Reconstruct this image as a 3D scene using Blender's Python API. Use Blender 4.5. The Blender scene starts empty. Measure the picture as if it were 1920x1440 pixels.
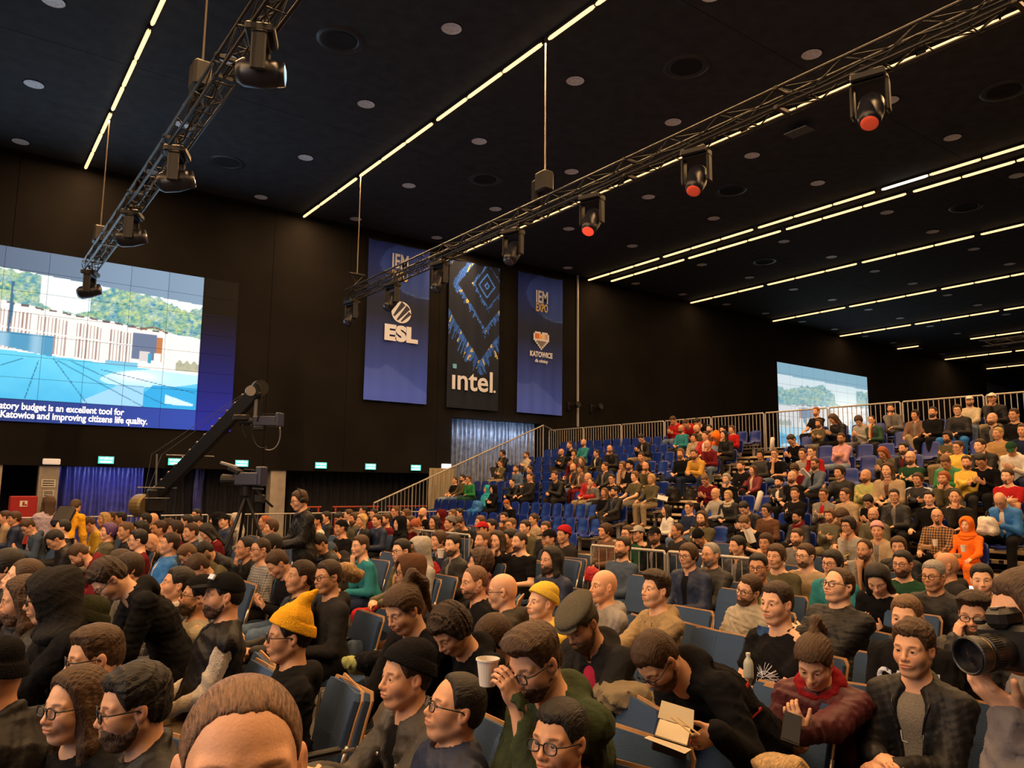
import bpy, math, random, time
import numpy as np
from mathutils import Matrix, Vector

T_START = time.time()
scene = bpy.context.scene
COL = scene.collection
PI = math.pi
RAD = math.radians

# ------------------------------------------------------------------ camera
CAM_H = 1.9
FPX = 1436.7
YAW, PITCH, ROLL = RAD(36.38), RAD(7.55), RAD(0.59)
_F = np.array([math.sin(YAW)*math.cos(PITCH), math.cos(YAW)*math.cos(PITCH), math.sin(PITCH)])
_r0 = np.array([math.cos(YAW), -math.sin(YAW), 0.0])
_u0 = np.cross(_r0, _F)
_R = math.cos(ROLL)*_r0 + math.sin(ROLL)*_u0
_U = -math.sin(ROLL)*_r0 + math.cos(ROLL)*_u0
cam_data = bpy.data.cameras.new('camera')
cam = bpy.data.objects.new('camera', cam_data)
COL.objects.link(cam)
cam.matrix_world = Matrix(((_R[0], _U[0], -_F[0], 0.0), (_R[1], _U[1], -_F[1], 0.0),
                           (_R[2], _U[2], -_F[2], CAM_H), (0, 0, 0, 1)))
cam_data.sensor_fit = 'HORIZONTAL'
cam_data.sensor_width = 36.0
cam_data.lens = FPX/1920.0*36.0
cam_data.clip_start = 0.05
cam_data.clip_end = 300.0
scene.camera = cam


def ray(x, y):
    """direction in the world through a pixel of the 1920x1440 frame (used only to survey positions)"""
    return _R*(x-960)/FPX - _U*(y-720)/FPX + _F


def at_z(x, y, z):
    v = ray(x, y)
    return v*(z-CAM_H)/v[2] + np.array([0, 0, CAM_H])


def at_x(x, y, X):
    v = ray(x, y)
    return v*X/v[0] + np.array([0, 0, CAM_H])


def at_d(x, y, d):
    return ray(x, y)*d + np.array([0, 0, CAM_H])


# ------------------------------------------------------------------ world, view
world = bpy.data.worlds.new('world')
scene.world = world
world.use_nodes = True
world.node_tree.nodes['Background'].inputs[0].default_value = (1.0, 0.72, 0.5, 1)
world.node_tree.nodes['Background'].inputs[1].default_value = 0.015
scene.view_settings.view_transform = 'Standard'
scene.view_settings.look = 'None'
scene.view_settings.gamma = 1.0
scene.view_settings.use_curve_mapping = False
scene.view_settings.exposure = 0.0

# ------------------------------------------------------------------ lamps of the hall
ROW_X = [2.58, 9.15, 15.65, 22.15, 23.05, 28.9, 35.6, 42.2, 48.9, 55.4, 62.0]
CEIL = 11.0
WALL_Y = 24.5


def area(name, loc, sx, sy, power, color, rot=(0, 0, 0)):
    l = bpy.data.lights.new(name, 'AREA')
    l.shape = 'RECTANGLE'
    l.size = sx
    l.size_y = sy
    l.energy = power
    l.color = color
    o = bpy.data.objects.new(name, l)
    COL.objects.link(o)
    o.location = loc
    o.rotation_euler = rot
    return o


WARM = (1.0, 0.56, 0.24)
for i, (x, pw) in enumerate([(-4.0, 1500), (2.58, 2100), (9.15, 2100), (15.65, 1800), (22.6, 1100), (28.9, 600), (42.2, 700), (55.4, 700)]):
    area('tube_row_lamp', (x, 10.0, CEIL-0.16), 0.12, 28.0, pw, WARM)
# the lit stage in front of the audience, left of the picture
area('stage_lamp', (-9.0, 3.0, 4.2), 9.0, 3.5, 260, (0.75, 0.82, 1.0), (0, RAD(-78), 0))
area('stage_wash_lamp', (-6.0, 5.0, 8.5), 12.0, 3.0, 1100, (1.0, 0.66, 0.36), (0, RAD(-58), 0))
area('led_wall_lamp', (3.4, 24.1, 5.8), 7.5, 4.4, 120, (0.45, 0.7, 1.0), (RAD(-90), 0, 0))

# ------------------------------------------------------------------ materials
MATS = {}


def nodes_of(m):
    m.use_nodes = True
    nt = m.node_tree
    return nt, nt.nodes, nt.links, nt.nodes['Principled BSDF']


def mat(name, col=(0.5, 0.5, 0.5), rough=0.7, metal=0.0, noise=0.0, nscale=30.0, bump=0.0, bscale=60.0, spec=0.4,
        use_object=False, use_attr=False, emit=None, estr=1.0, sheen=0.0, alpha=1.0, trans=0.0):
    if name in MATS:
        return MATS[name]
    m = bpy.data.materials.new(name)
    nt, N, L, P = nodes_of(m)
    P.inputs['Roughness'].default_value = rough
    P.inputs['Metallic'].default_value = metal
    P.inputs['Specular IOR Level'].default_value = spec
    if trans:
        P.inputs['Transmission Weight'].default_value = trans
    if alpha < 1:
        P.inputs['Alpha'].default_value = alpha
    src = None
    if use_object:
        oi = N.new('ShaderNodeObjectInfo')
        src = oi.outputs['Color']
    if use_attr:
        at = N.new('ShaderNodeAttribute')
        at.attribute_name = 'Col'
        if src is None:
            src = at.outputs['Color']
        else:
            mx = N.new('ShaderNodeMix')
            mx.data_type = 'RGBA'
            mx.blend_type = 'MULTIPLY'
            mx.inputs[0].default_value = 1.0
            L.new(src, mx.inputs[6])
            L.new(at.outputs['Color'], mx.inputs[7])
            src = mx.outputs[2]
    if src is None:
        rgb = N.new('ShaderNodeRGB')
        rgb.outputs[0].default_value = (*col, 1)
        src = rgb.outputs[0]
    tc = N.new('ShaderNodeTexCoord')
    if noise > 0:
        nz = N.new('ShaderNodeTexNoise')
        nz.inputs['Scale'].default_value = nscale
        nz.inputs['Detail'].default_value = 4
        L.new(tc.outputs['Object'], nz.inputs['Vector'])
        mr = N.new('ShaderNodeMapRange')
        mr.inputs[1].default_value = 0.3
        mr.inputs[2].default_value = 0.7
        mr.inputs[3].default_value = 1.0-noise
        mr.inputs[4].default_value = 1.0+noise
        L.new(nz.outputs[0], mr.inputs[0])
        mx = N.new('ShaderNodeVectorMath')
        mx.operation = 'SCALE'
        L.new(src, mx.inputs[0])
        L.new(mr.outputs[0], mx.inputs['Scale'])
        src = mx.outputs[0]
    L.new(src, P.inputs['Base Color'])
    if bump > 0:
        nb = N.new('ShaderNodeTexNoise')
        nb.inputs['Scale'].default_value = bscale
        nb.inputs['Detail'].default_value = 5
        L.new(tc.outputs['Object'], nb.inputs['Vector'])
        b = N.new('ShaderNodeBump')
        b.inputs['Strength'].default_value = bump
        b.inputs['Distance'].default_value = 0.01
        L.new(nb.outputs[0], b.inputs['Height'])
        L.new(b.outputs[0], P.inputs['Normal'])
    if emit is not None:
        if emit == 'attr':
            L.new(src, P.inputs['Emission Color'])
        else:
            P.inputs['Emission Color'].default_value = (*emit, 1)
        P.inputs['Emission Strength'].default_value = estr
    MATS[name] = m
    return m


M_SKIN = mat('skin', rough=0.52, noise=0.05, nscale=60, bump=0.10, bscale=220, use_object=True, use_attr=True, spec=0.35)
M_SKIN.node_tree.nodes['Principled BSDF'].inputs['Subsurface Weight'].default_value = 0.0
M_CLOTH = mat('cloth', rough=0.9, noise=0.10, nscale=14, bump=0.35, bscale=55, use_object=True, spec=0.1)
M_KNIT = mat('knit', rough=0.95, noise=0.12, nscale=90, bump=0.6, bscale=140, use_object=True, spec=0.08)
M_NYLON = mat('nylon', rough=0.55, noise=0.10, nscale=10, bump=0.5, bscale=26, use_object=True, spec=0.28)
M_DENIM = mat('denim', rough=0.85, noise=0.22, nscale=22, bump=0.3, bscale=90, use_object=True, spec=0.1)
M_SHOE = mat('shoe', rough=0.6, noise=0.1, use_object=True)
M_PLASTIC = mat('tinted_plastic', rough=0.35, use_object=True, spec=0.5)


def hair_material():
    m = bpy.data.materials.new('hair')
    nt, N, L, P = nodes_of(m)
    oi = N.new('ShaderNodeObjectInfo')
    tc = N.new('ShaderNodeTexCoord')
    mp = N.new('ShaderNodeMapping')
    mp.inputs['Scale'].default_value = (30, 170, 45)
    L.new(tc.outputs['Object'], mp.inputs[0])
    nz = N.new('ShaderNodeTexNoise')
    nz.inputs['Scale'].default_value = 1.6
    nz.inputs['Detail'].default_value = 4
    L.new(mp.outputs[0], nz.inputs['Vector'])
    mr = N.new('ShaderNodeMapRange')
    mr.inputs[1].default_value = 0.3
    mr.inputs[2].default_value = 0.7
    mr.inputs[3].default_value = 0.45
    mr.inputs[4].default_value = 1.55
    L.new(nz.outputs[0], mr.inputs[0])
    mx = N.new('ShaderNodeVectorMath')
    mx.operation = 'SCALE'
    L.new(oi.outputs['Color'], mx.inputs[0])
    L.new(mr.outputs[0], mx.inputs['Scale'])
    L.new(mx.outputs[0], P.inputs['Base Color'])
    P.inputs['Roughness'].default_value = 0.55
    P.inputs['Specular IOR Level'].default_value = 0.35
    b = N.new('ShaderNodeBump')
    b.inputs['Strength'].default_value = 0.9
    b.inputs['Distance'].default_value = 0.006
    L.new(nz.outputs[0], b.inputs['Height'])
    L.new(b.outputs[0], P.inputs['Normal'])
    return m


M_HAIR = hair_material()
M_EYE = mat('eye', rough=0.15, use_attr=True, spec=0.6)
M_FRAME = mat('glasses_frame', (0.012, 0.011, 0.012), rough=0.35, spec=0.5)
M_BLACK = mat('black_metal', (0.009, 0.009, 0.011), rough=0.5, metal=0.2, noise=0.1, bump=0.1)
M_CHROME = mat('brushed_steel', (0.55, 0.53, 0.5), rough=0.35, metal=0.9, noise=0.05, bump=0.08)
M_GALV = mat('galvanised_steel', (0.42, 0.40, 0.37), rough=0.5, metal=0.55, noise=0.12, nscale=40, bump=0.12)


# ------------------------------------------------------------------ object helpers
def tag(o, label=None, cat=None, group=None, kind=None):
    if label:
        o['label'] = label
    if cat:
        o['category'] = cat
    if group:
        o['group'] = group
    if kind:
        o['kind'] = kind
    return o


def fast_mesh(name, V, Q, smooth=True, col=None):
    """V (n,3) and Q (m,4) or (m,3) arrays -> mesh"""
    me = bpy.data.meshes.new(name)
    V = np.asarray(V, np.float32)
    Q = np.asarray(Q, np.int32)
    k = Q.shape[1]
    me.vertices.add(len(V))
    me.vertices.foreach_set('co', V.ravel())
    me.loops.add(Q.size)
    me.loops.foreach_set('vertex_index', Q.ravel())
    me.polygons.add(len(Q))
    me.polygons.foreach_set('loop_start', np.arange(0, Q.size, k, dtype=np.int32))
    me.polygons.foreach_set('use_smooth', np.full(len(Q), smooth))
    if col is not None:
        a = me.color_attributes.new('Col', 'FLOAT_COLOR', 'POINT')
        c = np.ones((len(V), 4), np.float32)
        c[:, :3] = col
        a.data.foreach_set('color', c.ravel())
    me.update(calc_edges=True)
    return me


def add_obj(name, me, m=None, parent=None, color=None, mw=None):
    o = bpy.data.objects.new(name, me)
    COL.objects.link(o)
    if m is not None and me is not None and len(me.materials) == 0:
        me.materials.append(m)
    if parent is not None:
        o.parent = parent
    if mw is not None:
        o.matrix_basis = mw
    if color is not None:
        o.color = (*color, 1)
    return o


def empty(name, loc=(0, 0, 0), rz=0.0):
    o = bpy.data.objects.new(name, None)
    COL.objects.link(o)
    o.location = loc
    o.rotation_euler = (0, 0, rz)
    o.empty_display_size = 0.1
    return o


class MB:
    """collects simple solids and links them as one mesh object"""
    def __init__(s):
        s.v = []
        s.f = []
        s.smooth = False

    def add(s, vs, fs):
        b = len(s.v)
        s.v += [tuple(map(float, v)) for v in vs]
        s.f += [tuple(b+i for i in f) for f in fs]
        return s

    def box(s, c, d, R=None, bev=0.0):
        x, y, z = d[0]/2, d[1]/2, d[2]/2
        if bev <= 0:
            vs = [(sx*x, sy*y, sz*z) for sx in (-1, 1) for sy in (-1, 1) for sz in (-1, 1)]
            fs = [(0, 1, 3, 2), (4, 6, 7, 5), (0, 4, 5, 1), (2, 3, 7, 6), (0, 2, 6, 4), (1, 5, 7, 3)]
        else:
            vs = []
            for sx in (-1, 1):
                for sy in (-1, 1):
                    for sz in (-1, 1):
                        vs += [(sx*x, sy*(y-bev), sz*(z-bev)), (sx*(x-bev), sy*y, sz*(z-bev)), (sx*(x-bev), sy*(y-bev), sz*z)]
            def i(a, b, c2, k):
                return ((a*2+b)*2+c2)*3+k
            fs = [(i(0,0,0,0), i(0,0,1,0), i(0,1,1,0), i(0,1,0,0)), (i(1,0,0,0), i(1,1,0,0), i(1,1,1,0), i(1,0,1,0)),
                  (i(0,0,0,1), i(1,0,0,1), i(1,0,1,1), i(0,0,1,1)), (i(0,1,0,1), i(0,1,1,1), i(1,1,1,1), i(1,1,0,1)),
                  (i(0,0,0,2), i(0,1,0,2), i(1,1,0,2), i(1,0,0,2)), (i(0,0,1,2), i(1,0,1,2), i(1,1,1,2), i(0,1,1,2))]
            for a in (0, 1):
                for b in (0, 1):
                    fs.append((i(a,b,0,0), i(a,b,0,1), i(a,b,1,1), i(a,b,1,0)))
                    fs.append((i(a,0,b,0), i(a,1,b,0), i(a,1,b,2), i(a,0,b,2)))
                    fs.append((i(0,a,b,1), i(0,a,b,2), i(1,a,b,2), i(1,a,b,1)))
                    for c2 in (0, 1):
                        fs.append((i(a,b,c2,0), i(a,b,c2,1), i(a,b,c2,2)))
        vs = [Vector(v) for v in vs]
        if R is not None:
            vs = [R @ v for v in vs]
        c = Vector(c)
        return s.add([v+c for v in vs], fs)

    def tube(s, pts, r, n=8, closed=False, cap=True):
        P = [Vector(p) for p in pts]
        m = len(P)
        if not hasattr(r, '__len__'):
            r = [r]*m
        rings = []
        up = None
        for i, p in enumerate(P):
            a = P[(i-1) % m] if (i > 0 or closed) else p
            b = P[(i+1) % m] if (i < m-1 or closed) else p
            t = (b-a)
            if t.length < 1e-9:
                t = Vector((0, 0, 1))
            t.normalize()
            if up is None:
                up = t.orthogonal().normalized()
            else:
                up = (up - t*up.dot(t))
                if up.length < 1e-6:
                    up = t.orthogonal()
                up.normalize()
            w = t.cross(up)
            rings.append([p + up*(math.cos(2*PI*k/n)*r[i]) + w*(math.sin(2*PI*k/n)*r[i]) for k in range(n)])
        base = len(s.v)
        vs = [v for rg in rings for v in rg]
        fs = []
        for i in range(m if closed else m-1):
            j = (i+1) % m
            for k in range(n):
                k2 = (k+1) % n
                fs.append((i*n+k, i*n+k2, j*n+k2, j*n+k))
        if cap and not closed:
            fs.append(tuple(range(n-1, -1, -1)))
            fs.append(tuple((m-1)*n+k for k in range(n)))
        return s.add(vs, fs)

    def lathe(s, prof, c=(0, 0, 0), n=20, R=None):
        """prof: (radius, z) list"""
        c = Vector(c)
        vs, fs = [], []
        for (rr, z) in prof:
            for k in range(n):
                v = Vector((rr*math.cos(2*PI*k/n), rr*math.sin(2*PI*k/n), z))
                vs.append((R @ v if R is not None else v)+c)
        for i in range(len(prof)-1):
            for k in range(n):
                k2 = (k+1) % n
                fs.append((i*n+k, i*n+k2, (i+1)*n+k2, (i+1)*n+k))
        return s.add(vs, fs)

    def prism(s, poly, h, R=None, c=(0, 0, 0)):
        """polygon in local xy extruded by h along z"""
        c = Vector(c)
        n = len(poly)
        vs = [Vector((p[0], p[1], 0)) for p in poly]+[Vector((p[0], p[1], h)) for p in poly]
        vs = [(R @ v if R is not None else v)+c for v in vs]
        fs = [tuple(range(n-1, -1, -1)), tuple(range(n, 2*n))]+[(i, (i+1) % n, n+(i+1) % n, n+i) for i in range(n)]
        return s.add(vs, fs)

    def mesh(s, name, smooth=False):
        me = bpy.data.meshes.new(name)
        me.from_pydata(s.v, [], s.f)
        if smooth:
            me.polygons.foreach_set('use_smooth', [True]*len(me.polygons))
        me.update()
        return me

    def build(s, name, m=None, parent=None, color=None, smooth=False, mw=None):
        return add_obj(name, s.mesh(name, smooth), m, parent, color, mw)


def struct(o):
    o['kind'] = 'structure'
    return o
# ------------------------------------------------------------------ sculpting: smooth distance fields meshed with surface nets
def RY(a):
    c, s = math.cos(a), math.sin(a)
    return np.array([[c, 0, s], [0, 1, 0], [-s, 0, c]])


def RZ(a):
    c, s = math.cos(a), math.sin(a)
    return np.array([[c, -s, 0], [s, c, 0], [0, 0, 1.0]])


def RX(a):
    c, s = math.cos(a), math.sin(a)
    return np.array([[1, 0, 0], [0, c, -s], [0, s, c]])


class Field:
    def __init__(s, xs, ys, zs):
        s.ax = [np.asarray(a, np.float32) for a in (xs, ys, zs)]
        s.F = np.full([len(a) for a in s.ax], 0.08, np.float32)

    def sub(s, lo, hi):
        sl = []
        for a, l, h in zip(s.ax, lo, hi):
            i, j = np.searchsorted(a, l), np.searchsorted(a, h)
            i, j = max(0, i-1), min(len(a), j+1)
            if j <= i:
                return None
            sl.append(slice(i, j))
        return tuple(sl)

    def grid(s, sl):
        return (s.ax[0][sl[0]][:, None, None], s.ax[1][sl[1]][None, :, None], s.ax[2][sl[2]][None, None, :])

    def comb(s, sl, d, k, op):
        f = s.F[sl]
        if op == 'add':
            if k > 0:
                h = np.maximum(k-np.abs(f-d), 0)/k
                s.F[sl] = np.minimum(f, d)-h*h*k*0.25
            else:
                s.F[sl] = np.minimum(f, d)
        else:
            d = -d
            if k > 0:
                h = np.maximum(k-np.abs(f-d), 0)/k
                s.F[sl] = np.maximum(f, d)+h*h*k*0.25
            else:
                s.F[sl] = np.maximum(f, d)

    def cap(s, a, b, ra, rb=None, k=0.02, op='add', inf=0.0):
        a = np.asarray(a, np.float32)
        b = np.asarray(b, np.float32)
        rb = ra if rb is None else rb
        ra, rb = ra+inf, rb+inf
        m = max(ra, rb)+max(k, 0.012)
        sl = s.sub(np.minimum(a, b)-m, np.maximum(a, b)+m)
        if sl is None:
            return
        X, Y, Z = s.grid(sl)
        ab = b-a
        L2 = float(ab @ ab)+1e-12
        t = np.clip(((X-a[0])*ab[0]+(Y-a[1])*ab[1]+(Z-a[2])*ab[2])/L2, 0, 1)
        d = np.sqrt((X-a[0]-t*ab[0])**2+(Y-a[1]-t*ab[1])**2+(Z-a[2]-t*ab[2])**2)-(ra+(rb-ra)*t)
        s.comb(sl, d, k, op)

    def ell(s, c, r, R=None, k=0.02, op='add', inf=0.0):
        c = np.asarray(c, np.float32)
        r = np.asarray(r, np.float32)+inf
        m = float(r.max())+max(k, 0.012) if R is not None else r+max(k, 0.012)
        sl = s.sub(c-m, c+m)
        if sl is None:
            return
        X, Y, Z = s.grid(sl)
        X, Y, Z = X-c[0], Y-c[1], Z-c[2]
        if R is not None:
            R = np.asarray(R, np.float32)
            X, Y, Z = (X*R[0, 0]+Y*R[1, 0]+Z*R[2, 0], X*R[0, 1]+Y*R[1, 1]+Z*R[2, 1], X*R[0, 2]+Y*R[1, 2]+Z*R[2, 2])
        k0 = np.sqrt((X/r[0])**2+(Y/r[1])**2+(Z/r[2])**2)
        k1 = np.sqrt((X/r[0]**2)**2+(Y/r[1]**2)**2+(Z/r[2]**2)**2)+1e-9
        s.comb(sl, k0*(k0-1)/k1, k, op)

    def nets(s):
        F = s.F
        S = F < 0
        n0, n1, n2 = F.shape
        c = S.astype(np.uint8)
        t = c[:-1, :-1, :-1]+c[1:, :-1, :-1]+c[:-1, 1:, :-1]+c[1:, 1:, :-1]+c[:-1, :-1, 1:]+c[1:, :-1, 1:]+c[:-1, 1:, 1:]+c[1:, 1:, 1:]
        ii, jj, kk = np.nonzero((t > 0) & (t < 8))
        if len(ii) == 0:
            return None
        idm = np.full((n0-1, n1-1, n2-1), -1, np.int32)
        idm[ii, jj, kk] = np.arange(len(ii))
        off = [(a, b, d) for a in (0, 1) for b in (0, 1) for d in (0, 1)]
        val = [F[ii+a, jj+b, kk+d] for a, b, d in off]
        acc = np.zeros((len(ii), 3), np.float32)
        cnt = np.zeros(len(ii), np.float32)
        for p in range(8):
            for ax in range(3):
                o = off[p]
                if o[ax] == 0:
                    o2 = list(o)
                    o2[ax] = 1
                    q = off.index(tuple(o2))
                    a, b = val[p], val[q]
                    m = (a < 0) != (b < 0)
                    tt = np.where(m, a/np.where(m, a-b, 1), 0)
                    for e in range(3):
                        acc[:, e] += np.where(m, (tt if e == ax else o[e]), 0)
                    cnt += m
        acc /= np.maximum(cnt, 1)[:, None]
        V = np.empty_like(acc)
        for e, idx in enumerate((ii, jj, kk)):
            A = s.ax[e]
            V[:, e] = A[idx]+acc[:, e]*(A[idx+1]-A[idx])
        Q = []
        for ax in range(3):
            sh = [slice(1, -1)]*3
            sh[ax] = slice(0, -1)
            sh2 = list(sh)
            sh2[ax] = slice(1, None)
            a, b = S[tuple(sh)], S[tuple(sh2)]
            m = a != b
            i, j, k = np.nonzero(m)
            flip = a[i, j, k]
            o = [1, 1, 1]
            o[ax] = 0
            i, j, k = i+o[0], j+o[1], k+o[2]
            u, v = [(1, 2), (2, 0), (0, 1)][ax]
            def cell(du, dv):
                c3 = [i.copy(), j.copy(), k.copy()]
                c3[u] -= du
                c3[v] -= dv
                return idm[c3[0], c3[1], c3[2]]
            q = np.stack([cell(1, 1), cell(0, 1), cell(0, 0), cell(1, 0)], 1)
            q[~flip] = q[~flip][:, ::-1]
            Q.append(q)
        Q = np.concatenate(Q)
        Q = Q[(Q >= 0).all(1)]
        return V, Q


def axis(lo, hi, coarse, fines):
    """1-D grid from lo to hi, with fine steps inside the ranges (a, b, h)"""
    out = [lo]
    while out[-1] < hi:
        x = out[-1]
        h = coarse
        for a, b, f in fines:
            if a-coarse*0.5 <= x < b:
                h = min(h, f)
            elif x < a < x+coarse:
                h = min(h, max(f, a-x))
        out.append(x+h)
    return np.array(out)


def crease(X, Y, Z, seed, amp):
    r = np.random.RandomState(seed)
    d = 0
    for wl, a in ((0.15, 0.55), (0.085, 0.4), (0.05, 0.25)):
        v = r.normal(size=3)
        v /= np.linalg.norm(v)
        v2 = r.normal(size=3)
        w = 2*PI/wl
        ph = (X*v[0]+Y*v[1]+Z*v[2])*w*.6+1.7*np.sin((X*v2[0]+Y*v2[1]+Z*v2[2])*w*0.45+r.uniform(0, 6))+r.uniform(0, 6)
        d = d+a*(1.7*np.abs(np.sin(ph))-1.0)
    return d*amp


# head, local frame: x forward, y left, z up, origin between the eyes' height and the ears
def head_prims(f, o, R, sc, detail=True, inf=0.0):
    o = np.asarray(o)
    def P(x, y, z):
        return o+R @ (np.array([x, y, z])*sc)
    s = float(np.mean(sc))
    def E(c, r, k=0.02, op='add'):
        f.ell(P(*c), np.array(r)*sc, R, k*s, op, inf)
    def C(a, b, ra, rb=None, k=0.02, op='add'):
        f.cap(P(*a), P(*b), ra*s, (ra if rb is None else rb)*s, k*s, op, inf)
    E((-.012, 0, .032), (.098, .076, .088), .03)
    E((.022, 0, -.022), (.066, .060, .086), .03)
    E((-.055, 0, -.01), (.05, .058, .055), .03)
    E((.058, 0, -.098), (.026, .026, .022), .03)
    for y in (-1, 1):
        C((-.012, y*.055, -.050), (.050, y*.022, -.100), .017, .015, .03)
        E((.050, y*.040, -.030), (.030, .024, .028), .03)
    if not detail:
        return
    for y in (-1, 1):
        C((.079, y*.014, .021), (.066, y*.048, .020), .0085, .008, .018)
    for y in (-1, 1):
        E((.094, y*.031, .000), (.017, .018, .0125), .012, 'sub')
    for y in (-1, 1):
        E((.0735, y*.031, .000), (.0150, .0160, .0145), .006)
        E((.092, y*.031, -.001), (.012, .0140, .0056), .002, 'sub')
    C((.086, 0, .010), (.105, 0, -.028), .0070, .0100, .012)
    E((.103, 0, -.033), (.013, .011, .010), .008)
    for y in (-1, 1):
        E((.094, y*.012, -.036), (.011, .0075, .008), .008)
    E((.080, 0, -.062), (.020, .028, .020), .02)
    E((.0945, 0, -.0575), (.0080, .024, .0050), .006)
    E((.0922, 0, -.0690), (.0082, .020, .0056), .006)
    E((.1040, 0, -.0635), (.0120, .024, .0016), .003, 'sub')
    for y in (-1, 1):
        Re = R @ RZ(-y*0.35) @ RY(-0.15)
        f.ell(P(-.012, y*.079, -.006), np.array([.019, .0085, .031])*s, Re, .006*s, 'add', inf)
        f.ell(P(-.004, y*.088, -.004), np.array([.010, .008, .018])*s, Re, .004*s, 'sub')


def hand_prims(f, w, d, n, side, curl=0.5, s=1.0, spread=0.0, inf=0.0, grip=0.0):
    """w wrist, d direction of the fingers, n palm normal, side = +1 thumb towards n x d"""
    w = np.asarray(w, float)
    d = np.asarray(d, float)
    d = d/np.linalg.norm(d)
    n = np.asarray(n, float)
    n = n-d*(n @ d)
    n /= np.linalg.norm(n)+1e-9
    t = np.cross(n, d)*side
    Rm = np.stack([d, t, n], 1)
    f.ell(w+d*.045*s, np.array([.050, .041, .0165])*s, Rm, .012)
    f.cap(w-d*.02*s, w+d*.02*s, .026*s, .027*s, .02)
    for i, (y, L, r) in enumerate(((.030, .068, .0088), (.0105, .076, .0090), (-.0095, .071, .0086), (-.029, .056, .0078))):
        p = w+d*.083*s+t*y*s
        ang = 0.15
        dirn = d*math.cos(ang)+n*math.sin(ang)+t*spread*(y*20)
        q0 = w+d*.05*s+t*y*.8*s
        f.cap(q0, p, r*s*1.05, r*s, .006)
        for sg, fr in enumerate((.44, .31, .25)):
            ang = ang+curl*(0.75 if sg else 0.45)+(0.05*i)
            dirn = d*math.cos(ang)+n*math.sin(ang)+t*spread*y*8
            q = p+dirn*L*fr*s
            f.cap(p, q, (r-.0006*sg)*s, (r-.0006*(sg+1))*s, .0025)
            p = q
    p = w+d*.022*s+t*.030*s
    f.cap(w+d*.012*s+t*.012*s, p, .016*s, .0135*s, .01)
    dd = d*.68+t*(.68-.5*grip)+n*(.25+.6*grip)
    dd /= np.linalg.norm(dd)
    q = p+dd*.040*s
    f.cap(p, q, .0125*s, .0105*s, .006)
    dd = dd+d*.35+n*.15-t*.3*grip
    dd /= np.linalg.norm(dd)
    f.cap(q, q+dd*.031*s, .0102*s, .0085*s, .003)


def elbow(S, W, L1, L2, hint):
    S, W, hint = map(lambda v: np.asarray(v, float), (S, W, hint))
    v = W-S
    D = np.linalg.norm(v)
    mx = (L1+L2)*0.995
    if D > mx:
        W = S+v/D*mx
        v = W-S
        D = mx
    e = v/D
    a = (L1*L1-L2*L2+D*D)/(2*D)
    h = math.sqrt(max(L1*L1-a*a, 1e-6))
    p = hint-e*(hint @ e)
    p /= np.linalg.norm(p)+1e-9
    return S+e*a+p*h, W


POSES = {
    # hands: (x, y, z) of left / right wrist relative to the root, with finger direction and palm normal
    'lap': dict(lean=2, L=((.30, .10, .665), (.55, -.75, -.25), (-.1, 0, -1)), R=((.32, -.08, .665), (.5, .8, -.2), (-.1, 0, -1)), curl=.5),
    'lap2': dict(lean=-6, L=((.36, .15, .64), (.9, -.2, -.3), (0, 0, -1)), R=((.35, -.15, .64), (.9, .25, -.3), (0, 0, -1)), curl=.3),
    'cross': dict(lean=-3, L=((.215, -.055, .825), (-.55, -.80, .1), (-.9, .3, 0)), R=((.250, .055, .79), (-.5, .85, .05), (-.9, -.3, 0)), curl=.3, elb=.75),
    'lean': dict(lean=28, L=((.50, .05, .70), (.5, -.75, -.3), (-.2, -.5, -.8)), R=((.52, -.04, .69), (.5, .8, -.3), (-.2, .5, -.8)), curl=.9),
    'chin': dict(lean=14, L=((.32, .10, .66), (.5, -.75, -.2), (0, 0, -1)), R='chin', curl=.9),
    'phone': dict(lean=14, L=((.33, .07, .74), (.6, -.55, .45), (-.35, -.5, .8)), R=((.34, -.07, .76), (.6, .45, .5), (-.35, .5, .8)), curl=.8, hp=38),
    'down': dict(lean=42, L=((.50, .09, .56), (.8, -.4, -.4), (-.3, -.5, -.6)), R=((.52, -.09, .56), (.8, .4, -.4), (-.3, .5, -.6)), curl=.7, hp=45),
    'back': dict(lean=-14, L=((.24, .08, .66), (.6, -.75, -.2), (0, 0, -1)), R=((.26, -.06, .67), (.55, .8, -.2), (0, 0, -1)), curl=.6, hp=-8),
    'cup': dict(lean=4, L=((.32, .12, .66), (.6, -.75, -.2), (0, 0, -1)), R=((.34, -.13, .90), (.75, .35, .3), (0.1, .9, 0)), curl=.8),
}


def skeleton(pose='lap', lean=None, hp=None, hy=0.0, hr=0.0, width=1.0, stand=False, L=None, R=None, legs='sit', neck=0.0, hsc=1.0, ty=0.0, tl=1.0, hz=None):
    q = POSES[pose]
    lean = RAD(q['lean'] if lean is None else lean)
    hp = RAD(q.get('hp', 0) if hp is None else hp)
    if hz is None:
        hz = 0.95 if stand else 0.555
    H0 = np.array([0, 0, hz])
    T1 = RZ(ty*.5) @ RY(lean*.75)
    T2 = RZ(ty) @ RY(lean*1.15+0.05)
    C = H0+T1 @ np.array([0, 0, .22*tl])
    T = C+T2 @ np.array([-.01, 0, .23*tl])
    sh = {s: T+T2 @ np.array([.0, s*.172*width, -.055]) for s in (1, -1)}
    nk = RY(lean*.6+hp*.35+.12)
    Nk = T+RZ(ty) @ nk @ np.array([0, 0, .105])
    Rh = RZ(RAD(hy)) @ RY(hp) @ RX(RAD(hr))
    head = Nk+Rh @ (np.array([.022, 0, .075])*hsc)
    return dict(q=q, H0=H0, T1=T1, T2=T2, C=C, T=T, sh=sh, Nk=Nk, Rh=Rh, head=head, lean=lean)


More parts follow.
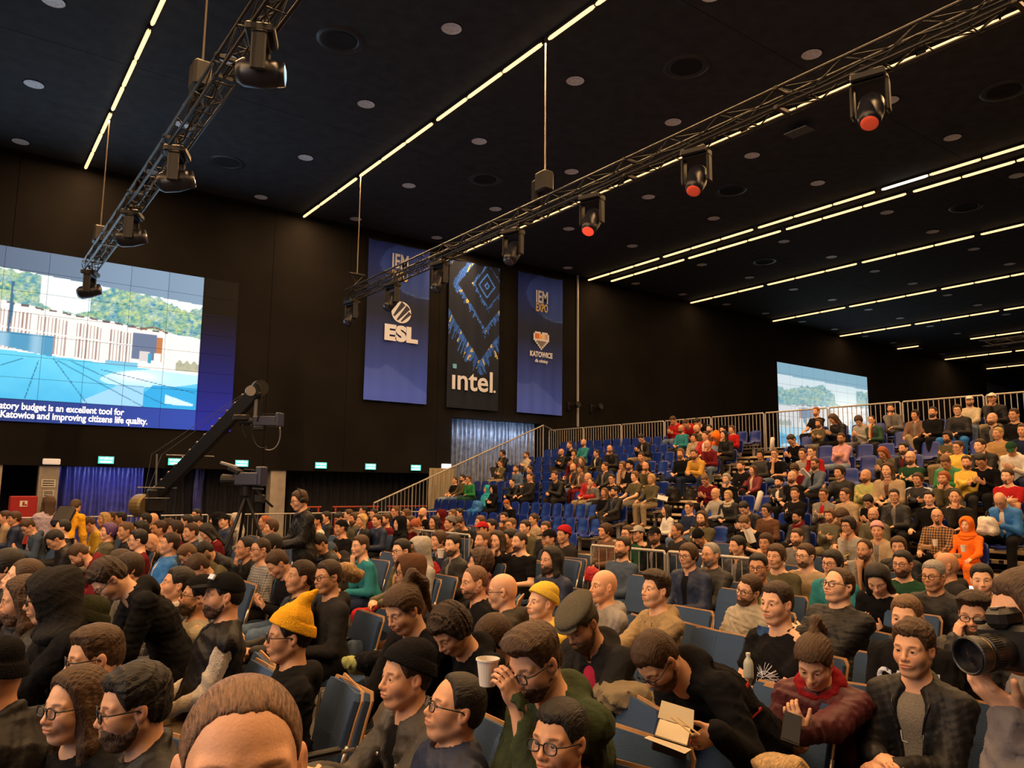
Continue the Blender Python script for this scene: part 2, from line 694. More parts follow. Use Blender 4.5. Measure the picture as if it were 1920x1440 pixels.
def make_person(name, pose='lap', fine=False, sleeve='long', coat=0.020, opening=0.0, hooded=True, collar=False, fat=0.0, seed=1,
                curl=None, legs='sit', headsc=(1, 1, 1), Lh=None, Rh_=None, hgrip=0.0, parts=('body', 'top', 'legs', 'shoes'), lower=True,
                cut_low=None, **kw):
    """returns {part: mesh}, head matrix, wrists"""
    sk = skeleton(pose, **kw)
    q = sk['q']
    stand = kw.get('stand', False)
    width = kw.get('width', 1.0)
    Hd, Rh, T, T1, T2, C, H0 = sk['head'], sk['Rh'], sk['T'], sk['T1'], sk['T2'], sk['C'], sk['H0']
    headsc = np.array(headsc, float)
    arms = {}
    for s, key in ((1, 'L'), (-1, 'R')):
        spec = (Lh if s == 1 else Rh_) or q[key]
        S = sk['sh'][s]
        if spec == 'chin':
            W = Hd+Rh @ np.array([.075, s*.03, -.20])
            dd, nn = Rh @ np.array([.15, -s*.25, 1.0]), Rh @ np.array([-1.0, 0, .15])
        elif spec == 'face':
            W = Hd+Rh @ np.array([.10, s*.085, -.13])
            dd, nn = Rh @ np.array([-.15, -s*.2, 1.0]), Rh @ np.array([-.6, -s*.8, .0])
        elif spec == 'side':
            W = S+np.array([.04, s*.07, -.54])
            dd, nn = np.array([.1, 0, -1.0]), np.array([0, -s, 0])
        else:
            W, dd, nn = spec
            W = np.array(W, float)
            if stand:
                W = W+np.array([0, 0, .40])
        hint = np.array([-.35, s*q.get('elb', .45), -1.0])
        E, W = elbow(S, W, .285*1.0, .255, hint)
        arms[s] = (S, E, W, np.array(dd, float), np.array(nn, float))
    if stand:
        lg = {s: (H0+np.array([0, s*.09, -.02]), np.array([.02, s*.11, .50]), np.array([-.03, s*.12, .09])) for s in (1, -1)}
    elif legs == 'crossleg':
        lg = {1: (H0+np.array([.02, .09, -.02]), np.array([.46, .10, .50]), np.array([.42, .10, .09])),
              -1: (H0+np.array([.02, -.09, .0]), np.array([.47, -.02, .62]), np.array([.55, .18, .30]))}
    elif legs == 'wide':
        lg = {s: (H0+np.array([.02, s*.10, -.02]), np.array([.42, s*.25, .50]), np.array([.40, s*.22, .09])) for s in (1, -1)}
    else:
        lg = {s: (H0+np.array([.02, s*.10, -.02]), np.array([.45, s*.13, .50]), np.array([.43, s*.13, .09])) for s in (1, -1)}
    hh, bb, nn_ = (0.0032, .014, .0055) if fine else (0.0058, .020, .010)
    r = .135*headsc.max()
    pts = [Hd-.12, Hd+.12, H0-.17, H0+.17, T-.1, T+.1, sk['sh'][1]+.08, sk['sh'][-1]-.08]
    for s in (1, -1):
        for p in arms[s][1:3]:
            pts += [p-.12, p+.12]
        if lower:
            for p in lg[s]:
                pts += [p-.1, p+.1]
            pts += [lg[s][2]+np.array([.2, 0, -.09])]
    pts = np.array(pts)
    lo, hi = pts.min(0)-.04, pts.max(0)+.05
    if lower:
        lo[2] = -.02
    if cut_low is not None:
        lo[2] = cut_low
    hf = [(Hd[i]-r*(1.05 if i < 2 else 1.05), Hd[i]+r*1.05, hh) for i in range(3)]
    wf = [[(arms[s][2][i]-.03, arms[s][2][i]+.11*np.sign(arms[s][3][i]+1e-6)*1, nn_) for s in (1, -1)] for i in range(3)]
    for i in range(3):
        for s in (1, -1):
            w = arms[s][2][i]
            d = arms[s][3][i]/np.linalg.norm(arms[s][3])
            a, b = min(w, w+d*.17)-.045, max(w, w+d*.17)+.045
            hf[i:i+1] = [hf[i]] if isinstance(hf[i], list) else [[hf[i]]]
            hf[i].append((a, b, nn_))
    out = {}
    # ---- body
    if 'body' in parts:
        ax = [axis(lo[i], hi[i], bb, hf[i]) for i in range(3)]
        f = Field(*ax)
        f.ell(H0, (.115, .155*width, .11), None, .04)
        f.ell(H0+T1 @ np.array([.01, 0, .12]), (.095+fat*.6, .135*width+fat*.5, .14), T1, .05)
        f.ell(C+T2 @ np.array([.0, 0, .08]), (.105, .150*width, .15), T2, .05)
        for s in (1, -1):
            S, E, W, dd, nv = arms[s]
            f.cap(T+T2 @ np.array([0, 0, .02]), S, .045, .052, .04)
            f.cap(S, E, .047+fat*.1, .040, .02)
            f.cap(E, W, .040, .026, .02)
            if lower or cut_low is None:
                A, K, Fo = lg[s]
                f.cap(A, K, .078, .056, .04)
                f.cap(K, Fo, .052, .036, .02)
                f.cap(Fo, Fo+np.array([.13, s*.015, -.035]), .036, .030, .02)
        f.cap(T+np.array([-.005, 0, -.03]), sk['Nk']+Rh @ np.array([-.005, 0, .02]), .062+fat*.2, .055+fat*.15, .03)
        head_prims(f, Hd, Rh, headsc)
        for s in (1, -1):
            S, E, W, dd, nv = arms[s]
            hand_prims(f, W, dd, nv, s, q['curl'] if curl is None else curl, 1.0, grip=hgrip)
        V, Q = f.nets()
        lc = (V-Hd) @ Rh/headsc
        out['body'] = fast_mesh(name+'_body', V, Q, True, paint_skin(lc, fine))
    # ---- top
    rs = np.random.RandomState(seed)
    ch = .0092 if fine else .0155
    if 'top' in parts:
        ax = [axis(lo[i]-.02, hi[i]+.02, ch*1.25, [(T[i]-.16, T[i]+.16, ch)]) for i in range(3)]
        f = Field(*ax)
        z = coat
        f.ell(H0+T1 @ np.array([.0, 0, .02]), (.120+fat*.6, .165*width+fat*.5, .115), T1, .05, inf=z)
        f.ell(H0+T1 @ np.array([.01, 0, .12]), (.100+fat, .140*width+fat, .15), T1, .05, inf=z)
        f.ell(C+T2 @ np.array([.0, 0, .08]), (.108+fat*.5, .152*width+fat*.4, .155), T2, .05, inf=z)
        for s in (1, -1):
            S, E, W, dd, nv = arms[s]
            f.cap(T+T2 @ np.array([-.005, s*.02, -.005]), S, .046, .046, .05, inf=z*.8)
            if sleeve == 'long':
                f.cap(S, E, .047+fat*.1, .041, .03, inf=z)
                e = (W-E)/np.linalg.norm(W-E)
                f.cap(E, W-e*.008, .042, .032, .03, inf=z*.75)
            elif sleeve == 'short':
                f.cap(S, S+(E-S)*.60, .050, .055, .03, inf=z*.7)
        sl = tuple(slice(None) for _ in range(3))
        X, Y, Z = f.grid(sl)
        f.F += crease(X, Y, Z, seed, .0088 if fine else .0062)
        # opening for the neck
        f.cap(T+T2 @ np.array([.0, 0, -.015]), T+T2 @ np.array([.05, 0, .20]), .058+fat*.2, .09, .008, 'sub')
        if hooded:
            for i in range(13):
                an = -2.35+4.7*i/12
                back = (1-math.cos(an))*0.5
                pa = T+T2 @ np.array([-.012-.085*math.cos(an), .098*math.sin(an), .015-.035*(1-math.cos(an))])
                an2 = -2.35+4.7*min(i+1, 12)/12
                pb = T+T2 @ np.array([-.012-.085*math.cos(an2), .098*math.sin(an2), .015-.035*(1-math.cos(an2))])
                f.cap(pa, pb, .036-.016*back, None, .02)
            f.ell(T+T2 @ np.array([-.105, 0, -.03]), (.04, .085, .07), T2, .03)
        if collar:
            for i in range(14):
                an = 2*PI*i/14
                an2 = 2*PI*(i+1)/14
                p = [T+T2 @ np.array([.005+.072*math.cos(a_), .074*math.sin(a_), .028-.03*math.cos(a_)]) for a_ in (an, an2)]
                f.cap(p[0], p[1], .017, None, .012)
        if opening > 0:
            a = T+T2 @ np.array([.15, 0, .075])
            for tt in np.linspace(0, 1, 15):
                p = a+(H0+T1 @ np.array([.20+fat, 0, .0])-a)*tt
                f.ell(p, (.105, opening*(1.15-.75*tt), .055), None, .008, 'sub')
        res = f.nets()
        out['top'] = fast_mesh(name+'_top', *res)
    if 'shirt' in parts:
        ax = [axis(lo[i], hi[i], ch*1.3, []) for i in range(3)]
        f = Field(*ax)
        f.ell(H0+T1 @ np.array([.01, 0, .12]), (.104+fat, .140*width+fat, .15), T1, .05, inf=.006)
        f.ell(C+T2 @ np.array([.0, 0, .08]), (.116+fat*.5, .150*width+fat*.4, .152), T2, .05, inf=.004)
        f.cap(T+T2 @ np.array([.0, 0, -.0]), T+T2 @ np.array([.06, 0, .20]), .055+fat*.2, .08, .01, 'sub')
        out['shirt'] = fast_mesh(name+'_shirt', *f.nets())
    if 'legs' in parts and lower:
        ax = [axis(lo[i]-.02, hi[i]+.02, .022, []) for i in (0, 1)]+[axis(.03, H0[2]+.2, .022, [])]
        f = Field(*ax)
        f.ell(H0+np.array([.01, 0, -.005]), (.118+fat*.4, .160*width+fat*.4, .105), None, .05, inf=.012)
        for s in (1, -1):
            A, K, Fo = lg[s]
            f.cap(A, K, .082+fat*.3, .062, .04, inf=.012)
            f.cap(K, Fo+np.array([0, 0, -.02]), .062, .052, .03, inf=.012)
        X, Y, Z = f.grid(tuple(slice(None) for _ in range(3)))
        f.F += crease(X, Y, Z, seed+7, .004)
        out['legs'] = fast_mesh(name+'_legs', *f.nets())
    if 'shoes' in parts and lower:
        ax = [axis(lo[i], hi[i]+.05, .014, []) for i in (0, 1)]+[axis(-.02, max(.16, lg[-1][2][2]+.06), .012, [])]
        f = Field(*ax)
        for s in (1, -1):
            Fo = lg[s][2]
            f.cap(Fo+np.array([-.03, 0, -.045]), Fo+np.array([.14, s*.02, -.05]), .040, .036, .02)
            f.cap(Fo, Fo+np.array([.02, 0, -.04]), .044, .045, .02)
            if Fo[2] < .12:
                f.F[:, :, :np.searchsorted(ax[2], 0.004)] = .02
        out['shoes'] = fast_mesh(name+'_shoes', *f.nets())
    M = np.eye(4)
    M[:3, :3] = Rh @ np.diag(headsc)
    M[:3, 3] = Hd
    return dict(meshes=out, head=M, hd=Hd, arms=arms, T=T, T2=T2, C=C, H0=H0, T1=T1)


def paint_skin(lc, fine):
    """skin colour of lips, brows, ears, cheeks; shade of nostrils and eye sockets painted in"""
    n = len(lc)
    c = np.ones((n, 3), np.float32)
    x, y, z = lc[:, 0], lc[:, 1], lc[:, 2]
    ay = np.abs(y)

    def blob(cx, cy, cz, rx, ry, rz):
        return np.clip(1.6-1.6*(((x-cx)/rx)**2+((ay-cy)/ry)**2+((z-cz)/rz)**2), 0, 1)[:, None]
    def mixc(m, col):
        nonlocal c
        c = c*(1-m)+c*np.array(col, np.float32)*m
    mixc(blob(.09, .04, -.03, .05, .03, .028)*.45, (1.0, .80, .74))
    mixc(blob(.105, 0, -.032, .02, .016, .016)*.5, (1.0, .78, .72))
    mixc(blob(-.01, .085, -.005, .03, .02, .035)*.5, (1.0, .78, .72))
    mixc(blob(.098, 0, -.063, .02, .026, .0125), (.90, .60, .56))
    mixc(blob(.103, .007, -.041, .008, .005, .004)*.8, (.35, .25, .22))  # shade of the nostril holes, put into the colour
    mixc(blob(.080, .033, .0235, .03, .022, .0058)*.85, (.22, .17, .14))
    if not fine:
        mixc(blob(.085, .031, -.001, .02, .014, .0068), (.16, .12, .11))
    else:
        mixc(blob(.090, .031, .0065, .02, .015, .0035)*.5, (.35, .28, .25))
        mixc(blob(.085, .031, -.001, .02, .014, .006)*.4, (.6, .45, .4))
    return c


# ------------------------------------------------------------------ hair, hats, beards in the head frame
ZL_X = [-.12, -.08, -.05, -.03, -.008, .012, .030, .045, .060, .075, .10]
LINES = {
    'buzzrec': [-.085, -.085, -.080, -.030, .012, .018, .010, .045, .085, .098, .10],
    'short': [-.085, -.085, -.080, -.030, .012, .018, .005, .030, .062, .070, .078],
    'medium': [-.110, -.110, -.105, -.090, -.060, -.050, -.035, .010, .045, .058, .066],
    'receding': [-.085, -.085, -.080, -.030, .012, .018, .010, .055, .105, .13, .14],
    'fringe': [-.085, -.085, -.080, -.030, .012, .022, .040, .12, .14, .14, .14],
    'bowl': [-.100, -.100, -.095, -.060, -.020, -.010, -.005, .015, .040, .044, .046],
}


def head_part(kind, fine=True):
    h = .0042 if fine else .0075
    I = np.eye(3)
    one = np.ones(3)
    o = np.zeros(3)

    def field(lo, hi, hstep=h):
        return Field(*[np.arange(lo[i], hi[i]+hstep, hstep) for i in range(3)])

    def shell(f, t, k=.0):
        """distance to the plain head minus thickness t (array or number)"""
        g = Field(*f.ax)
        g.F[:] = 0.3
        X, Y, Z = g.grid(tuple(slice(None) for _ in range(3)))
        def E(c, r):
            r = np.array(r)
            X1, Y1, Z1 = X-c[0], Y-c[1], Z-c[2]
            k0 = np.sqrt((X1/r[0])**2+(Y1/r[1])**2+(Z1/r[2])**2)
            k1 = np.sqrt((X1/r[0]**2)**2+(Y1/r[1]**2)**2+(Z1/r[2]**2)**2)+1e-9
            return k0*(k0-1)/k1
        def sm(a, b, kk=.03):
            hh = np.maximum(kk-np.abs(a-b), 0)/kk
            return np.minimum(a, b)-hh*hh*kk*.25
        d = sm(E((-.012, 0, .032), (.098, .076, .088)), E((.022, 0, -.022), (.066, .060, .086)))
        d = sm(d, E((-.055, 0, -.01), (.05, .058, .055)))
        return d-t, X, Y, Z

    def rnd(X, Y, Z, amp, sc, seed=3):
        return crease(X*sc, Y*sc, Z*sc, seed, amp)

    if kind in ('short', 'medium', 'receding', 'fringe', 'bowl', 'buzz', 'buzzrec', 'curly', 'quiff', 'undercut', 'messy', 'underhat'):
        f = field((-.17, -.13, -.15), (.14, .13, .20))
        top = {'short': .015, 'medium': .017, 'receding': .011, 'fringe': .006, 'bowl': .018, 'buzz': .003, 'buzzrec': .003, 'curly': .028, 'quiff': .030, 'undercut': .017, 'messy': .023, 'underhat': .002}[kind]
        side = {'short': .006, 'medium': .015, 'receding': .007, 'fringe': .006, 'bowl': .012, 'buzz': .0025, 'buzzrec': .0025, 'curly': .022, 'quiff': .005, 'undercut': .0025, 'messy': .010, 'underhat': .006}[kind]
        X, Y, Z = f.grid(tuple(slice(None) for _ in range(3)))
        w = np.clip((Z-.03)/.07, 0, 1)
        if kind == 'undercut':
            w = np.clip((Z-.040)/.06, 0, 1)
        t = side+(top-side)*w
        if kind in ('quiff', 'undercut'):
            t = t*(1+.5*np.clip(X/.08, -0.5, 1)*w)
        line = LINES.get(kind, LINES['medium'] if kind == 'curly' else LINES['short'])
        zl = np.interp(X, ZL_X, line)+0*Y
        zl = zl+np.where(X > .03, .012*np.cos(np.clip(Y/.05, -1.5, 1.5)*PI)*-.5, 0)
        zl = zl+.0025*np.sin(Y*310+X*90)+.0015*np.sin(Y*720+Z*300)
        t = .0012+t*np.sqrt(np.clip((Z-zl)/(.030 if kind != 'bowl' else .012), 0.002, 1))
        d, X, Y, Z = shell(f, t)
        d = d+rnd(X, Y, Z, {'curly': .008, 'messy': .006, 'quiff': .004, 'undercut': .003, 'buzz': .0003, 'buzzrec': .0003}.get(kind, .0018), 1.8 if kind == 'curly' else 1.3)
        m = (zl-Z)*.6
        f.F[:] = np.maximum(d, m)
        if kind[:4] != 'buzz' and kind not in ('medium', 'curly', 'bowl'):
            for y in (-1, 1):
                f.ell((-.008, y*.088, -.012), (.022, .016, .030), None, .004, 'sub')
        return fast_mesh('hair_'+kind, *f.nets())
    if kind in ('long', 'ponytail', 'pigtails', 'bun', 'wild'):
        f = field((-.22, -.15, -.42 if kind != 'bun' else -.15), (.14, .15, .20), h*(1.15 if fine else 1.2))
        X, Y, Z = f.grid(tuple(slice(None) for _ in range(3)))
        t = .012+.010*np.clip((Z)/.08, 0, 1)
        if kind == 'wild':
            t = t+.022
        d, X, Y, Z = shell(f, t)
        if kind in ('long', 'wild'):
            line = [-.4]*4+[-.4, -.4, -.02, .035, .078, .090, .097]
            zl = np.interp(X, ZL_X, line)+0*Y
            part = np.where(X > .03, -.22*np.abs(Y)+.004, 0)
            d = d+np.where(X > .02, .010*np.clip(1-(Z-zl-part)/.03, 0, 1), 0)
            f.F[:] = np.maximum(d, (zl+part-Z)*.6)
            for y in (-1, 1):
                f.cap((.005, y*.078, .00), (-.005, y*.088, -.13), .022, .028, .03)
                f.cap((-.005, y*.088, -.13), (.02, y*.085, -.33), .028, .016, .03)
                f.cap((-.06, y*.05, .0), (-.085, y*.05, -.30), .045, .028, .04)
            f.cap((-.08, 0, .0), (-.10, 0, -.30), .045, .03, .04)
            if kind == 'wild':
                f.F += rnd(X, Y, Z, .012, 1.4)
            else:
                f.F += .0025*np.sin(Y*330+2*np.sin(Z*30))*np.cos(X*200)
        else:
            line = [-.085, -.085, -.080, -.060, -.01, .008, .005, .020, .058, .070, .076]
            zl = np.interp(X, ZL_X, line)+0*Y
            f.F[:] = np.maximum(d, (zl-Z)*.6)
            if kind == 'ponytail':
                f.ell((-.075, 0, .122), (.024, .024, .022), None, .01)
                f.cap((-.085, 0, .130), (-.130, 0, .140), .018, .028, .02)
                f.cap((-.130, 0, .140), (-.172, 0, .06), .028, .032, .03)
                f.cap((-.172, 0, .06), (-.160, 0, -.12), .032, .012, .03)
            elif kind == 'pigtails':
                for y in (-1, 1):
                    f.cap((-.03, y*.085, .06), (-.03, y*.115, .02), .024, .030, .02)
                    f.cap((-.03, y*.115, .02), (.01, y*.105, -.33), .030, .014, .03)
            else:
                f.ell((-.125, 0, .02), (.038, .04, .038), None, .012)
            f.F += .002*np.sin(Y*330+X*90)*np.cos(Z*160)
        return fast_mesh('hair_'+kind, *f.nets())
    if kind in ('beard', 'stubble', 'goatee', 'longbeard'):
        f = field((-.04, -.10, -.24 if kind == 'longbeard' else -.165), (.14, .10, .0), .0038 if fine else .007)
        d0 = Field(*f.ax)
        d0.F[:] = 0.2
        head_prims(d0, o, I, one, detail=False)
        d0.ell((.080, 0, -.062), (.022, .030, .022), None, .02)
        X, Y, Z = f.grid(tuple(slice(None) for _ in range(3)))
        t = {'beard': .0062, 'stubble': .0012, 'goatee': .005, 'longbeard': .011}[kind]
        up = np.interp(X, [-.03, .0, .02, .04, .06, .08, .1], [-.005, -.025, -.058, -.066, -.064, -.047, -.043])+0*Y
        up = up+.0025*np.sin(X*420+Y*60)
        tp = np.sqrt(np.clip(np.minimum((up-Z)/.022, (X+.004)/.03), .002, 1))
        d = d0.F-.0008-t*tp*(.6+.6*np.clip((-.05-Z)/.05, 0, 1))
        m = np.maximum((Z-up)*.8, (-.004-X)*.8)
        if kind == 'goatee':
            m = np.maximum(m, (np.abs(Y)-.030)*.8)
        f.F[:] = np.maximum(d, m)
        if kind == 'longbeard':
            f.cap((.055, 0, -.10), (.055, 0, -.19), .032, .016, .02)
        f.F += crease(X*2, Y*2, Z*2, 5, .0016)
        f.ell((.100, 0, -.0635), (.020, .021, .0085), None, .004, 'sub')
        f.ell((.108, 0, -.030), (.02, .016, .012), None, .004, 'sub')
        return fast_mesh('beard_'+kind, *f.nets())
    if kind in ('beanie', 'slouch', 'turban'):
        f = field((-.20, -.12, -.09), (.15, .12, .26))
        X, Y, Z = f.grid(tuple(slice(None) for _ in range(3)))
        d, X, Y, Z = shell(f, .014+.012*np.clip((Z-.06)/.05, 0, 1))
        zl = .040+X*.42
        zl = np.maximum(zl, -.045)
        f.F[:] = np.maximum(d, (zl-Z)*.8)
        if kind == 'slouch':
            f.cap((-.03, 0, .10), (-.075, 0, .175), .072, .030, .04)
            f.cap((-.075, 0, .175), (-.13, 0, .215), .030, .012, .03)
        if kind == 'beanie':
            f.ell((-.045, 0, .085), (.085, .072, .062), None, .03)
        f.F += crease(X, Y, Z, 11, .0022)
        g, _, _, _ = shell(f, .024)
        band = np.maximum(g, np.maximum(zl-Z, Z-zl-.052))
        hh = np.maximum(.008-np.abs(f.F-band), 0)/.008
        f.F[:] = np.minimum(f.F, band)-hh*hh*.002
        f.F += .0009*np.sin(np.arctan2(Y, X+.01)*60)
        return fast_mesh('hat_'+kind, *f.nets())
    if kind in ('cap', 'capback', 'flatcap'):
        f = field((-.24, -.13, -.05), (.24, .13, .20))
        X, Y, Z = f.grid(tuple(slice(None) for _ in range(3)))
        d, X, Y, Z = shell(f, .012)
        zl = .035+np.clip(X, -.06, 1)*.22
        f.F[:] = np.maximum(d, (zl-Z)*.9)
        if kind == 'flatcap':
            f.ell((.0, 0, .092), (.135, .098, .042), RY(.12), .02)
            f.ell((.098, 0, .062), (.045, .075, .008), RY(.25), .012)
        else:
            sgn = 1 if kind == 'cap' else -1
            f.ell((sgn*.115, 0, .052 if sgn > 0 else .03), (.072, .072, .0065), RY(sgn*.10), .006)
            f.ell((-.012, 0, .129), (.010, .010, .006), None, .004)
        return fast_mesh('hat_'+kind, *f.nets())
    if kind in ('hood', 'scarfhood'):
        f = field((-.21, -.17, -.26), (.15, .17, .20), h*1.25)
        X, Y, Z = f.grid(tuple(slice(None) for _ in range(3)))
        d, X, Y, Z = shell(f, .021+.012*np.clip((Z+.05)/.1, 0, 1))
        f.F[:] = d
        f.cap((-.05, 0, -.04), (-.06, 0, -.15), .098, .115, .05)
        f.ell((-.10, 0, .07), (.06, .06, .07), None, .05)
        f.ell((-.03, 0, -.18), (.13, .15, .06), None, .04)
        f.F += crease(X, Y, Z, 17, .0035)
        if kind == 'hood':
            f.ell((.115, 0, -.015), (.095, .068, .105), None, .015, 'sub')
            f.cap((.10, 0, -.10), (.12, 0, -.25), .055, .05, .01, 'sub')
        else:
            f.ell((.110, 0, -.010), (.085, .060, .098), None, .012, 'sub')
        inner = Field(*f.ax)
        inner.F[:] = 0.1
        d2, _, _, _ = shell(f, .004)
        f.F[:] = np.maximum(f.F, -d2)
        return fast_mesh('hood_up' if kind == 'hood' else 'headscarf', *f.nets())
    raise KeyError(kind)


def ring_pts(c, rx, rz, n=20, sq=2.6):
    out = []
    for i in range(n):
        a = 2*PI*i/n
        ca, sa = math.cos(a), math.sin(a)
        out.append((c[0]-.18*abs(c[1]+rx*np.sign(ca)*abs(ca)**(2/sq))*0.35, c[1]+rx*np.sign(ca)*abs(ca)**(2/sq), c[2]+rz*np.sign(sa)*abs(sa)**(2/sq)))
    return out


def glasses_mesh(thin=False, n=8):
    b = MB()
    r = .0012 if thin else .0026
    for y in (-1, 1):
        b.tube(ring_pts((.104, y*.033, -.002), .0245, .0185), r, n, closed=True)
        b.tube([(.096, y*.057, .006), (.075, y*.075, .006), (.0, y*.082, .004), (-.022, y*.082, -.012)], r, n)
    b.tube([(.101, .010, .003), (.1045, 0, .006), (.101, -.010, .003)], r, n)
    return b.mesh('glasses', True)


def lens_mesh():
    b = MB()
    for y in (-1, 1):
        P = ring_pts((.1035, y*.033, -.002), .024, .018, 16)
        b.add(P, [tuple(range(16))])
    return b.mesh('lenses')


def headphones_mesh():
    b = MB()
    b.tube([(-.01+.0*i, .098*math.cos(PI*i/12), .03+.118*math.sin(PI*i/12)) for i in range(13)], .008, 8)
    for y in (-1, 1):
        b.lathe([(.0, -.018), (.032, -.018), (.036, -.008), (.036, .010), (.028, .018), (0, .018)], (-.01, y*.098, .0), 20, Matrix.Rotation(PI/2, 3, 'X'))
    return b.mesh('headphones', True)


def eyes_mesh():
    b = MB()
    n, m = 16, 10
    V, Q, Cc = [], [], []
    for y in (-1, 1):
        base = len(V)
        for i in range(m+1):
            th = PI*i/m
            for k in range(n):
                ph = 2*PI*k/n
                V.append((.0735+.0128*math.cos(th), y*.031+.0128*math.sin(th)*math.cos(ph), .0128*math.sin(th)*math.sin(ph)))
                Cc.append((.01, .008, .006) if i <= 1 else ((.10, .055, .03) if i <= 2 else (.55, .50, .46)))
        for i in range(m):
            for k in range(n):
                Q.append((base+i*n+k, base+i*n+(k+1) % n, base+(i+1)*n+(k+1) % n, base+(i+1)*n+k))
    return fast_mesh('eyes', V, Q, True, np.array(Cc))
# ------------------------------------------------------------------ the hall
M_CEIL = mat('black_ceiling', (0.032, 0.036, 0.046), rough=0.85, noise=0.25, nscale=3, bump=0.25, bscale=90)
M_WALL = mat('black_acoustic_wall', (0.0095, 0.0088, 0.0088), rough=0.95, noise=0.25, nscale=.6, bump=0.3, bscale=120, spec=0.08)
M_FLOOR = mat('dark_floor', (0.035, 0.028, 0.024), rough=0.45, noise=0.2, nscale=2.5, bump=0.05)
M_CONC = mat('concrete_column', (0.33, 0.30, 0.27), rough=0.9, noise=0.12, nscale=5, bump=0.2)
M_CURT = mat('black_curtain', (0.012, 0.013, 0.018), rough=0.9, noise=0.3, nscale=4)
M_NAVY = mat('blue_foil_curtain', (0.045, 0.055, 0.26), rough=0.32, noise=0.35, nscale=6, bump=0.5, bscale=14, spec=0.9)
M_FOIL = mat('pale_foil_curtain', (0.20, 0.25, 0.33), rough=0.28, noise=0.4, nscale=5, bump=0.4, bscale=10, spec=1.0, metal=0.35)
XL, XR, YB = -16.0, 72.0, -10.0


def slab(name, x0, x1, y0, y1, z0, z1, m):
    return struct(MB().box(((x0+x1)/2, (y0+y1)/2, (z0+z1)/2), (x1-x0, y1-y0, z1-z0)).build(name, m))


slab('floor', XL, XR, YB, 27, -.2, 0, M_FLOOR)
slab('wall_left', XL-.3, XL, YB, 27, 0, 11.3, M_WALL)
slab('wall_right', XR, XR+.3, YB, 27, 0, 11.3, M_WALL)
slab('wall_near', XL, XR, YB-.3, YB, 0, 11.3, M_WALL)
# far wall: a heavy upper part over a row of door openings; its vertical joints divide it into broad panels
wall = struct(empty('wall_far', (0, WALL_Y, 0)))
wx = [XL, -8, 1.0, 8.2, 10.95, 14.6, 17.6, 21.44, 26, 31, 35.7, 45.1, 50, 55, 60.6, XR]
for i in range(len(wx)-1):
    a, b = wx[i], wx[i+1]
    zb = 2.31 if a < 15 else (4.42 if a < 19 else 0)
    if a == 14.6:
        MB().box(((a+15.25)/2-WALL_Y*0, .15, (2.31+11)/2), (15.25-a-.012, .3, 11-2.31)).build('wall_panel', M_WALL, wall)
        MB().box(((15.25+b)/2, .15, (4.42+11)/2), (b-15.25-.012, .3, 11-4.42)).build('wall_panel', M_WALL, wall)
    elif a == 17.6:
        MB().box(((a+19.55)/2, .15, (4.42+11)/2), (19.55-a-.012, .3, 11-4.42)).build('wall_panel', M_WALL, wall)
        MB().box(((19.55+b)/2, .15, 5.5), (b-19.55-.012, .3, 11)).build('wall_panel', M_WALL, wall)
    else:
        MB().box(((a+b)/2, .15, (zb+11)/2), (b-a-.012, .3, 11-zb)).build('wall_panel', M_WALL, wall)
slab('wall_recess', XL, 21.4, 26.6, 26.8, 0, 4.6, M_CURT)
slab('trim_soffit', XL, 15.25, WALL_Y+.3, 26.6, 2.31, 2.5, M_WALL)
trim = struct(MB().box((21.5, WALL_Y-.04, 7.7), (.05, .06, 6.6)).box((21.56, WALL_Y-.02, 7.7), (.03, .05, 6.6)).build('trim_1', mat('light_trim', (.32, .33, .36), rough=.4)))

# ceiling with service joints, round air outlets and lamps
ceil = struct(empty('ceiling', (0, 0, CEIL)))
cx = [XL, -4.0, 2.58, 9.15, 15.65, 22.6, 28.9, 35.6, 42.2, 48.9, 55.4, 62.0, XR]
for i in range(len(cx)-1):
    for (y0, y1) in ((YB, 0.2), (0.2, 8.9), (8.9, 17.8), (17.8, 26.8)):
        MB().box(((cx[i]+cx[i+1])/2, (y0+y1)/2, .1), (cx[i+1]-cx[i]-.05, y1-y0-.015, .2)).build('ceiling_panel', M_CEIL, ceil)
MB().box(((XL+XR)/2, 8, .25), (XR-XL, 38, .08)).build('ceiling_deck', M_CURT, ceil)

M_DOWN = mat('reflector', (.88, .90, .98), rough=.5, metal=.1, noise=.25, nscale=16)
M_DARK = mat('matt_black', (.008, .008, .009), rough=.8)
dl_rim = MB().lathe([(.205, -.014), (.222, -.006), (.225, 0.0), (.205, 0.0)], n=24).mesh('downlight_rim', True)
dl_ref = MB().lathe([(.205, -.012), (.18, -.008), (.14, -.004), (.0, -.003)], n=24).mesh('downlight_reflector', True)
DLX = [.93, 4.2, 7.46, 10.75, 14.0, 17.2, 20.38, 24.4, 27.55, 30.8, 34.0, 37.3, 40.5, 43.8, 47.1, 50.4, 53.6, 57, 60.2]
DLY = [23.8, 20.03, 16.18, 12.3, 8.46, 4.62, .8]


ORD = ['first', 'second', 'third', 'fourth', 'fifth', 'sixth', 'seventh', 'eighth', 'ninth', 'tenth', 'eleventh', 'twelfth', 'thirteenth', 'fourteenth', 'fifteenth', 'sixteenth', 'seventeenth', 'eighteenth', 'nineteenth',
       'twentieth', 'twenty-first', 'twenty-second', 'twenty-third', 'twenty-fourth', 'twenty-fifth', 'twenty-sixth']


def where_ceiling(x):
    if x < 5.8:
        return 'near the left truss'
    if x < 12.5:
        return 'either side of the long tube row over the middle truss'
    if x < 18.8:
        return 'beyond the middle truss'
    if x < 25:
        return 'beside the double tube row'
    return 'over the far end of the hall'


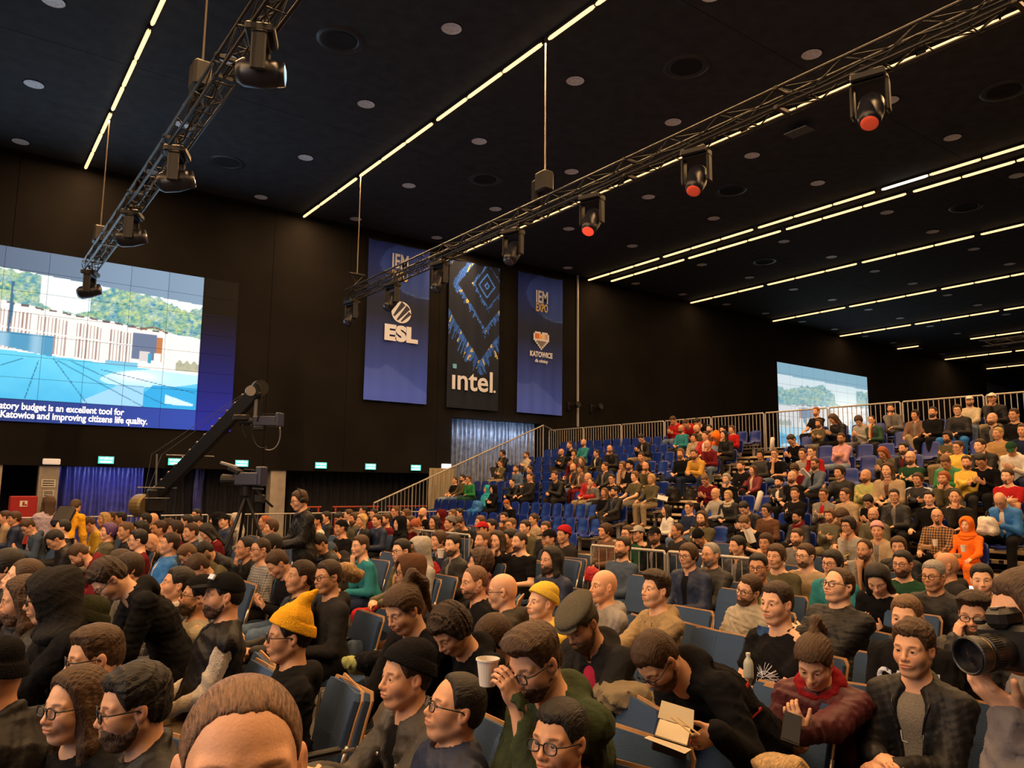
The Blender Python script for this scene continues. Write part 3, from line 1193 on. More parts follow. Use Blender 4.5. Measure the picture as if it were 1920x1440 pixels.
for x in DLX:
    for y in DLY:
        d = y*math.cos(YAW)+x*math.sin(YAW)
        u = x*math.cos(YAW)-y*math.sin(YAW)
        if d < 3 or abs(u)/d > .75 or (CEIL-1.9)/d > .78:
            continue
        e = empty('downlight', (x, y, CEIL-.002))
        j_ = DLX.index(x)
        tag(e, 'round pale recessed downlight, %s from the far wall, %s line from the left' % (ORD[DLY.index(y)], ORD[j_]), 'downlight', 'round recessed downlights')
        add_obj('rim', dl_rim, M_BLACK, e)
        add_obj('reflector', dl_ref, M_DOWN, e)

vent_a = MB().lathe([(.50, 0), (.48, -.02), (.36, -.025), (.34, -.01)], n=36).mesh('vent_ring', True)
vent_b = MB().lathe([(.34, -.012), (.28, -.03), (.24, -.012), (.16, -.028), (.10, -.012), (0, -.012)], n=36).mesh('vent_core', True)
M_VENT = mat('vent_ring', (.030, .034, .044), rough=.4)
for i, (x, y, w) in enumerate([(5.8, 21.75, 'near the far end of the left truss'), (5.86, 14.05, 'left of the first long tube row'), (12.33, 18.2, 'over the far middle truss'),
                               (12.3, 10.4, 'over the middle truss'), (18.8, 14.26, 'just this side of the double tube row'), (18.85, 6.65, 'at the right edge of the picture'),
                               (25.95, 10.5, 'beyond the double tube row at the right'), (26.0, 18.2, 'beyond the double row, far end')]):
    e = empty('ceiling_vent', (x, y, CEIL-.001))
    tag(e, 'large round black air outlet in the ceiling '+w, 'vent')
    add_obj('ring', vent_a, M_VENT, e)
    add_obj('core', vent_b, M_DARK, e)
e = empty('ceiling_sensor', (16.65, 10.5, CEIL))
tag(e, 'small grey rectangular plate hanging under the ceiling between tube rows', 'sensor')
MB().box((0, 0, -.18), (.38, .62, .03), bev=.006).build('plate', mat('grey_plate', (.10, .11, .12)), e)
MB().tube([(.0, 0, 0), (0, 0, -.16)], .035, 10).build('stem', M_BLACK, e)

# tube lights: rows of three 1.36 m tubes, then a joint
M_TUBE = mat('tube_glow', (1, .9, .7), rough=.4, emit=(1.0, .64, .30), estr=1.6)
M_TUBE2 = mat('tube_glow_pale', (1, .9, .8), rough=.4, emit=(1.0, .82, .62), estr=2.2)
tube_me = MB().tube([(0, -.68, -.09), (0, -.60, -.09), (0, .60, -.09), (0, .68, -.09)], [.026, .042, .042, .026], 10).mesh('tube', True)
tube_me2 = tube_me.copy()
bat_me = MB().box((0, 0, -.035), (.09, 1.38, .06)).tube([(0, -.69, -.06), (0, -.69, -.10)], .012, 6).tube([(0, .69, -.06), (0, .69, -.10)], .012, 6).mesh('batten')
ROWNAME = ['the row over the left truss', 'the long row above the middle truss cables', 'the row seen along the middle truss', 'the nearer of the double rows', 'the farther of the double rows',
           'the first single row beyond the double rows', 'the second single row beyond the double rows', 'the third single row beyond the double rows', 'a short row far down the hall', 'a very distant row', 'the last row of the hall']
ROWSHORT = ['row over left truss', 'long row above middle truss cables', 'row seen along middle truss', 'nearer of double rows', 'farther of double rows', 'first row beyond double rows', 'second row beyond double rows',
            'third row beyond double rows', 'short row far down the hall', 'very distant row', 'last row of the hall']
rt = random.Random(4)
for r, x in enumerate(ROWNAME):
    x = ROW_X[r]
    for g in range(8):
        for k in range(3):
            y = 24.5-(g*4.40)-(k*1.41)-.70-(.5 if r == 4 else 0)
            d = y*math.cos(YAW)+x*math.sin(YAW)
            u = x*math.cos(YAW)-y*math.sin(YAW)
            if y < -1 or d < 4 or abs(u)/d > .80 or (CEIL-1.9)/d > .80:
                continue
            if r == 8 and 0 < g*3+k < 3:
                continue
            e = empty('tube_light', (x, y, CEIL-.01))
            tag(e, 'warm tube light, %s from the far wall, in %s' % (ORD[g*3+k], ROWSHORT[r]), 'tube light', 'tube lights of '+ROWNAME[r])
            pale = (r == 4 and False) or (r == 3 and g == 3 and k == 0) or (r == 2 and g >= 5)
            add_obj('tube', tube_me2 if pale else tube_me, M_TUBE2 if pale else M_TUBE, e)
            add_obj('batten', bat_me, M_DARK, e)

# ------------------------------------------------------------------ LED walls: panels carrying one moving picture
M_LED = mat('led_picture', rough=.5, use_attr=True, emit='attr', estr=1.0, spec=.3)
_L = M_LED.node_tree
_L.nodes['Principled BSDF'].inputs['Emission Strength'].default_value = 1.2
_L.nodes['Principled BSDF'].inputs['Specular IOR Level'].default_value = .05
for _k in list(_L.links):
    if _k.to_socket.name == 'Base Color':
        _L.links.remove(_k)
_L.nodes['Principled BSDF'].inputs['Base Color'].default_value = (.01, .01, .01, 1)


def hashn(a, b=0.0):
    v = np.sin(a*127.1+b*311.7)*43758.5453
    return v-np.floor(v)


def vnoise(x, y):
    xi, yi = np.floor(x), np.floor(y)
    fx, fy = x-xi, y-yi
    fx, fy = fx*fx*(3-2*fx), fy*fy*(3-2*fy)
    return (hashn(xi, yi)*(1-fx)+hashn(xi+1, yi)*fx)*(1-fy)+(hashn(xi, yi+1)*(1-fx)+hashn(xi+1, yi+1)*fx)*fy


def fbm(x, y):
    return .5*vnoise(x, y)+.3*vnoise(x*2.1, y*2.1)+.2*vnoise(x*4.3, y*4.3)


def plaza(x, z):
    """the film on the LED wall at wall position x (m along), z (m up): slatted pavilion, trees, blue paving"""
    c = np.zeros(x.shape+(3,))
    def put(m, col):
        c[m] = np.broadcast_to(np.array(col, float), c.shape)[m] if not isinstance(col, np.ndarray) else col[m]
    sky = np.stack([.85+.1*fbm(x, z), .98+0*x, .95+0*x], -1)
    c[:] = np.clip(sky, 0, 1)
    top = 6.74+.012*np.sin(x*9)-(x-1)*.085
    tree = 7.05+.18*np.sin(x*1.9+.6)+.45*fbm(x*3.2, z*1.5)-.16*x*(x < 3)+.12*(x > 3.2)
    leaf = .6*fbm(x*9, z*11)+.4*fbm(x*24, z*26)
    tcol = np.stack([.10+.75*np.clip(leaf*1.9-.55, 0, 1), .32+.55*np.clip(leaf*1.7-.4, 0, 1), .30+.35*fbm(x*5+9, z*6)], -1)
    put((z < tree) | (x < 1.75) & (z < 7.5+.2*fbm(x*5, z*5)), tcol)
    # pavilion with upright slats
    bot = 5.42-.05*(x-1.0)
    put((z < top) & (z > bot), [.98, .93, .86])
    sl = (np.mod(x*11.5, 1) < .38) & (z < top-.22) & (z > bot+.05) & (x < 4.1)
    put(sl, np.stack([.40+.25*fbm(x*2, z*2), .27+.25*fbm(x*2, z*2), .24+.25*fbm(x*2, z*2)], -1))
    wh = (np.mod(x*1.15+.1, 1) < .13) & (z < top) & (z > bot)
    put(wh, [.93, .88, .84])
    put((np.abs(z-(bot+.62)) < .025) & (x < 4.1), [.9, .85, .83])
    put((z < top) & (z > top-.05) & (np.mod(x*3, 1) < .6) & (x < 5.1), [.25, .20, .20])
    put((x > 4.16) & (x < 4.82) & (z < 6.28) & (z > 5.50), [.24, .29, .40])
    put((x > 4.82) & (x < 4.98) & (z < 6.22) & (z > 5.48), [.62, .30, .15])
    put((x > 4.1) & (x < 5.0) & (np.abs(z-6.45+.05*np.sin(x*9)) < .02), [.4, .22, .15])
    put((x > 4.36) & (x < 4.66) & (z < 5.76) & (z > 5.46), [.75, .70, .68])
    put((x > 4.60) & (x < 4.70) & (z < 5.70) & (z > 5.42), [.10, .45, .62])
    put((x > 4.78) & (x < 4.95) & (z < 5.72) & (z > 5.36), [1, .95, .86])
    # paving
    p = z < bot
    sh = .10*fbm(x*1.5, z*1.5)
    pc = np.stack([.10+sh+.06*(z-4), .52+sh+.10*(z-4), .78+sh*.7+.06*(z-4)], -1)
    put(p, pc)
    blob = ((x-4.9)/1.5)**2+((z-4.98-.1*(x-4.9))/.27)**2 < 1
    put(p & blob, np.stack([.62+0*x, .86+0*x, .95+0*x], -1))
    core = np.exp(-(((x-4.35)/.55)**2+((z-5.0)/.16)**2))
    c[p] += (core[..., None]*np.array([.35, .15, .1]))[p]
    shade = (x > 4.55) & (z < 4.85-.28*np.exp(-((x-4.6)/.18)**2)) & (z < 4.78) & p
    put(shade, np.stack([.08+0*x, .50+0*x, .80+0*x], -1))
    patch = (x > 3.0) & (x < 4.55) & (z < 4.72) & (z < 4.2+.55*(x-3.0)) & p
    put(patch, np.stack([.45+0*x, .72+0*x, .90+0*x], -1))
    tri = (x > 5.15) & (x < 5.95) & (z > 4.24-.02*(x-5.1)) & (z < 4.52-.30*(x-5.15)) & p
    put(tri, [.75, .95, 1])
    for (x0, z0, x1, z1) in ((1.0, 4.98, 1.5, 5.22), (1.6, 4.05, 1.86, 5.2), (2.2, 5.3, 3.15, 4.05), (2.3, 5.25, 4.7, 4.05), (3.4, 5.1, 6.0, 4.62), (2.6, 5.28, 5.2, 4.2)):
        dx, dz = x1-x0, z1-z0
        ln = math.hypot(dx, dz)
        t = ((x-x0)*dx+(z-z0)*dz)/ln
        dd = np.abs((x-x0)*dz-(z-z0)*dx)/ln
        put((dd < .010) & (t > 0) & (t < ln) & p, [.05, .22, .36])
    # planter, bench, trunk
    put((x < 2.16) & (z < 5.92-.02*np.maximum(x-1.6, 0)) & (z > 5.52-.16*(x-1)), np.stack([.16+.25*np.clip(np.sin(x*8), 0, 1), .42+.2*np.clip(np.sin(x*8), 0, 1), .60+.15*np.clip(np.sin(x*8), 0, 1)], -1))
    put((x > 1.08) & (x < 1.15+.02*np.sin(z*6)) & (z > 5.9) & (z < 7.3), [.12, .24, .36])
    put((x > 3.5) & (x < 4.35) & (z > 5.25) & (z < 5.38), [.30, .62, .78])
    put((x > 5.4) & (z < 5.55+.05*np.sin(x*30)) & (z > 5.27), np.stack([.40+.3*leaf, .42+.25*leaf, .42+0*x], -1))
    return np.clip(c, 0, 1)


def led_colors(x, z):
    c = np.zeros(x.shape+(3,))
    c[:] = np.stack([.10+.02*x, .14+.03*x, .22+.035*x], -1)*1.0
    pid = np.floor((x-6.05)/1.04)
    c[:] = c*(0.85+.35*hashn(pid, 3.0))[..., None]
    zz = z+(x-1)*.0
    vid = (z < 7.62-.055*(x-1)) & (z > 4.07) & (x < 6.05)
    # the film repeats beyond the left edge of the picture
    xx = np.where(x < .9, 1.8-x, x)
    film = plaza(xx, z+.03)**1.35
    c[vid] = film[vid]
    low = z <= 4.07
    b = np.clip((x+1)/7.5, 0, 1)
    c[low] = np.stack([.02+.01*b, .035+.035*b, .10+.30*b], -1)[low]
    rt_ = x >= 6.05
    g = np.clip((6.9-z)/3.3, 0, 1)
    c[rt_] = np.stack([.002+.012*g, .002+.018*g, .008+.24*g**1.3], -1)[rt_]
    c[rt_ & (z > 7.1)] = [.0008, .0008, .001]
    return c


def led_wall(name, label, x0, x1, z0, z1, pw, ph, fn, nx, nz, flipx=None):
    root = empty(name, (x0, WALL_Y-.05, z0))
    tag(root, label, 'LED screen')
    cols = max(1, round((x1-x0)/pw))
    rows = max(1, round((z1-z0)/ph))
    pw, ph = (x1-x0)/cols, (z1-z0)/rows
    MB().box(((x1-x0)/2, .035, (z1-z0)/2), (x1-x0, .03, z1-z0)).build('back_frame', M_DARK, root)
    gx, gz = np.meshgrid(np.linspace(.004, pw-.004, nx+1), np.linspace(.004, ph-.004, nz+1), indexing='ij')
    idx = np.arange((nx+1)*(nz+1)).reshape(nx+1, nz+1)
    Q = np.stack([idx[:-1, :-1], idx[1:, :-1], idx[1:, 1:], idx[:-1, 1:]], -1).reshape(-1, 4)
    V = np.stack([gx, 0*gx, gz], -1).reshape(-1, 3)
    for i in range(cols):
        for j in range(rows):
            ox, oz = i*pw, j*ph
            C = fn(gx+ox+x0, gz+oz+z0).reshape(-1, 3)
            me = fast_mesh('panel', V, Q, False, C)
            add_obj('panel', me, M_LED, root, mw=Matrix.Translation((ox, 0, oz)))
    return root


big = led_wall('led_wall', 'big LED wall at the left showing a slatted pavilion, trees and blue paving', 6.05-1.04*12, 7.13, 3.47, 8.23, 1.04, .595, led_colors, 44, 26)


def far_colors(x, z):
    u = (x-35.8)/9.15
    v = (z-4.03)/4.65
    c = np.zeros(x.shape+(3,))
    xx = 6.0-u*5.0
    film = plaza(xx, 4.1+v*4.4)**1.2
    wash = np.array([.22, .42, .60])
    lin = film*.55+wash*.30
    c[:] = lin
    c[v > .86-.03*u] = [.20, .36, .46]
    hot = np.exp(-(((u-.75)/.28)**2+((v-.45)/.22)**2))
    c += hot[..., None]*np.array([.40, .34, .24])
    return np.clip(c, 0, 1)


led_wall('led_wall', 'smaller washed-out LED wall far behind the top fence of the stand', 35.8, 44.95, 4.03, 8.69, 1.14, .58, far_colors, 20, 12)


def text_mesh(s, size, extrude=.004, align='LEFT', bold=0.0, shear=0.0, space=1.0):
    cu = bpy.data.curves.new('t', 'FONT')
    cu.body = s
    cu.size = size
    cu.extrude = extrude
    cu.align_x = align
    cu.offset = bold
    cu.shear = shear
    cu.space_character = space
    cu.resolution_u = 3
    o = bpy.data.objects.new('t', cu)
    COL.objects.link(o)
    dg = bpy.context.evaluated_depsgraph_get()
    me = bpy.data.meshes.new_from_object(o.evaluated_get(dg))
    bpy.data.objects.remove(o)
    me.materials.clear()
    return me


UP = Matrix.Rotation(PI/2, 4, 'X')      # text standing upright, facing -Y
M_WHITE_E = mat('white_subtitle', (.9, .9, .9), emit=(1, 1, 1), estr=.95)
for s, x, z in (('atory budget is an excellent tool for', 1.06, 3.80), ('Katowice and improving citizens life quality.', 1.10, 3.57)):
    me = text_mesh(s, .262, .003, bold=.006, space=.98)
    w = max(v.co.x for v in me.vertices)
    target = 3.02 if s[0] == 'a' else 3.62
    add_obj('subtitle', me, M_WHITE_E, big, mw=Matrix.Translation((x-big.location.x, -.008, z-3.47)) @ UP @ Matrix.Diagonal((target/w, 1, 1, 1)))

# ------------------------------------------------------------------ banners
M_BAN = mat('printed_banner', rough=.75, use_attr=True, spec=.2)
M_WHITEP = mat('white_print', (.60, .66, .84), rough=.7)
M_YEL = mat('yellow_print', (.62, .50, .16), rough=.7)
M_LBLUE = mat('light_blue_print', (.12, .38, .72), rough=.7)


def banner(label, x0, x1, z0, z1, fn, nx=44, nz=110):
    root = empty('banner', (x0, WALL_Y-.10, z0))
    tag(root, label, 'banner')
    w, h = x1-x0, z1-z0
    gx, gz = np.meshgrid(np.linspace(0, w, nx+1), np.linspace(0, h, nz+1), indexing='ij')
    idx = np.arange((nx+1)*(nz+1)).reshape(nx+1, nz+1)
    Q = np.stack([idx[:-1, :-1], idx[1:, :-1], idx[1:, 1:], idx[:-1, 1:]], -1).reshape(-1, 4)
    Yw = -.02*np.sin(gx*5+gz*.5)-.015*np.sin(gx*11+1)
    me = fast_mesh('cloth', np.stack([gx, Yw, gz], -1).reshape(-1, 3), Q, True, fn(gx/w, gz/h).reshape(-1, 3))
    add_obj('cloth', me, M_BAN, root)
    MB().tube([(-.02, 0, h+.02), (w+.02, 0, h+.02)], .03, 8).build('top_rod', M_BLACK, root)
    return root, w, h


def blue_banner(u, v):
    g = np.clip((.55-v)/.5, 0, 1)**1.2
    top = np.clip((v-.62)/.3, 0, 1)
    c = np.stack([.014+.034*g+.004*top, .022+.080*g+.018*top, .060+.62*g+.22*top], -1)
    planet = ((u-.95)/.75)**2+((v-.86)/.18)**2 < 1
    c[planet] += np.array([.015, .04, .20])
    rim = np.abs(((u-.95)/.75)**2+((v-.86)/.18)**2-1) < .06
    c[rim & (u > .55)] += np.array([.02, .05, .12])
    facet = (v < .23-.25*np.abs(u-.35)) | ((u+v*1.6) < .55) & (v < .2)
    c[facet] += np.array([.02, .03, .10])
    return c


def chip_banner(u, v):
    c = np.zeros(u.shape+(3,))
    c[:] = [.012, .018, .040]
    for (cu, cv, r0, r1, n) in ((.75, .86, .0, .03, 1), (.75, .86, .06, .09, 1), (.78, .86, .16, .20, 26), (.72, .84, .30, .37, 34), (.62, .80, .50, .66, 46)):
        dd = np.abs(u-cu)*.42+np.abs(v-cv)*1.0*.8
        a = (u-cu)-(v-cv)*.6*np.sign(u-cu+1e-6)
        cell = np.floor((u*1.0+v*1.0*np.sign(u-cu))*n*.9)
        hgt = hashn(cell, n)
        on = (dd > r0*.75) & (dd < (r0+(r1-r0)*(.3+.9*hgt))*.75) & (np.mod((u*1.0+v*1.0*np.sign(u-cu))*n*.9, 1) < .72)
        if n == 1:
            on = (dd > r0*.8+.012) & (dd < r1*.8)
        lum = .5+.8*hashn(cell, n+5)
        c[on] = (np.array([.035, .15, .75])*lum[..., None])[on]
        yel = on & (hashn(cell, n+9) > .86) & (hashn(cell, np.floor(v*60)) > .5)
        c[yel] = [.62, .58, .25]
    c[v < .24] = [.010, .015, .032]
    return c


def put_text(root, s, x, z, size, m, width=None, bold=.01, shear=0, space=1.0, name='lettering', hscale=1.0):
    me = text_mesh(s, size, .004, 'CENTER', bold, shear, space)
    xs = [v.co.x for v in me.vertices]
    k = (width/(max(xs)-min(xs))) if width else 1.0
    add_obj(name, me, m, root, mw=Matrix.Translation((x, -.05, z)) @ UP @ Matrix.Diagonal((k, hscale, 1, 1)))


b1, w, h = banner('blue hanging banner with IEM EXPO and the ESL emblem, left of three', 11.55, 14.08, 4.82, 10.62, blue_banner)
put_text(b1, 'IEM', w*.5, h*.845, .60, M_WHITEP, .66, .012, hscale=1.25)
put_text(b1, 'EXPO', w*.5, h*.765, .48, M_YEL, .66, .006, hscale=1.1)
put_text(b1, 'ESL', w*.54, h*.385, .78, M_WHITEP, 1.36, .045, hscale=.95)
g = MB()
R_ = .40
for k, (a0, a1) in enumerate(((.16, .98), (-.42, .0), (-.98, -.56))):
    pass
disc_c = (w*.54, h*.565)
poly = [(disc_c[0]+R_*math.cos(t*PI/24), disc_c[1]+R_*math.sin(t*PI/24)) for t in range(48)]
g.prism([(p[0], p[1]) for p in poly], .006, Matrix.Rotation(PI/2, 3, 'X'), (0, -.045, 0))
g.build('emblem_disc', M_WHITEP, b1)
for (x0, y0, x1, y1, t0, t1) in ((-.30, -.16, .08, .34, .035, .10), (-.16, -.30, .28, .22, .035, .10), (.0, -.34, .36, .02, .03, .07)):
    d = Vector((x1-x0, y1-y0)).normalized()
    n_ = Vector((-d.y, d.x))
    P = [(x0+n_.x*t0, y0+n_.y*t0), (x0-n_.x*t0, y0-n_.y*t0), (x1-n_.x*t1, y1-n_.y*t1), (x1+n_.x*t1, y1+n_.y*t1)]
    MB().prism([(disc_c[0]+p[0], disc_c[1]+p[1]) for p in P], .004, Matrix.Rotation(PI/2, 3, 'X'), (0, -.053, 0)).build('emblem_stripe', mat('banner_dark', (.022, .03, .065)), b1)

b2, w, h = banner('dark banner with blue light-bar chevrons and the intel lettering, middle of three', 14.93, 17.30, 4.78, 10.52, chip_banner, 90, 220)
put_text(b2, '\u0131ntel', w*.48, h*.125, 1.12, M_WHITEP, 1.86, .018, hscale=1.0)
MB().box((w*.48-.83, -.052, h*.125+.86), (.17, .01, .17)).build('dot', M_LBLUE, b2)
MB().lathe([(0, 0), (.05, 0), (.05, .008), (0, .008)], (w*.48+1.02, -.052, h*.125+.03), 16, Matrix.Rotation(PI/2, 3, 'X')).build('dot', M_WHITEP, b2)
b3, w, h = banner('blue hanging banner with IEM EXPO and the KATOWICE heart, right of three', 18.22, 20.58, 4.81, 10.60, blue_banner)
put_text(b3, 'IEM', w*.52, h*.80, .60, M_WHITEP, .62, .012, hscale=1.2)
put_text(b3, 'EXPO', w*.52, h*.735, .46, M_YEL, .62, .006, hscale=1.05)
put_text(b3, 'KATOWICE', w*.51, h*.405, .30, M_WHITEP, 1.18, .012)
put_text(b3, 'dla odmiany', w*.51, h*.365, .20, M_WHITEP, .68, .004, .25)
rows_ = ['.####.####.', '###########', '###########', '###########', '###########', '.#########.', '..#######..', '...#####...', '....###....', '.....#.....']
hc = {0: (.55, .12, .05), 1: (.60, .16, .06), 2: (.70, .40, .12), 3: (.72, .55, .42), 4: (.45, .35, .38)}
px = .074
ox, oz = w*.51-5.5*px, h*.585
g_w, g_r = MB(), {}
for r_i, rr in enumerate(rows_):
    for c_i, ch_ in enumerate(rr):
        if ch_ != '#':
            continue
        edge = r_i in (0, 9) or c_i in (0, 10) or rows_[r_i-1][c_i] != '#' or rows_[r_i+1][c_i] != '#' or rr[c_i-1] != '#' or rr[c_i+1] != '#'
        cxp, czp = ox+(c_i+.5)*px, oz-(r_i+.5)*px
        if edge or r_i == 4:
            g_w.box((cxp, -.047, czp), (px, .008, px))
        elif r_i < 4:
            g_r.setdefault((c_i//2) % 5, MB()).box((cxp, -.047, czp), (px, .008, px))
        else:
            g_r.setdefault(9, MB()).box((cxp, -.047, czp), (px, .008, px))
g_w.build('heart_outline', M_WHITEP, b3)
for k, v in g_r.items():
    v.build('heart_fill', mat('heart_fill_%d' % k, hc.get(k, (.16, .15, .17))), b3)

# ------------------------------------------------------------------ curtains, columns, door zone
def curtain(name, label, x0, x1, y, z0, z1, m, fold=.16, amp=.05, seed=0, grp=None):
    n = int((x1-x0)/fold*8)
    xs = np.linspace(x0, x1, n+1)
    rr = np.random.RandomState(seed)
    ph = np.cumsum(rr.uniform(.6, 1.4, n+1))*2*PI/8
    gz = np.linspace(z0, z1, 9)
    V = np.array([[xs[i]+.02*math.sin(z*3+i*.3), y+amp*math.sin(ph[i])*(1-.12*math.sin(z*2+i*.1)), z] for i in range(n+1) for z in gz])
    idx = np.arange((n+1)*9).reshape(n+1, 9)
    Q = np.stack([idx[:-1, :-1], idx[1:, :-1], idx[1:, 1:], idx[:-1, 1:]], -1).reshape(-1, 4)
    o = add_obj(name, fast_mesh(name, V, Q, True), m)
    return tag(o, label, 'curtain', grp)


curtain('curtain', 'blue shiny foil curtain in the doorway behind the crane', 2.66, 4.88, 25.2, 0, 2.36, M_NAVY, .22, .06, 1)
curtain('curtain', 'narrow blue strip of curtain beside the tripod camera', 6.35, 6.62, 25.25, 0, 2.36, M_NAVY, .1, .03, 2)
curtain('curtain', 'black curtain between the crane and the grey column', 4.95, 8.6, 25.5, 0, 2.36, M_CURT, .24, .06, 3)
curtain('curtain', 'long black curtain behind the door zone left of the stand', 9.05, 15.2, 25.5, 0, 2.36, M_CURT, .26, .06, 4)
curtain('curtain', 'pale pleated foil curtain behind the upper left end of the stand', 15.25, 19.6, 25.0, 0, 4.5, M_FOIL, .20, .07, 5)
curtain('curtain', 'beige cloth hung behind the foot of the sloping handrail', 14.1, 15.2, 24.1, .6, 2.5, mat('beige_cloth', (.34, .29, .20), rough=.85, noise=.2), .12, .03, 6)
# lamps that glow on the foil
area('foil_lamp', (17.4, 24.0, 4.0), 3.6, .3, 30, (.55, .72, 1.0), (RAD(60), 0, 0))
area('door_lamp', (3.9, 24.6, 2.2), 2.0, .2, 10, (.4, .45, 1.0), (RAD(35), 0, 0))
for x0, x1, lab in ((-.2, 1.28, 'grey concrete column at the left edge of the picture'), (2.12, 2.60, 'grey concrete column with paper notices'), (8.50, 9.0, 'grey concrete column behind the man with headphones')):
    o = MB().box(((x0+x1)/2, 24.75, 1.16), (x1-x0, .4, 2.32), bev=.01).build('column', M_CONC)
    tag(o, lab, 'column')
    if x0 == 2.12:
        for (px_, pz_, pw_, ph_) in ((2.36, 1.83, .34, .22), (2.38, 1.55, .26, .17)):
            p_ = MB().box((px_, 24.54, pz_), (pw_, .008, ph_)).build('notice', mat('paper', (.62, .60, .56)), None)
            tag(p_, 'white paper notice with dark lines on the grey column, '+('upper one' if ph_ > .2 else 'lower one'), 'notice')
            for q_ in range(3):
                MB().box((px_, 24.533, pz_+ph_*.3-q_*ph_*.28), (pw_*.8, .004, .022)).build('printed_line', M_DARK, p_)
o = empty('lamp_box', (2.38, 24.45, 2.42))
tag(o, 'pale box lamp on the wall above the column with notices', 'lamp')
MB().box((0, 0, 0), (.42, .1, .16), bev=.02).build('housing', mat('pale_box', (.75, .70, .64), emit=(1, .9, .8), estr=.25), o)
M_EXIT = mat('exit_green', (.02, .4, .32), emit=(.10, .72, .62), estr=1.1)
for i, x in enumerate([3.71, 5.56, 7.52, 10.13, 11.94, 13.73]):
    e = empty('exit_sign', (x, WALL_Y-.06, 2.50))
    tag(e, 'green glowing exit sign over the doors, '+['directly above the blue foil curtain', 'beside the crane arm', 'just above the tripod camera', 'first right of the column behind the headphone man',
                                                'second right of the column behind the headphone man', 'last before the white sign at the handrail'][i], 'sign')
    MB().box((0, .02, 0), (.44, .05, .24), bev=.01).build('housing', M_BLACK, e)
    MB().box((0, -.01, 0), (.40, .012, .20)).build('lit_panel', M_EXIT, e)
    m_ = mat('exit_white', (.9, 1, 1), emit=(.8, 1, .98), estr=1.0)
    add_obj('lettering', text_mesh('WYJ\u015aCIE', .085, .002, 'CENTER', .002), m_, e, mw=Matrix.Translation((.0, -.018, .015)) @ UP)
    MB().box((0, -.018, -.05), (.32, .004, .045)).build('arrow_bar', m_, e)
e = empty('exit_sign', (15.02, WALL_Y-.06, 2.55))
tag(e, 'white glowing box sign just above the sloping handrail', 'sign')
MB().box((0, 0, 0), (.40, .06, .24), bev=.01).build('lit_panel', mat('white_sign', (1, 1, 1), emit=(.85, .92, 1), estr=1.2), e)
MB().box((0, .04, 0), (.43, .03, .27), bev=.01).build('housing', M_BLACK, e)
e = empty('hose_cabinet', (1.78, 24.1, 0))
tag(e, 'dark red fire hose cabinet with a white pictogram at far left', 'cabinet')
MB().box((0, 0, .87), (.62, .4, 1.25), bev=.02).build('body', mat('dark_red', (.30, .012, .014), rough=.5), e)
MB().box((.0, -.206, 1.30), (.17, .008, .15)).build('pictogram', mat('paper', (.6, .6, .6)), e)
MB().box((.0, -.212, 1.30), (.05, .004, .10)).box((.05, -.212, 1.27), (.04, .004, .05)).build('pictogram_mark', mat('dark_red'), e)
for x, w in ((20.96, 'left'), (22.25, 'right')):
    e = empty('wall_floodlight', (x, WALL_Y, 5.25))
    tag(e, 'small black wall bracket light, '+w+' of the pale vertical wall strip', 'lamp')
    MB().box((0, -.05, 0), (.12, .1, .35)).tube([(0, -.1, .05), (.28, -.28, .1)], .02, 6).build('bracket', M_BLACK, e)
    MB().lathe([(0, -.1), (.11, -.1), (.13, .08), (0, .08)], (.3, -.3, .05), 14, Matrix.Rotation(PI/2.4, 3, 'X')).build('lamp_head', M_BLACK, e)
e = MB().box((63.5, WALL_Y-.08, 8.2), (3.6, .04, 3.2)).build('banner', mat('dim_blue', (.03, .04, .10), noise=.4, nscale=2))
tag(e, 'dim bluish banner at the far right end of the long wall', 'banner')
# low red bench lights seen behind the barriers
for i, (x0, x1) in enumerate(((9.3, 10.1), (10.5, 12.2), (12.5, 14.3))):
    o = MB().box(((x0+x1)/2, 24.2, 1.14), (x1-x0, .06, .05), bev=.01).box((x0+.1, 24.2, .56), (.05, .05, 1.1)).box((x1-.1, 24.2, .56), (.05, .05, 1.1)).build('door_barrier', mat('red_bar', (.32, .05, .03), rough=.5))
    tag(o, 'red barrier bar in front of the black curtain, '+['short left one', 'middle one', 'right one by the stand rail'][i], 'barrier')

# ------------------------------------------------------------------ trusses, hoists, moving lights
M_ALU = mat('dark_truss', (.035, .032, .030), rough=.42, metal=.6, noise=.15)


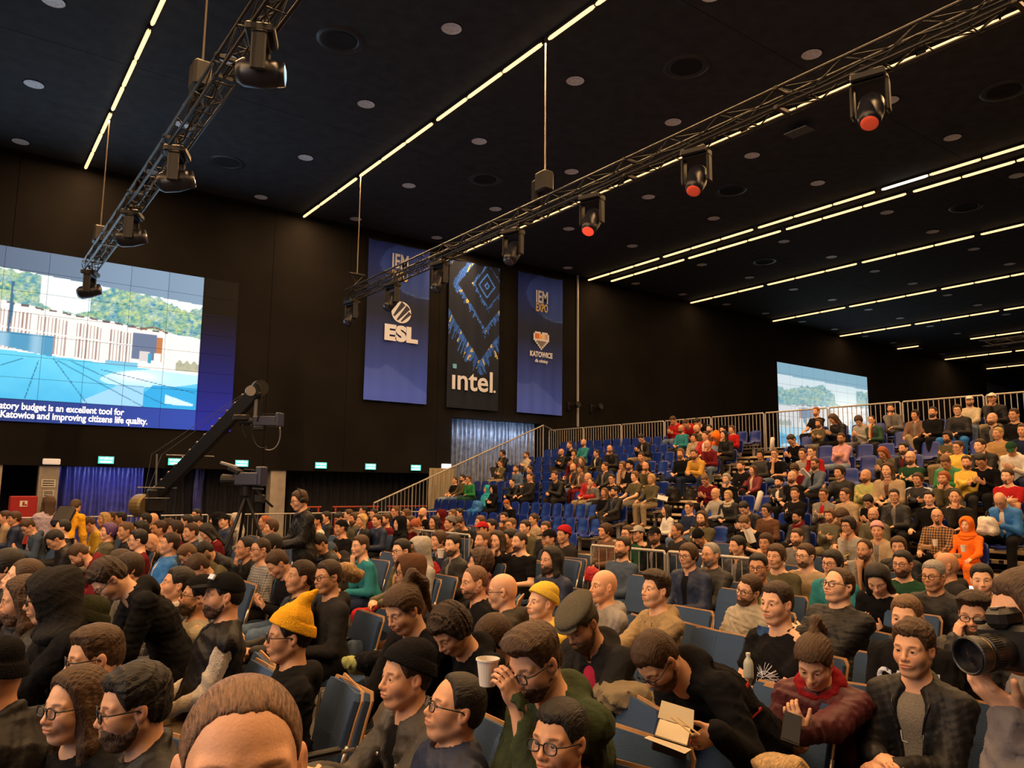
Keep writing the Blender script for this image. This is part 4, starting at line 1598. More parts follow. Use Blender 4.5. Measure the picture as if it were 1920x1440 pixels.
def truss(label, X, zt, y0, y1):
    root = empty('truss', (X, y0, zt))
    tag(root, label, 'truss')
    w, L = .29, y1-y0
    ch = MB().tube([(0, 0, 0), (0, L, 0)], .025, 8).mesh('chord', True)
    for dx, dz in ((-w/2, 0), (w/2, 0), (-w/2, -w), (w/2, -w)):
        add_obj('chord', ch, M_ALU, root, mw=Matrix.Translation((dx, 0, dz)))
    n = int(L/.5)
    st = L/n
    br = MB().tube([(0, 0, 0), (0, st, -w)], .010, 6).mesh('brace', True)
    br2 = MB().tube([(0, 0, 0), (w, st, 0)], .010, 6).mesh('brace', True)
    rg = MB().tube([(0, 0, 0), (w, 0, 0)], .010, 6).mesh('rung', True)
    for i in range(n):
        fl = Matrix.Diagonal((1, 1, -1 if i % 2 else 1, 1))
        for dx in (-w/2, w/2):
            add_obj('brace', br, M_ALU, root, mw=Matrix.Translation((dx, i*st, -w if i % 2 else 0)) @ fl)
        fx = Matrix.Diagonal((-1 if i % 2 else 1, 1, 1, 1))
        for dz in (0, -w):
            add_obj('brace', br2, M_ALU, root, mw=Matrix.Translation(((w/2 if i % 2 else -w/2), i*st, dz)) @ fx)
        add_obj('rung', rg, M_ALU, root, mw=Matrix.Translation((-w/2, i*st, -w)))
    for q in range(0, int(L/3)+1):
        for zc in (0, -w):
            MB().box((0, min(q*3.0, L), zc), (w+.06, .06, .05)).build('coupler', M_ALU, root)
    rc = random.Random(int(X*10))
    pts = [(w*.2+.03*math.sin(i), i*.35, -.06-.05*abs(math.sin(i*1.3))) for i in range(int(L/.35))]
    MB().tube(pts, .016, 6).build('cable', M_DARK, root, smooth=True)
    pts = [(-w*.1+.04*math.sin(i*1.7), i*.42, -.24-.05*abs(math.sin(i*.9))) for i in range(int(L/.42))]
    MB().tube(pts, .014, 6).build('cable', M_DARK, root, smooth=True)
    return root


truss('black box lighting truss rising to the upper left, over the LED wall', 2.6, 7.52, -2.0, 22.3)
truss('black box lighting truss running from the banners to the upper right', 9.14, 7.50, -6.0, 20.5)
truss('small lit truss hanging far away at the right edge', 43.0, 9.6, 11.0, 17.0)
M_CABLE = mat('steel_cable', (.12, .10, .085), rough=.4, metal=.6)
for X, Y, lab in ((9.14, 20.0, 'left hoist of the truss beside the banners'), (9.14, 11.37, 'middle hoist with its long cable on the truss'), (2.6, 20.6, 'hoist at the far end of the left truss'), (2.6, 11.4, 'hoist on the near part of the left truss')):
    e = empty('chain_hoist', (X, Y, 7.6))
    tag(e, 'black chain hoist and steel cable, '+lab, 'hoist')
    if (X, Y) == (9.14, 20.0):
        MB().box((0, 0, .30), (.5, .08, .05), bev=.01).tube([(-.2, 0, .28), (.1, 0, -.05)], .012, 6).tube([(.2, 0, .28), (-.1, 0, -.05)], .012, 6).build('spreader', M_BLACK, e)
    else:
        MB().box((-.02, 0, .28), (.26, .34, .42), bev=.04).build('motor', M_BLACK, e)
        MB().box((.0, .26, .16), (.2, .2, .5), bev=.05).build('chain_bag', M_DARK, e)
    MB().tube([(0, 0, .3), (0, 0, CEIL-7.6)], .016, 8).build('cable', M_CABLE, e)


def moving_head(label, X, Y, Z, pan, tilt, lens, big=1.22):
    e = empty('moving_head_light', (X, Y, Z), pan)
    tag(e, label, 'stage light')
    MB().box((0, 0, -.05), (.34*big, .26*big, .11), bev=.02).tube([(-.1, 0, 0), (-.1, 0, .12)], .025, 8).tube([(.1, 0, 0), (.1, 0, .12)], .025, 8).build('base', M_BLACK, e)
    y = empty('yoke_pivot', (0, 0, 0))
    bpy.data.objects.remove(y)
    MB().box((.17*big, 0, -.28*big), (.05, .13*big, .36*big), bev=.02).box((-.17*big, 0, -.28*big), (.05, .13*big, .36*big), bev=.02).box((0, 0, -.12), (.38*big, .14*big, .05), bev=.02).build('yoke', M_BLACK, e)
    Rm = Matrix.Rotation(tilt, 3, 'X')
    b = MB()
    b.lathe([(0, -.20), (.09, -.20), (.125, -.14), (.135, .02), (.115, .14), (.105, .22), (.0, .215)], (0, 0, -.40*big), 18, Rm @ Matrix.Scale(big, 3))
    b.build('head', mat('lamp_body', (.012, .013, .022), rough=.35, spec=.5), e, smooth=True)
    c = Vector((0, 0, -.40*big))+Rm @ Vector((0, 0, .222*big))
    MB().lathe([(0, .012), (.05, .009), (.088, 0), (.088, -.01)], c, 18, Rm @ Matrix.Scale(big, 3)).build('lens', lens, e, smooth=True)
    return e


M_RED = mat('red_lens', (.6, .02, .01), emit=(1, .05, .02), estr=1.5)
M_RED2 = mat('dim_red_lens', (.5, .05, .02), emit=(.8, .08, .03), estr=.35)
M_LENS = mat('dark_lens', (.05, .055, .09), rough=.1, spec=1)
M_LENSB = mat('blue_lens', (.3, .5, .7), emit=(.35, .65, .9), estr=.8)
hp_ = [(4.74, 'under the truss at the upper right', M_RED2), (7.57, 'under the truss, second from the right', M_RED2), (10.0, 'glowing bright red under the truss', M_RED),
       (12.42, 'under the truss left of the red one', M_LENS), (15.35, 'under the truss over the middle banner', M_LENS), (17.8, 'under the truss in front of the ESL banner', M_LENS), (20.3, 'at the far left truss end', M_LENS)]
for (y, lab, ln) in hp_:
    moving_head('black moving head lamp with '+('red' if ln in (M_RED, M_RED2) else 'dark')+' lens, '+lab, 9.14, y, 7.18, RAD(-72) if y < 15 else RAD(-80), RAD(180-32), ln)
for (y, lab, ln, tl) in ((8.6, 'turned sideways on the left truss, pale lens', M_LENSB, 88), (12.68, 'second one along the left truss', M_LENS, 78), (16.3, 'third one along the left truss', M_LENS, 80), (21.7, 'at the low far end of the left truss', M_LENS, 75)):
    moving_head('black moving head lamp '+lab, 2.6, y, 7.2, RAD(65), RAD(tl), ln, 1.3)
# ------------------------------------------------------------------ the raked stand
TX0, TDX, TDZ, TZ0 = 19.1, .80, .31, 2.79      # seat line of row k: x = 19.1 - .8 k, deck z = 2.79 - .31 k
NROW = 9
AISLES = [(12.1, 13.75), (4.45, 6.0)]
Y_END = 23.2


def tier(k):
    return TX0-TDX*k, max(0.0, TZ0-TDZ*k)


M_DECK = mat('stand_plywood', (.10, .07, .045), rough=.6, noise=.2, nscale=6, bump=.1)
M_STEEL = mat('stand_steel', (.16, .15, .14), rough=.5, metal=.5, noise=.15)
M_STEP = mat('step_edge', (.60, .50, .34), rough=.55, noise=.12)
stand = empty('grandstand', (0, 0, 0))
tag(stand, 'telescopic raked stand with blue seats filling the right half', 'grandstand')
for k in range(NROW):
    x, z = tier(k)
    for (y0, y1) in ((-1.0, 4.45), (6.0, 12.1), (13.75, 18.4), (18.4, Y_END)):
        MB().box((x+.02, (y0+y1)/2, z-.03), (TDX+.04, y1-y0-.02, .06)).build('deck', M_DECK, stand)
        MB().box((x-TDX/2-.01, (y0+y1)/2, z-.02), (.035, y1-y0-.02, .06)).build('nosing', M_STEP, stand)
        MB().box((x-TDX/2+.05, (y0+y1)/2, z-.12), (.03, y1-y0-.02, .12)).box((x-TDX/2+.12, (y0+y1)/2, z-.22), (.03, y1-y0-.05, .07)).build('riser_rail', M_STEEL, stand)
    for (y0, y1) in AISLES:
        MB().box((x+.02, (y0+y1)/2, z-.03), (TDX+.04, y1-y0-.02, .05)).build('aisle_deck', M_DECK, stand)
        MB().box((x-TDX/2-.0, (y0+y1)/2, z-.01), (.10, y1-y0-.04, .05)).build('step_nosing', M_STEP, stand)
        MB().box((x-TDX/2-.20, (y0+y1)/2, z-TDZ/2), (.36, y1-y0-.10, .04)).box((x-TDX/2-.37, (y0+y1)/2, z-TDZ/2+.01), (.05, y1-y0-.10, .05)).build('half_step', M_STEP, stand)
        b = MB()
        for q in range(8):
            b.box((x-TDX/2-.375, y0+.15+q*.18, z-TDZ/2+.012), (.055, .07, .05))
        b.build('dark_step_marks', M_DARK, stand)
MB().box((TX0+.75, 11.2, TZ0/2+.1), (.5, 25, TZ0)).build('back_structure', M_DARK, stand)
MB().box((TX0+.6, 11.2, TZ0+.16), (.9, 25, .08)).build('rear_gangway', M_DECK, stand)
for y in (Y_END+.03,):
    P = [(TX0-TDX*NROW-.2, 0), (TX0+1.0, 0), (TX0+1.0, TZ0)]+[(TX0-TDX*k-TDX/2, TZ0-TDZ*k-.06) for k in range(0, NROW)]
    MB().prism(P, .05, Matrix.Rotation(PI/2, 3, 'X'), (0, y, 0)).build('side_panel', M_DARK, stand)
# under-structure uprights visible between the rows
for k in range(0, NROW, 1):
    x, z = tier(k)
    b = MB()
    for y in np.arange(4.2, 23, 2.0):
        b.box((x+TDX/2-.05, y, z-.18), (.05, .05, .30))
    b.build('frame_posts', M_STEEL, stand)


def rail_panel(root, p0, p1, h, n, post=.02, bar=.008, bottom=.12, name='railing_panel'):
    """one guard-rail panel: rounded top rail, posts, balusters"""
    p0, p1 = Vector(p0), Vector(p1)
    b = MB()
    up = Vector((0, 0, 1))
    d = p1-p0
    b.tube([p0, p0+up*(h-.03), p0+up*h+d*.012, p1+up*h-d*.012, p1+up*(h-.03), p1], post, 8)
    b.tube([p0+up*bottom, p1+up*bottom], post*.7, 6)
    for i in range(1, n):
        q = p0+d*(i/n)
        b.tube([q+up*bottom, q+up*(h-.02)], bar, 6)
    return b.build(name, M_GALV, root)


e = empty('guard_rail', (0, 0, 0))
tag(e, 'galvanised guard rail along the top of the stand', 'railing')
ys = [24.0, 21.9, 19.86, 17.8, 15.82, 13.84, 11.78, 9.76, 7.8, 5.8, 3.8, 1.8]
for a, b_ in zip(ys[:-1], ys[1:]):
    rail_panel(e, (19.55, a-.03, 2.95), (19.55, b_+.03, 2.95), 1.17, 15, .022, .011)
e = empty('guard_rail', (0, 0, 0))
tag(e, 'sloping galvanised handrail with bars up the left side of the stand', 'railing')
A, B = Vector((11.55, Y_END+.1, .16)), Vector((18.7, Y_END+.1, 3.12))
b = MB()
b.tube([A+Vector((0, 0, 1.12)), B+Vector((0, 0, 1.12))], .030, 8)
b.build('handrail', M_GALV, e)
for i in range(51):
    p = A.lerp(B, i/50)
    MB().tube([p-Vector((0, 0, .1)), p+Vector((0, 0, 1.1))], .022 if i % 10 == 0 else .011, 6).build('baluster', M_GALV, e)
MB().tube([(18.7, Y_END+.1, 3.0), (18.7, Y_END+.1, 4.25), (19.5, Y_END+.3, 4.05)], .024, 8).build('top_corner', M_GALV, e)

# floor barriers
M_BARR = M_GALV
def barrier(label, p0, p1, h=1.08, n=15):
    e_ = empty('crowd_barrier', p0)
    tag(e_, label, 'barrier')
    d = Vector(p1)-Vector(p0)
    rail_panel(e_, (0, 0, 0), d, h, n, .019, .007, name='barrier_frame')
    for t in (.12, .88):
        q = d*t
        nrm = Vector((-d.y, d.x, 0)).normalized()*.25
        MB().tube([q-nrm, q+nrm+Vector((0, 0, .02))], .014, 6).build('foot', M_GALV, e_)


barrier('crowd barrier in front of the stand foot, left panel beside the blue-sweater man', (7.42, 8.15, 0), (7.55, 6.9, 0), n=9)
barrier('crowd barrier in front of the stand foot, right panel behind the grey-haired man', (7.56, 6.86, 0), (7.75, 5.3, 0), n=12)
barrier('crowd barrier behind the man with the white and red cap', (7.05, 12.4, 0), (7.12, 10.8, 0), n=11)
for i in range(7):
    x0 = 1.0+i*2.35
    if 5.2 < x0 < 6.0:
        x0 += .1
    barrier('far barrier below the long wall, '+['at the red cabinet', 'behind the purple-haired woman', 'below the blue foil curtain', 'at the crane tripod', 'behind the man with headphones', 'left of the stand foot', 'at the foot of the handrail'][i],
            (x0, 20.2+.25*i**.5, 0), (x0+2.2, 20.3+.25*i**.5, 0), n=17)
e = MB().box((9.9, 3.4, .74), (.05, 2.4, .07)).build('strip_light', mat('cold_strip', (1, 1, 1), emit=(.75, .88, 1), estr=1.3))
tag(e, 'cold white strip light on the dark stand front at the right edge', 'light')
e = MB().box((10.0, 3.2, .36), (.06, 5.0, .72)).build('stand_skirt', M_CURT)
tag(e, 'black skirt board under the strip light at the right edge', 'skirt')

# ------------------------------------------------------------------ blue plastic seats of the stand
def seat_shell():
    """moulded shell: seat pan curving up into a rounded back; x forward"""
    n, m = 9, 8
    prof = [(.20, .395), (.17, .43), (.05, .425), (-.08, .415), (-.16, .44), (-.20, .52), (-.215, .64), (-.235, .76), (-.25, .815)]
    V = []
    for i, (x, z) in enumerate(prof):
        w = .205 if i < 7 else (.195 if i == 7 else .15)
        for j in range(m+1):
            t = -1+2*j/m
            dish = .018*(t*t)
            V.append((x+(dish if i > 4 else 0), t*w, z+(dish if i <= 4 else 0)-(.02*t*t if i == 8 else 0)))
    off = len(V)
    V2 = [(x-(.014 if k//(m+1) > 4 else 0), y, z-(.014 if k//(m+1) <= 4 else 0)) for k, (x, y, z) in enumerate(V)]
    idx = np.arange(off).reshape(len(prof), m+1)
    F_ = []
    for i in range(len(prof)-1):
        for j in range(m):
            a, b_, c, d = idx[i, j], idx[i, j+1], idx[i+1, j+1], idx[i+1, j]
            F_.append((a, b_, c, d))
            F_.append((off+d, off+c, off+b_, off+a))
    rim = [idx[0, j] for j in range(m+1)]+[idx[i, m] for i in range(1, len(prof))]+[idx[-1, j] for j in range(m-1, -1, -1)]+[idx[i, 0] for i in range(len(prof)-2, 0, -1)]
    for a, b_ in zip(rim, rim[1:]+rim[:1]):
        F_.append((b_, a, off+a, off+b_))
    me = bpy.data.meshes.new('seat_shell')
    me.from_pydata(V+V2, [], [tuple(int(q) for q in f_) for f_ in F_])
    me.polygons.foreach_set('use_smooth', [True]*len(me.polygons))
    me.update()
    return me


SHELL = seat_shell()
BRACKET = MB().box((-.02, 0, .36), (.30, .30, .03)).box((-.1, 0, .18), (.06, .06, .36)).box((-.05, 0, .395), (.22, .36, .02)).mesh('bracket')
M_SEAT = mat('blue_plastic', (.008, .026, .20), rough=.25, spec=.4, noise=.06)
M_BRK = mat('seat_bracket', (.42, .40, .42), rough=.5, metal=.3)
SEAT_AT = {}      # row -> list of y already taken
ROWWORD = ['top row', 'second row from the top', 'third row from the top', 'fourth row from the top', 'fifth row from the top', 'fifth row from the floor', 'fourth row from the floor', 'third row from the floor', 'second row from the floor', 'lowest row']


def add_seat(k, y, label):
    x, z = tier(k)
    e_ = empty('stadium_chair', (x, y, z), PI)
    blk = 'block'
    tag(e_, label, 'seat', 'empty blue seats of the stand')
    add_obj('shell', SHELL, M_SEAT, e_)
    add_obj('bracket', BRACKET, M_BRK, e_)
    SEAT_AT.setdefault(k, []).append(y)


# ------------------------------------------------------------------ upholstered floor chairs
M_UPH = mat('slate_fabric', (.036, .072, .155), rough=.95, noise=.10, nscale=120, bump=.4, bscale=200)
M_WOOD = mat('beech_edge', (.42, .23, .10), rough=.45, noise=.12, nscale=20)
M_SEATWOOD = mat('beech_ply', (.50, .29, .12), rough=.4, noise=.1, nscale=12)


def slab_mesh(pts, w, t, wtop=None, n=1):
    """bent rounded board: pts (x, z) centre line, half-width w, thickness t, corners eased"""
    rows = []
    for i, (x, z) in enumerate(pts):
        a = Vector(pts[max(i-1, 0)])
        b_ = Vector(pts[min(i+1, len(pts)-1)])
        d = (b_-a).normalized()
        nn = Vector((-d.y, d.x))
        ww = w*(1 if 0 < i < len(pts)-1 else .90)
        rows.append((Vector((x, z)), nn, ww))
    V, F_ = [], []
    for (p, nn, ww) in rows:
        for (yy, s) in ((-ww, .6), (-ww*.985, 1), (ww*.985, 1), (ww, .6), (ww, -.6), (ww*.985, -1), (-ww*.985, -1), (-ww, -.6)):
            q = p+nn*(t/2*s)
            V.append((q.x, yy, q.y))
    for i in range(len(rows)-1):
        for j in range(8):
            F_.append((i*8+j, i*8+(j+1) % 8, (i+1)*8+(j+1) % 8, (i+1)*8+j))
    F_.append(tuple(range(7, -1, -1)))
    F_.append(tuple((len(rows)-1)*8+j for j in range(8)))
    me = bpy.data.meshes.new('board')
    me.from_pydata(V, [], F_)
    me.update()
    return me


BACK_C = [(-.225, .50), (-.235, .55), (-.255, .65), (-.285, .76), (-.315, .855), (-.325, .885)]
CH_BACK = slab_mesh([(x+.016, z) for x, z in BACK_C], .225, .034)
CH_SHELL = slab_mesh([(x-.009, z+(.008 if i == 5 else 0)) for i, (x, z) in enumerate(BACK_C)], .236, .013)
CH_SEAT = slab_mesh([(-.20, .455), (-.15, .458), (.0, .452), (.17, .462), (.215, .452), (.225, .44)], .22, .05)
CH_PLY = slab_mesh([(-.21, .425), (.0, .422), (.19, .43), (.235, .415)], .235, .014)
CH_LEG = MB().tube([(.20, .0, .0), (.16, 0, .40), (.10, 0, .42)], .011, 8).mesh('leg', True)
CH_LEGB = MB().tube([(-.27, .0, .0), (-.20, 0, .40), (-.225, 0, .55), (-.255, 0, .66)], .011, 8).mesh('leg', True)
CH_ARM = MB().tube([(.16, 0, .42), (.20, 0, .60), (.15, 0, .655), (-.22, 0, .66)], .010, 8).mesh('arm_frame', True)
CH_PAD = MB().box((.0, 0, .672), (.30, .045, .022), bev=.006).mesh('arm_pad')


def add_chair(x, y, label, rz=PI, arms=False, group='slate blue chairs on the floor', ply=False):
    e_ = empty('conference_chair', (x, y, 0), rz)
    tag(e_, label, 'chair', group)
    add_obj('back_pad', CH_BACK, M_UPH, e_)
    add_obj('back_shell', CH_SHELL, M_WOOD, e_)
    add_obj('seat', CH_PLY if ply else CH_SEAT, M_SEATWOOD if ply else M_UPH, e_)
    for s in (-1, 1):
        add_obj('leg', CH_LEG, M_CHROME, e_, mw=Matrix.Translation((0, s*.215, 0)))
        add_obj('leg', CH_LEGB, M_CHROME, e_, mw=Matrix.Translation((0, s*.238, 0)))
        if arms:
            add_obj('arm_frame', CH_ARM, M_CHROME, e_, mw=Matrix.Translation((0, s*.265, 0)))
            add_obj('arm_pad', CH_PAD, M_BLACK, e_, mw=Matrix.Translation((0, s*.265, 0)))
    return e_


# ------------------------------------------------------------------ camera crane and tripod camera
def W(x, y, d):
    return Vector(at_d(x, y, d).tolist())


M_CAMB = mat('camera_blue_black', (.02, .025, .06), rough=.35, spec=.7)
M_GREYP = mat('grey_metal', (.25, .25, .27), rough=.4, metal=.6)
cr = empty('camera_crane', (0, 0, 0))
tag(cr, 'black camera crane reaching diagonally up in front of the LED wall', 'camera crane')
dC = 16.4
piv, tip, tail = W(292, 930, dC), W(487, 728, dC-1.2), W(266, 948, dC+.15)
foot = Vector((piv.x, piv.y, 0))
d = (tip-piv)
u = d.normalized()
side = u.cross(Vector((0, 0, 1))).normalized()
upv = side.cross(u)
MB().box((tip+piv)/2, (d.length, .12, .30), Matrix((u, side, upv)).transposed(), .01).build('arm', M_BLACK, cr)
b = MB()
for i in range(14):
    p = piv+d*(i/14+.03)+upv*.16
    b.box(p, (.04, .13, .03), Matrix((u, side, upv)).transposed())
b.build('arm_clips', M_GREYP, cr)['kind'] = 'stuff'
mast = W(294, 852, dC)
for s in (-.12, .12):
    MB().tube([mast+side*s, tip-u*.4+side*s*.3+upv*.17], .006, 5).build('guy_wire', M_GREYP, cr)
    MB().tube([mast+side*s, tail], .006, 5).build('guy_wire', M_GREYP, cr)
MB().tube([piv, mast], .018, 6).build('mast', M_GREYP, cr)
for (xa, ya, xb, yb) in ((312, 853, 401, 856), (258, 914, 331, 915), (270, 934, 318, 934)):
    MB().tube([W(xa, ya, dC-.2), W(xb, yb, dC-.2)], .012, 6).build('spreader', M_GREYP, cr)
MB().lathe([(0, -.16), (.22, -.16), (.25, -.1), (.25, .1), (.22, .16), (0, .16)], tail, 20, Matrix.Rotation(PI/2, 3, 'X') @ Matrix.Rotation(.6, 3, 'Y')).build('counterweight', mat('brass_weight', (.22, .16, .07), rough=.5, metal=.4), cr, smooth=False)
MB().box(piv+Vector((.0, 0, -.1)), (.35, .3, .5), bev=.04).build('pivot_box', M_BLACK, cr)
for a in (20, 140, 260):
    MB().tube([piv-Vector((0, 0, .2)), foot+Vector((.75*math.cos(RAD(a)), .75*math.sin(RAD(a)), .03))], .03, 8).build('tripod_leg', M_BLACK, cr)
MB().lathe([(0, -.07), (.16, -.07), (.16, .07), (0, .07)], tip, 18, Matrix.Rotation(PI/2, 3, 'X')).build('head_wheel', M_BLACK, cr)
MB().lathe([(0, -.03), (.09, -.03), (.10, .03), (0, .03)], W(469, 733, dC-1.4), 18, Matrix.Rotation(PI/2, 3, 'X')).build('pulley', M_GREYP, cr)
h0, h1 = W(481, 738, dC-1.2), W(478, 786, dC-1.2)
MB().tube([h0, h1], .035, 8).build('drop_tube', M_GREYP, cr)
cbody = W(500, 790, dC-1.2)
rx = Matrix.Rotation(-YAW+RAD(-8), 3, 'Z')
MB().box(cbody, (.50, .22, .20), rx, .02).box(cbody+rx @ Vector((.27, 0, .03)), (.09, .24, .28), rx, .02).build('video_camera', M_CAMB, cr)
MB().box(cbody+Vector((0, 0, .15)), (.40, .04, .02), rx).tube([cbody+rx @ Vector((-.15, 0, .08)), cbody+rx @ Vector((-.15, 0, .2))], .012, 6).build('top_handle', M_BLACK, cr)
MB().lathe([(0, 0), (.07, 0), (.08, .16), (.09, .30), (0, .29)], cbody+rx @ Vector((-.25, 0, 0)), 16, rx @ Matrix.Rotation(-PI/2, 3, 'Y')).build('lens', M_BLACK, cr)
MB().box(W(452, 783, dC-1.2), (.30, .12, .12), rx, .02).box(W(487, 803, dC-1.25), (.22, .16, .10), rx, .02).build('remote_head', M_BLACK, cr)
def bez(p, n=20):
    p = [Vector(q) for q in p]
    out = []
    for i in range(n+1):
        t = i/n
        q = list(p)
        while len(q) > 1:
            q = [q[j].lerp(q[j+1], t) for j in range(len(q)-1)]
        out.append(q[0])
    return out
for i, c_ in enumerate((((474, 735), (480, 700), (500, 725), (490, 760), (482, 790)), ((471, 795), (472, 835), (486, 845), (500, 838)), ((524, 800), (530, 830), (515, 850), (497, 842)), ((455, 795), (452, 815), (462, 815), (460, 822)))):
    MB().tube(bez([W(a, b_, dC-1.3) for a, b_ in c_]), .012, 6).build('cable', M_BLACK if i != 2 else M_GREYP, cr, smooth=True)

tp = empty('tripod_camera', (0, 0, 0))
tag(tp, 'broadcast camera on a tall black tripod left of the man with headphones', 'video camera')
dT = 12.6
hd = W(462, 918, dT)
MB().box(W(466, 898, dT), (.42, .20, .22), rx, .02).box(W(490, 893, dT), (.12, .22, .32), rx, .02).build('camera_body', M_CAMB, tp)
MB().lathe([(0, 0), (.075, 0), (.085, .14), (.10, .30), (0, .29)], W(450, 900, dT), 16, rx @ Matrix.Rotation(-PI/2, 3, 'Y')).build('lens', M_BLACK, tp)
MB().box(W(430, 872, dT), (.32, .05, .05), rx @ Matrix.Rotation(.25, 3, 'Y'), .01).build('matte_flag', M_GREYP, tp)
MB().box(W(441, 882, dT), (.22, .14, .09), rx @ Matrix.Rotation(.4, 3, 'Y'), .02).build('viewfinder', M_BLACK, tp)
MB().tube([W(455, 887, dT), W(458, 880, dT), W(478, 882, dT), W(480, 890, dT)], .014, 8).build('top_handle', M_BLACK, tp)
MB().lathe([(0, -.10), (.09, -.10), (.10, .05), (.05, .10), (0, .10)], hd, 16).build('fluid_head', M_BLACK, tp)
MB().tube([W(478, 920, dT), W(511, 950, dT+.3)], .02, 8).build('pan_handle', M_BLACK, tp)
MB().tube([W(470, 915, dT), W(494, 917, dT)], .015, 8).build('front_bar', M_GREYP, tp)
g0 = Vector((hd.x, hd.y, 0))
for a in (205, 325, 85):
    f_ = g0+Vector((.72*math.cos(RAD(a)), .72*math.sin(RAD(a)), .03))
    top = hd-Vector((0, 0, .1))
    L_ = MB().tube([top, top.lerp(f_, .55)], .028, 8).tube([top.lerp(f_, .5), f_], .018, 8).build('tripod_leg', M_BLACK, tp)
MB().box(W(487, 935, dT), (.16, .1, .14), rx, .02).build('controller', M_BLACK, tp)
# ------------------------------------------------------------------ the audience
RGB = {'black': (.0075, .0075, .009), 'charcoal': (.024, .023, .023), 'grey': (.16, .15, .14), 'lgrey': (.36, .34, .31), 'white': (.66, .62, .56), 'cream': (.48, .42, .31), 'beige': (.36, .27, .17),
       'tan': (.40, .25, .11), 'mustard': (.50, .28, .05), 'yellow': (.68, .46, .06), 'orange': (.80, .17, .02), 'red': (.36, .015, .018), 'maroon': (.13, .012, .018), 'pink': (.56, .30, .32),
       'brown': (.12, .06, .035), 'olive': (.085, .075, .042), 'green': (.03, .20, .07), 'dgreen': (.016, .055, .030), 'lime': (.34, .36, .13), 'teal': (.03, .20, .24), 'aqua': (.03, .33, .42),
       'blue': (.03, .16, .48), 'navy': (.014, .022, .055), 'slate': (.06, .085, .13), 'denim': (.10, .15, .24), 'ldenim': (.20, .26, .36), 'lavender': (.40, .34, .42), 'gold': (.66, .34, .02), 'khaki': (.24, .19, .12)}
HC = {'s': (.15, .08, .045), 'k': (.012, .010, .009), 'd': (.032, .018, .010), 'b': (.055, .028, .013), 't': (.13, .07, .032), 'y': (.42, .27, .11), 'g': (.26, .24, .22), 'o': (.28, .07, .02), 'p': (.10, .045, .16)}
SKIN = [(.66, .36, .22), (.60, .32, .185), (.72, .42, .27), (.53, .27, .15), (.64, .34, .20)]
HP_CACHE = {}


def hp(kind, fine=False):
    if (kind, fine) not in HP_CACHE:
        HP_CACHE[(kind, fine)] = head_part(kind, fine)
    return HP_CACHE[(kind, fine)]


GL_C, GL_F, LENS_ME, EYES_ME, PHONES = glasses_mesh(n=5), glasses_mesh(n=8), lens_mesh(), eyes_mesh(), headphones_mesh()
M_LENSG = mat('spectacle_glass', (.9, .95, 1), rough=.05, alpha=.05, spec=1)
HATS = {'beanie', 'slouch', 'cap', 'capback', 'flatcap', 'hood', 'scarfhood'}
TOPS = {'h': dict(hooded=True, coat=.018), 's': dict(hooded=False, coat=.013), 'j': dict(hooded=False, coat=.026, opening=.05, collar=True), 'n': dict(hooded=False, coat=.030, collar=True),
        't': dict(hooded=False, coat=.010, sleeve='short'), 'v': dict(hooded=True, coat=.026, opening=.045)}
PROTO = {}
PARTNAME = {'body': 'body', 'top': 'jacket', 'legs': 'trousers', 'shoes': 'shoes', 'shirt': 'shirt'}
TOPNAME = {'h': 'hoodie', 's': 'sweater', 'j': 'jacket', 'n': 'padded_jacket', 't': 't_shirt', 'v': 'hooded_jacket'}
VARIANT = [dict(hy=0), dict(hy=14, hr=3), dict(hy=-12, hr=-3, ty=.0)]


def proto(pose, top, v):
    key = (pose, top, v)
    if key not in PROTO:
        base = PROTO.get((pose, 'body', v))
        kw = dict(VARIANT[v])
        kw['legs'] = ['sit', 'wide', 'crossleg'][v]
        if base is None:
            base = make_person('crowd_%s%d' % (pose, v), pose, False, parts=('body', 'legs', 'shoes'), seed=v+3, **kw)
            PROTO[(pose, 'body', v)] = base
        T_ = TOPS[top]
        pt = ('top', 'shirt') if T_.get('opening') else ('top',)
        tm = make_person('crowd_%s_%s%d' % (pose, top, v), pose, False, parts=pt, seed=v*7+len(pose), **T_, **kw)
        ms = dict(base['meshes'])
        ms.update(tm['meshes'])
        PROTO[key] = dict(base, meshes=ms)
    return PROTO[key]


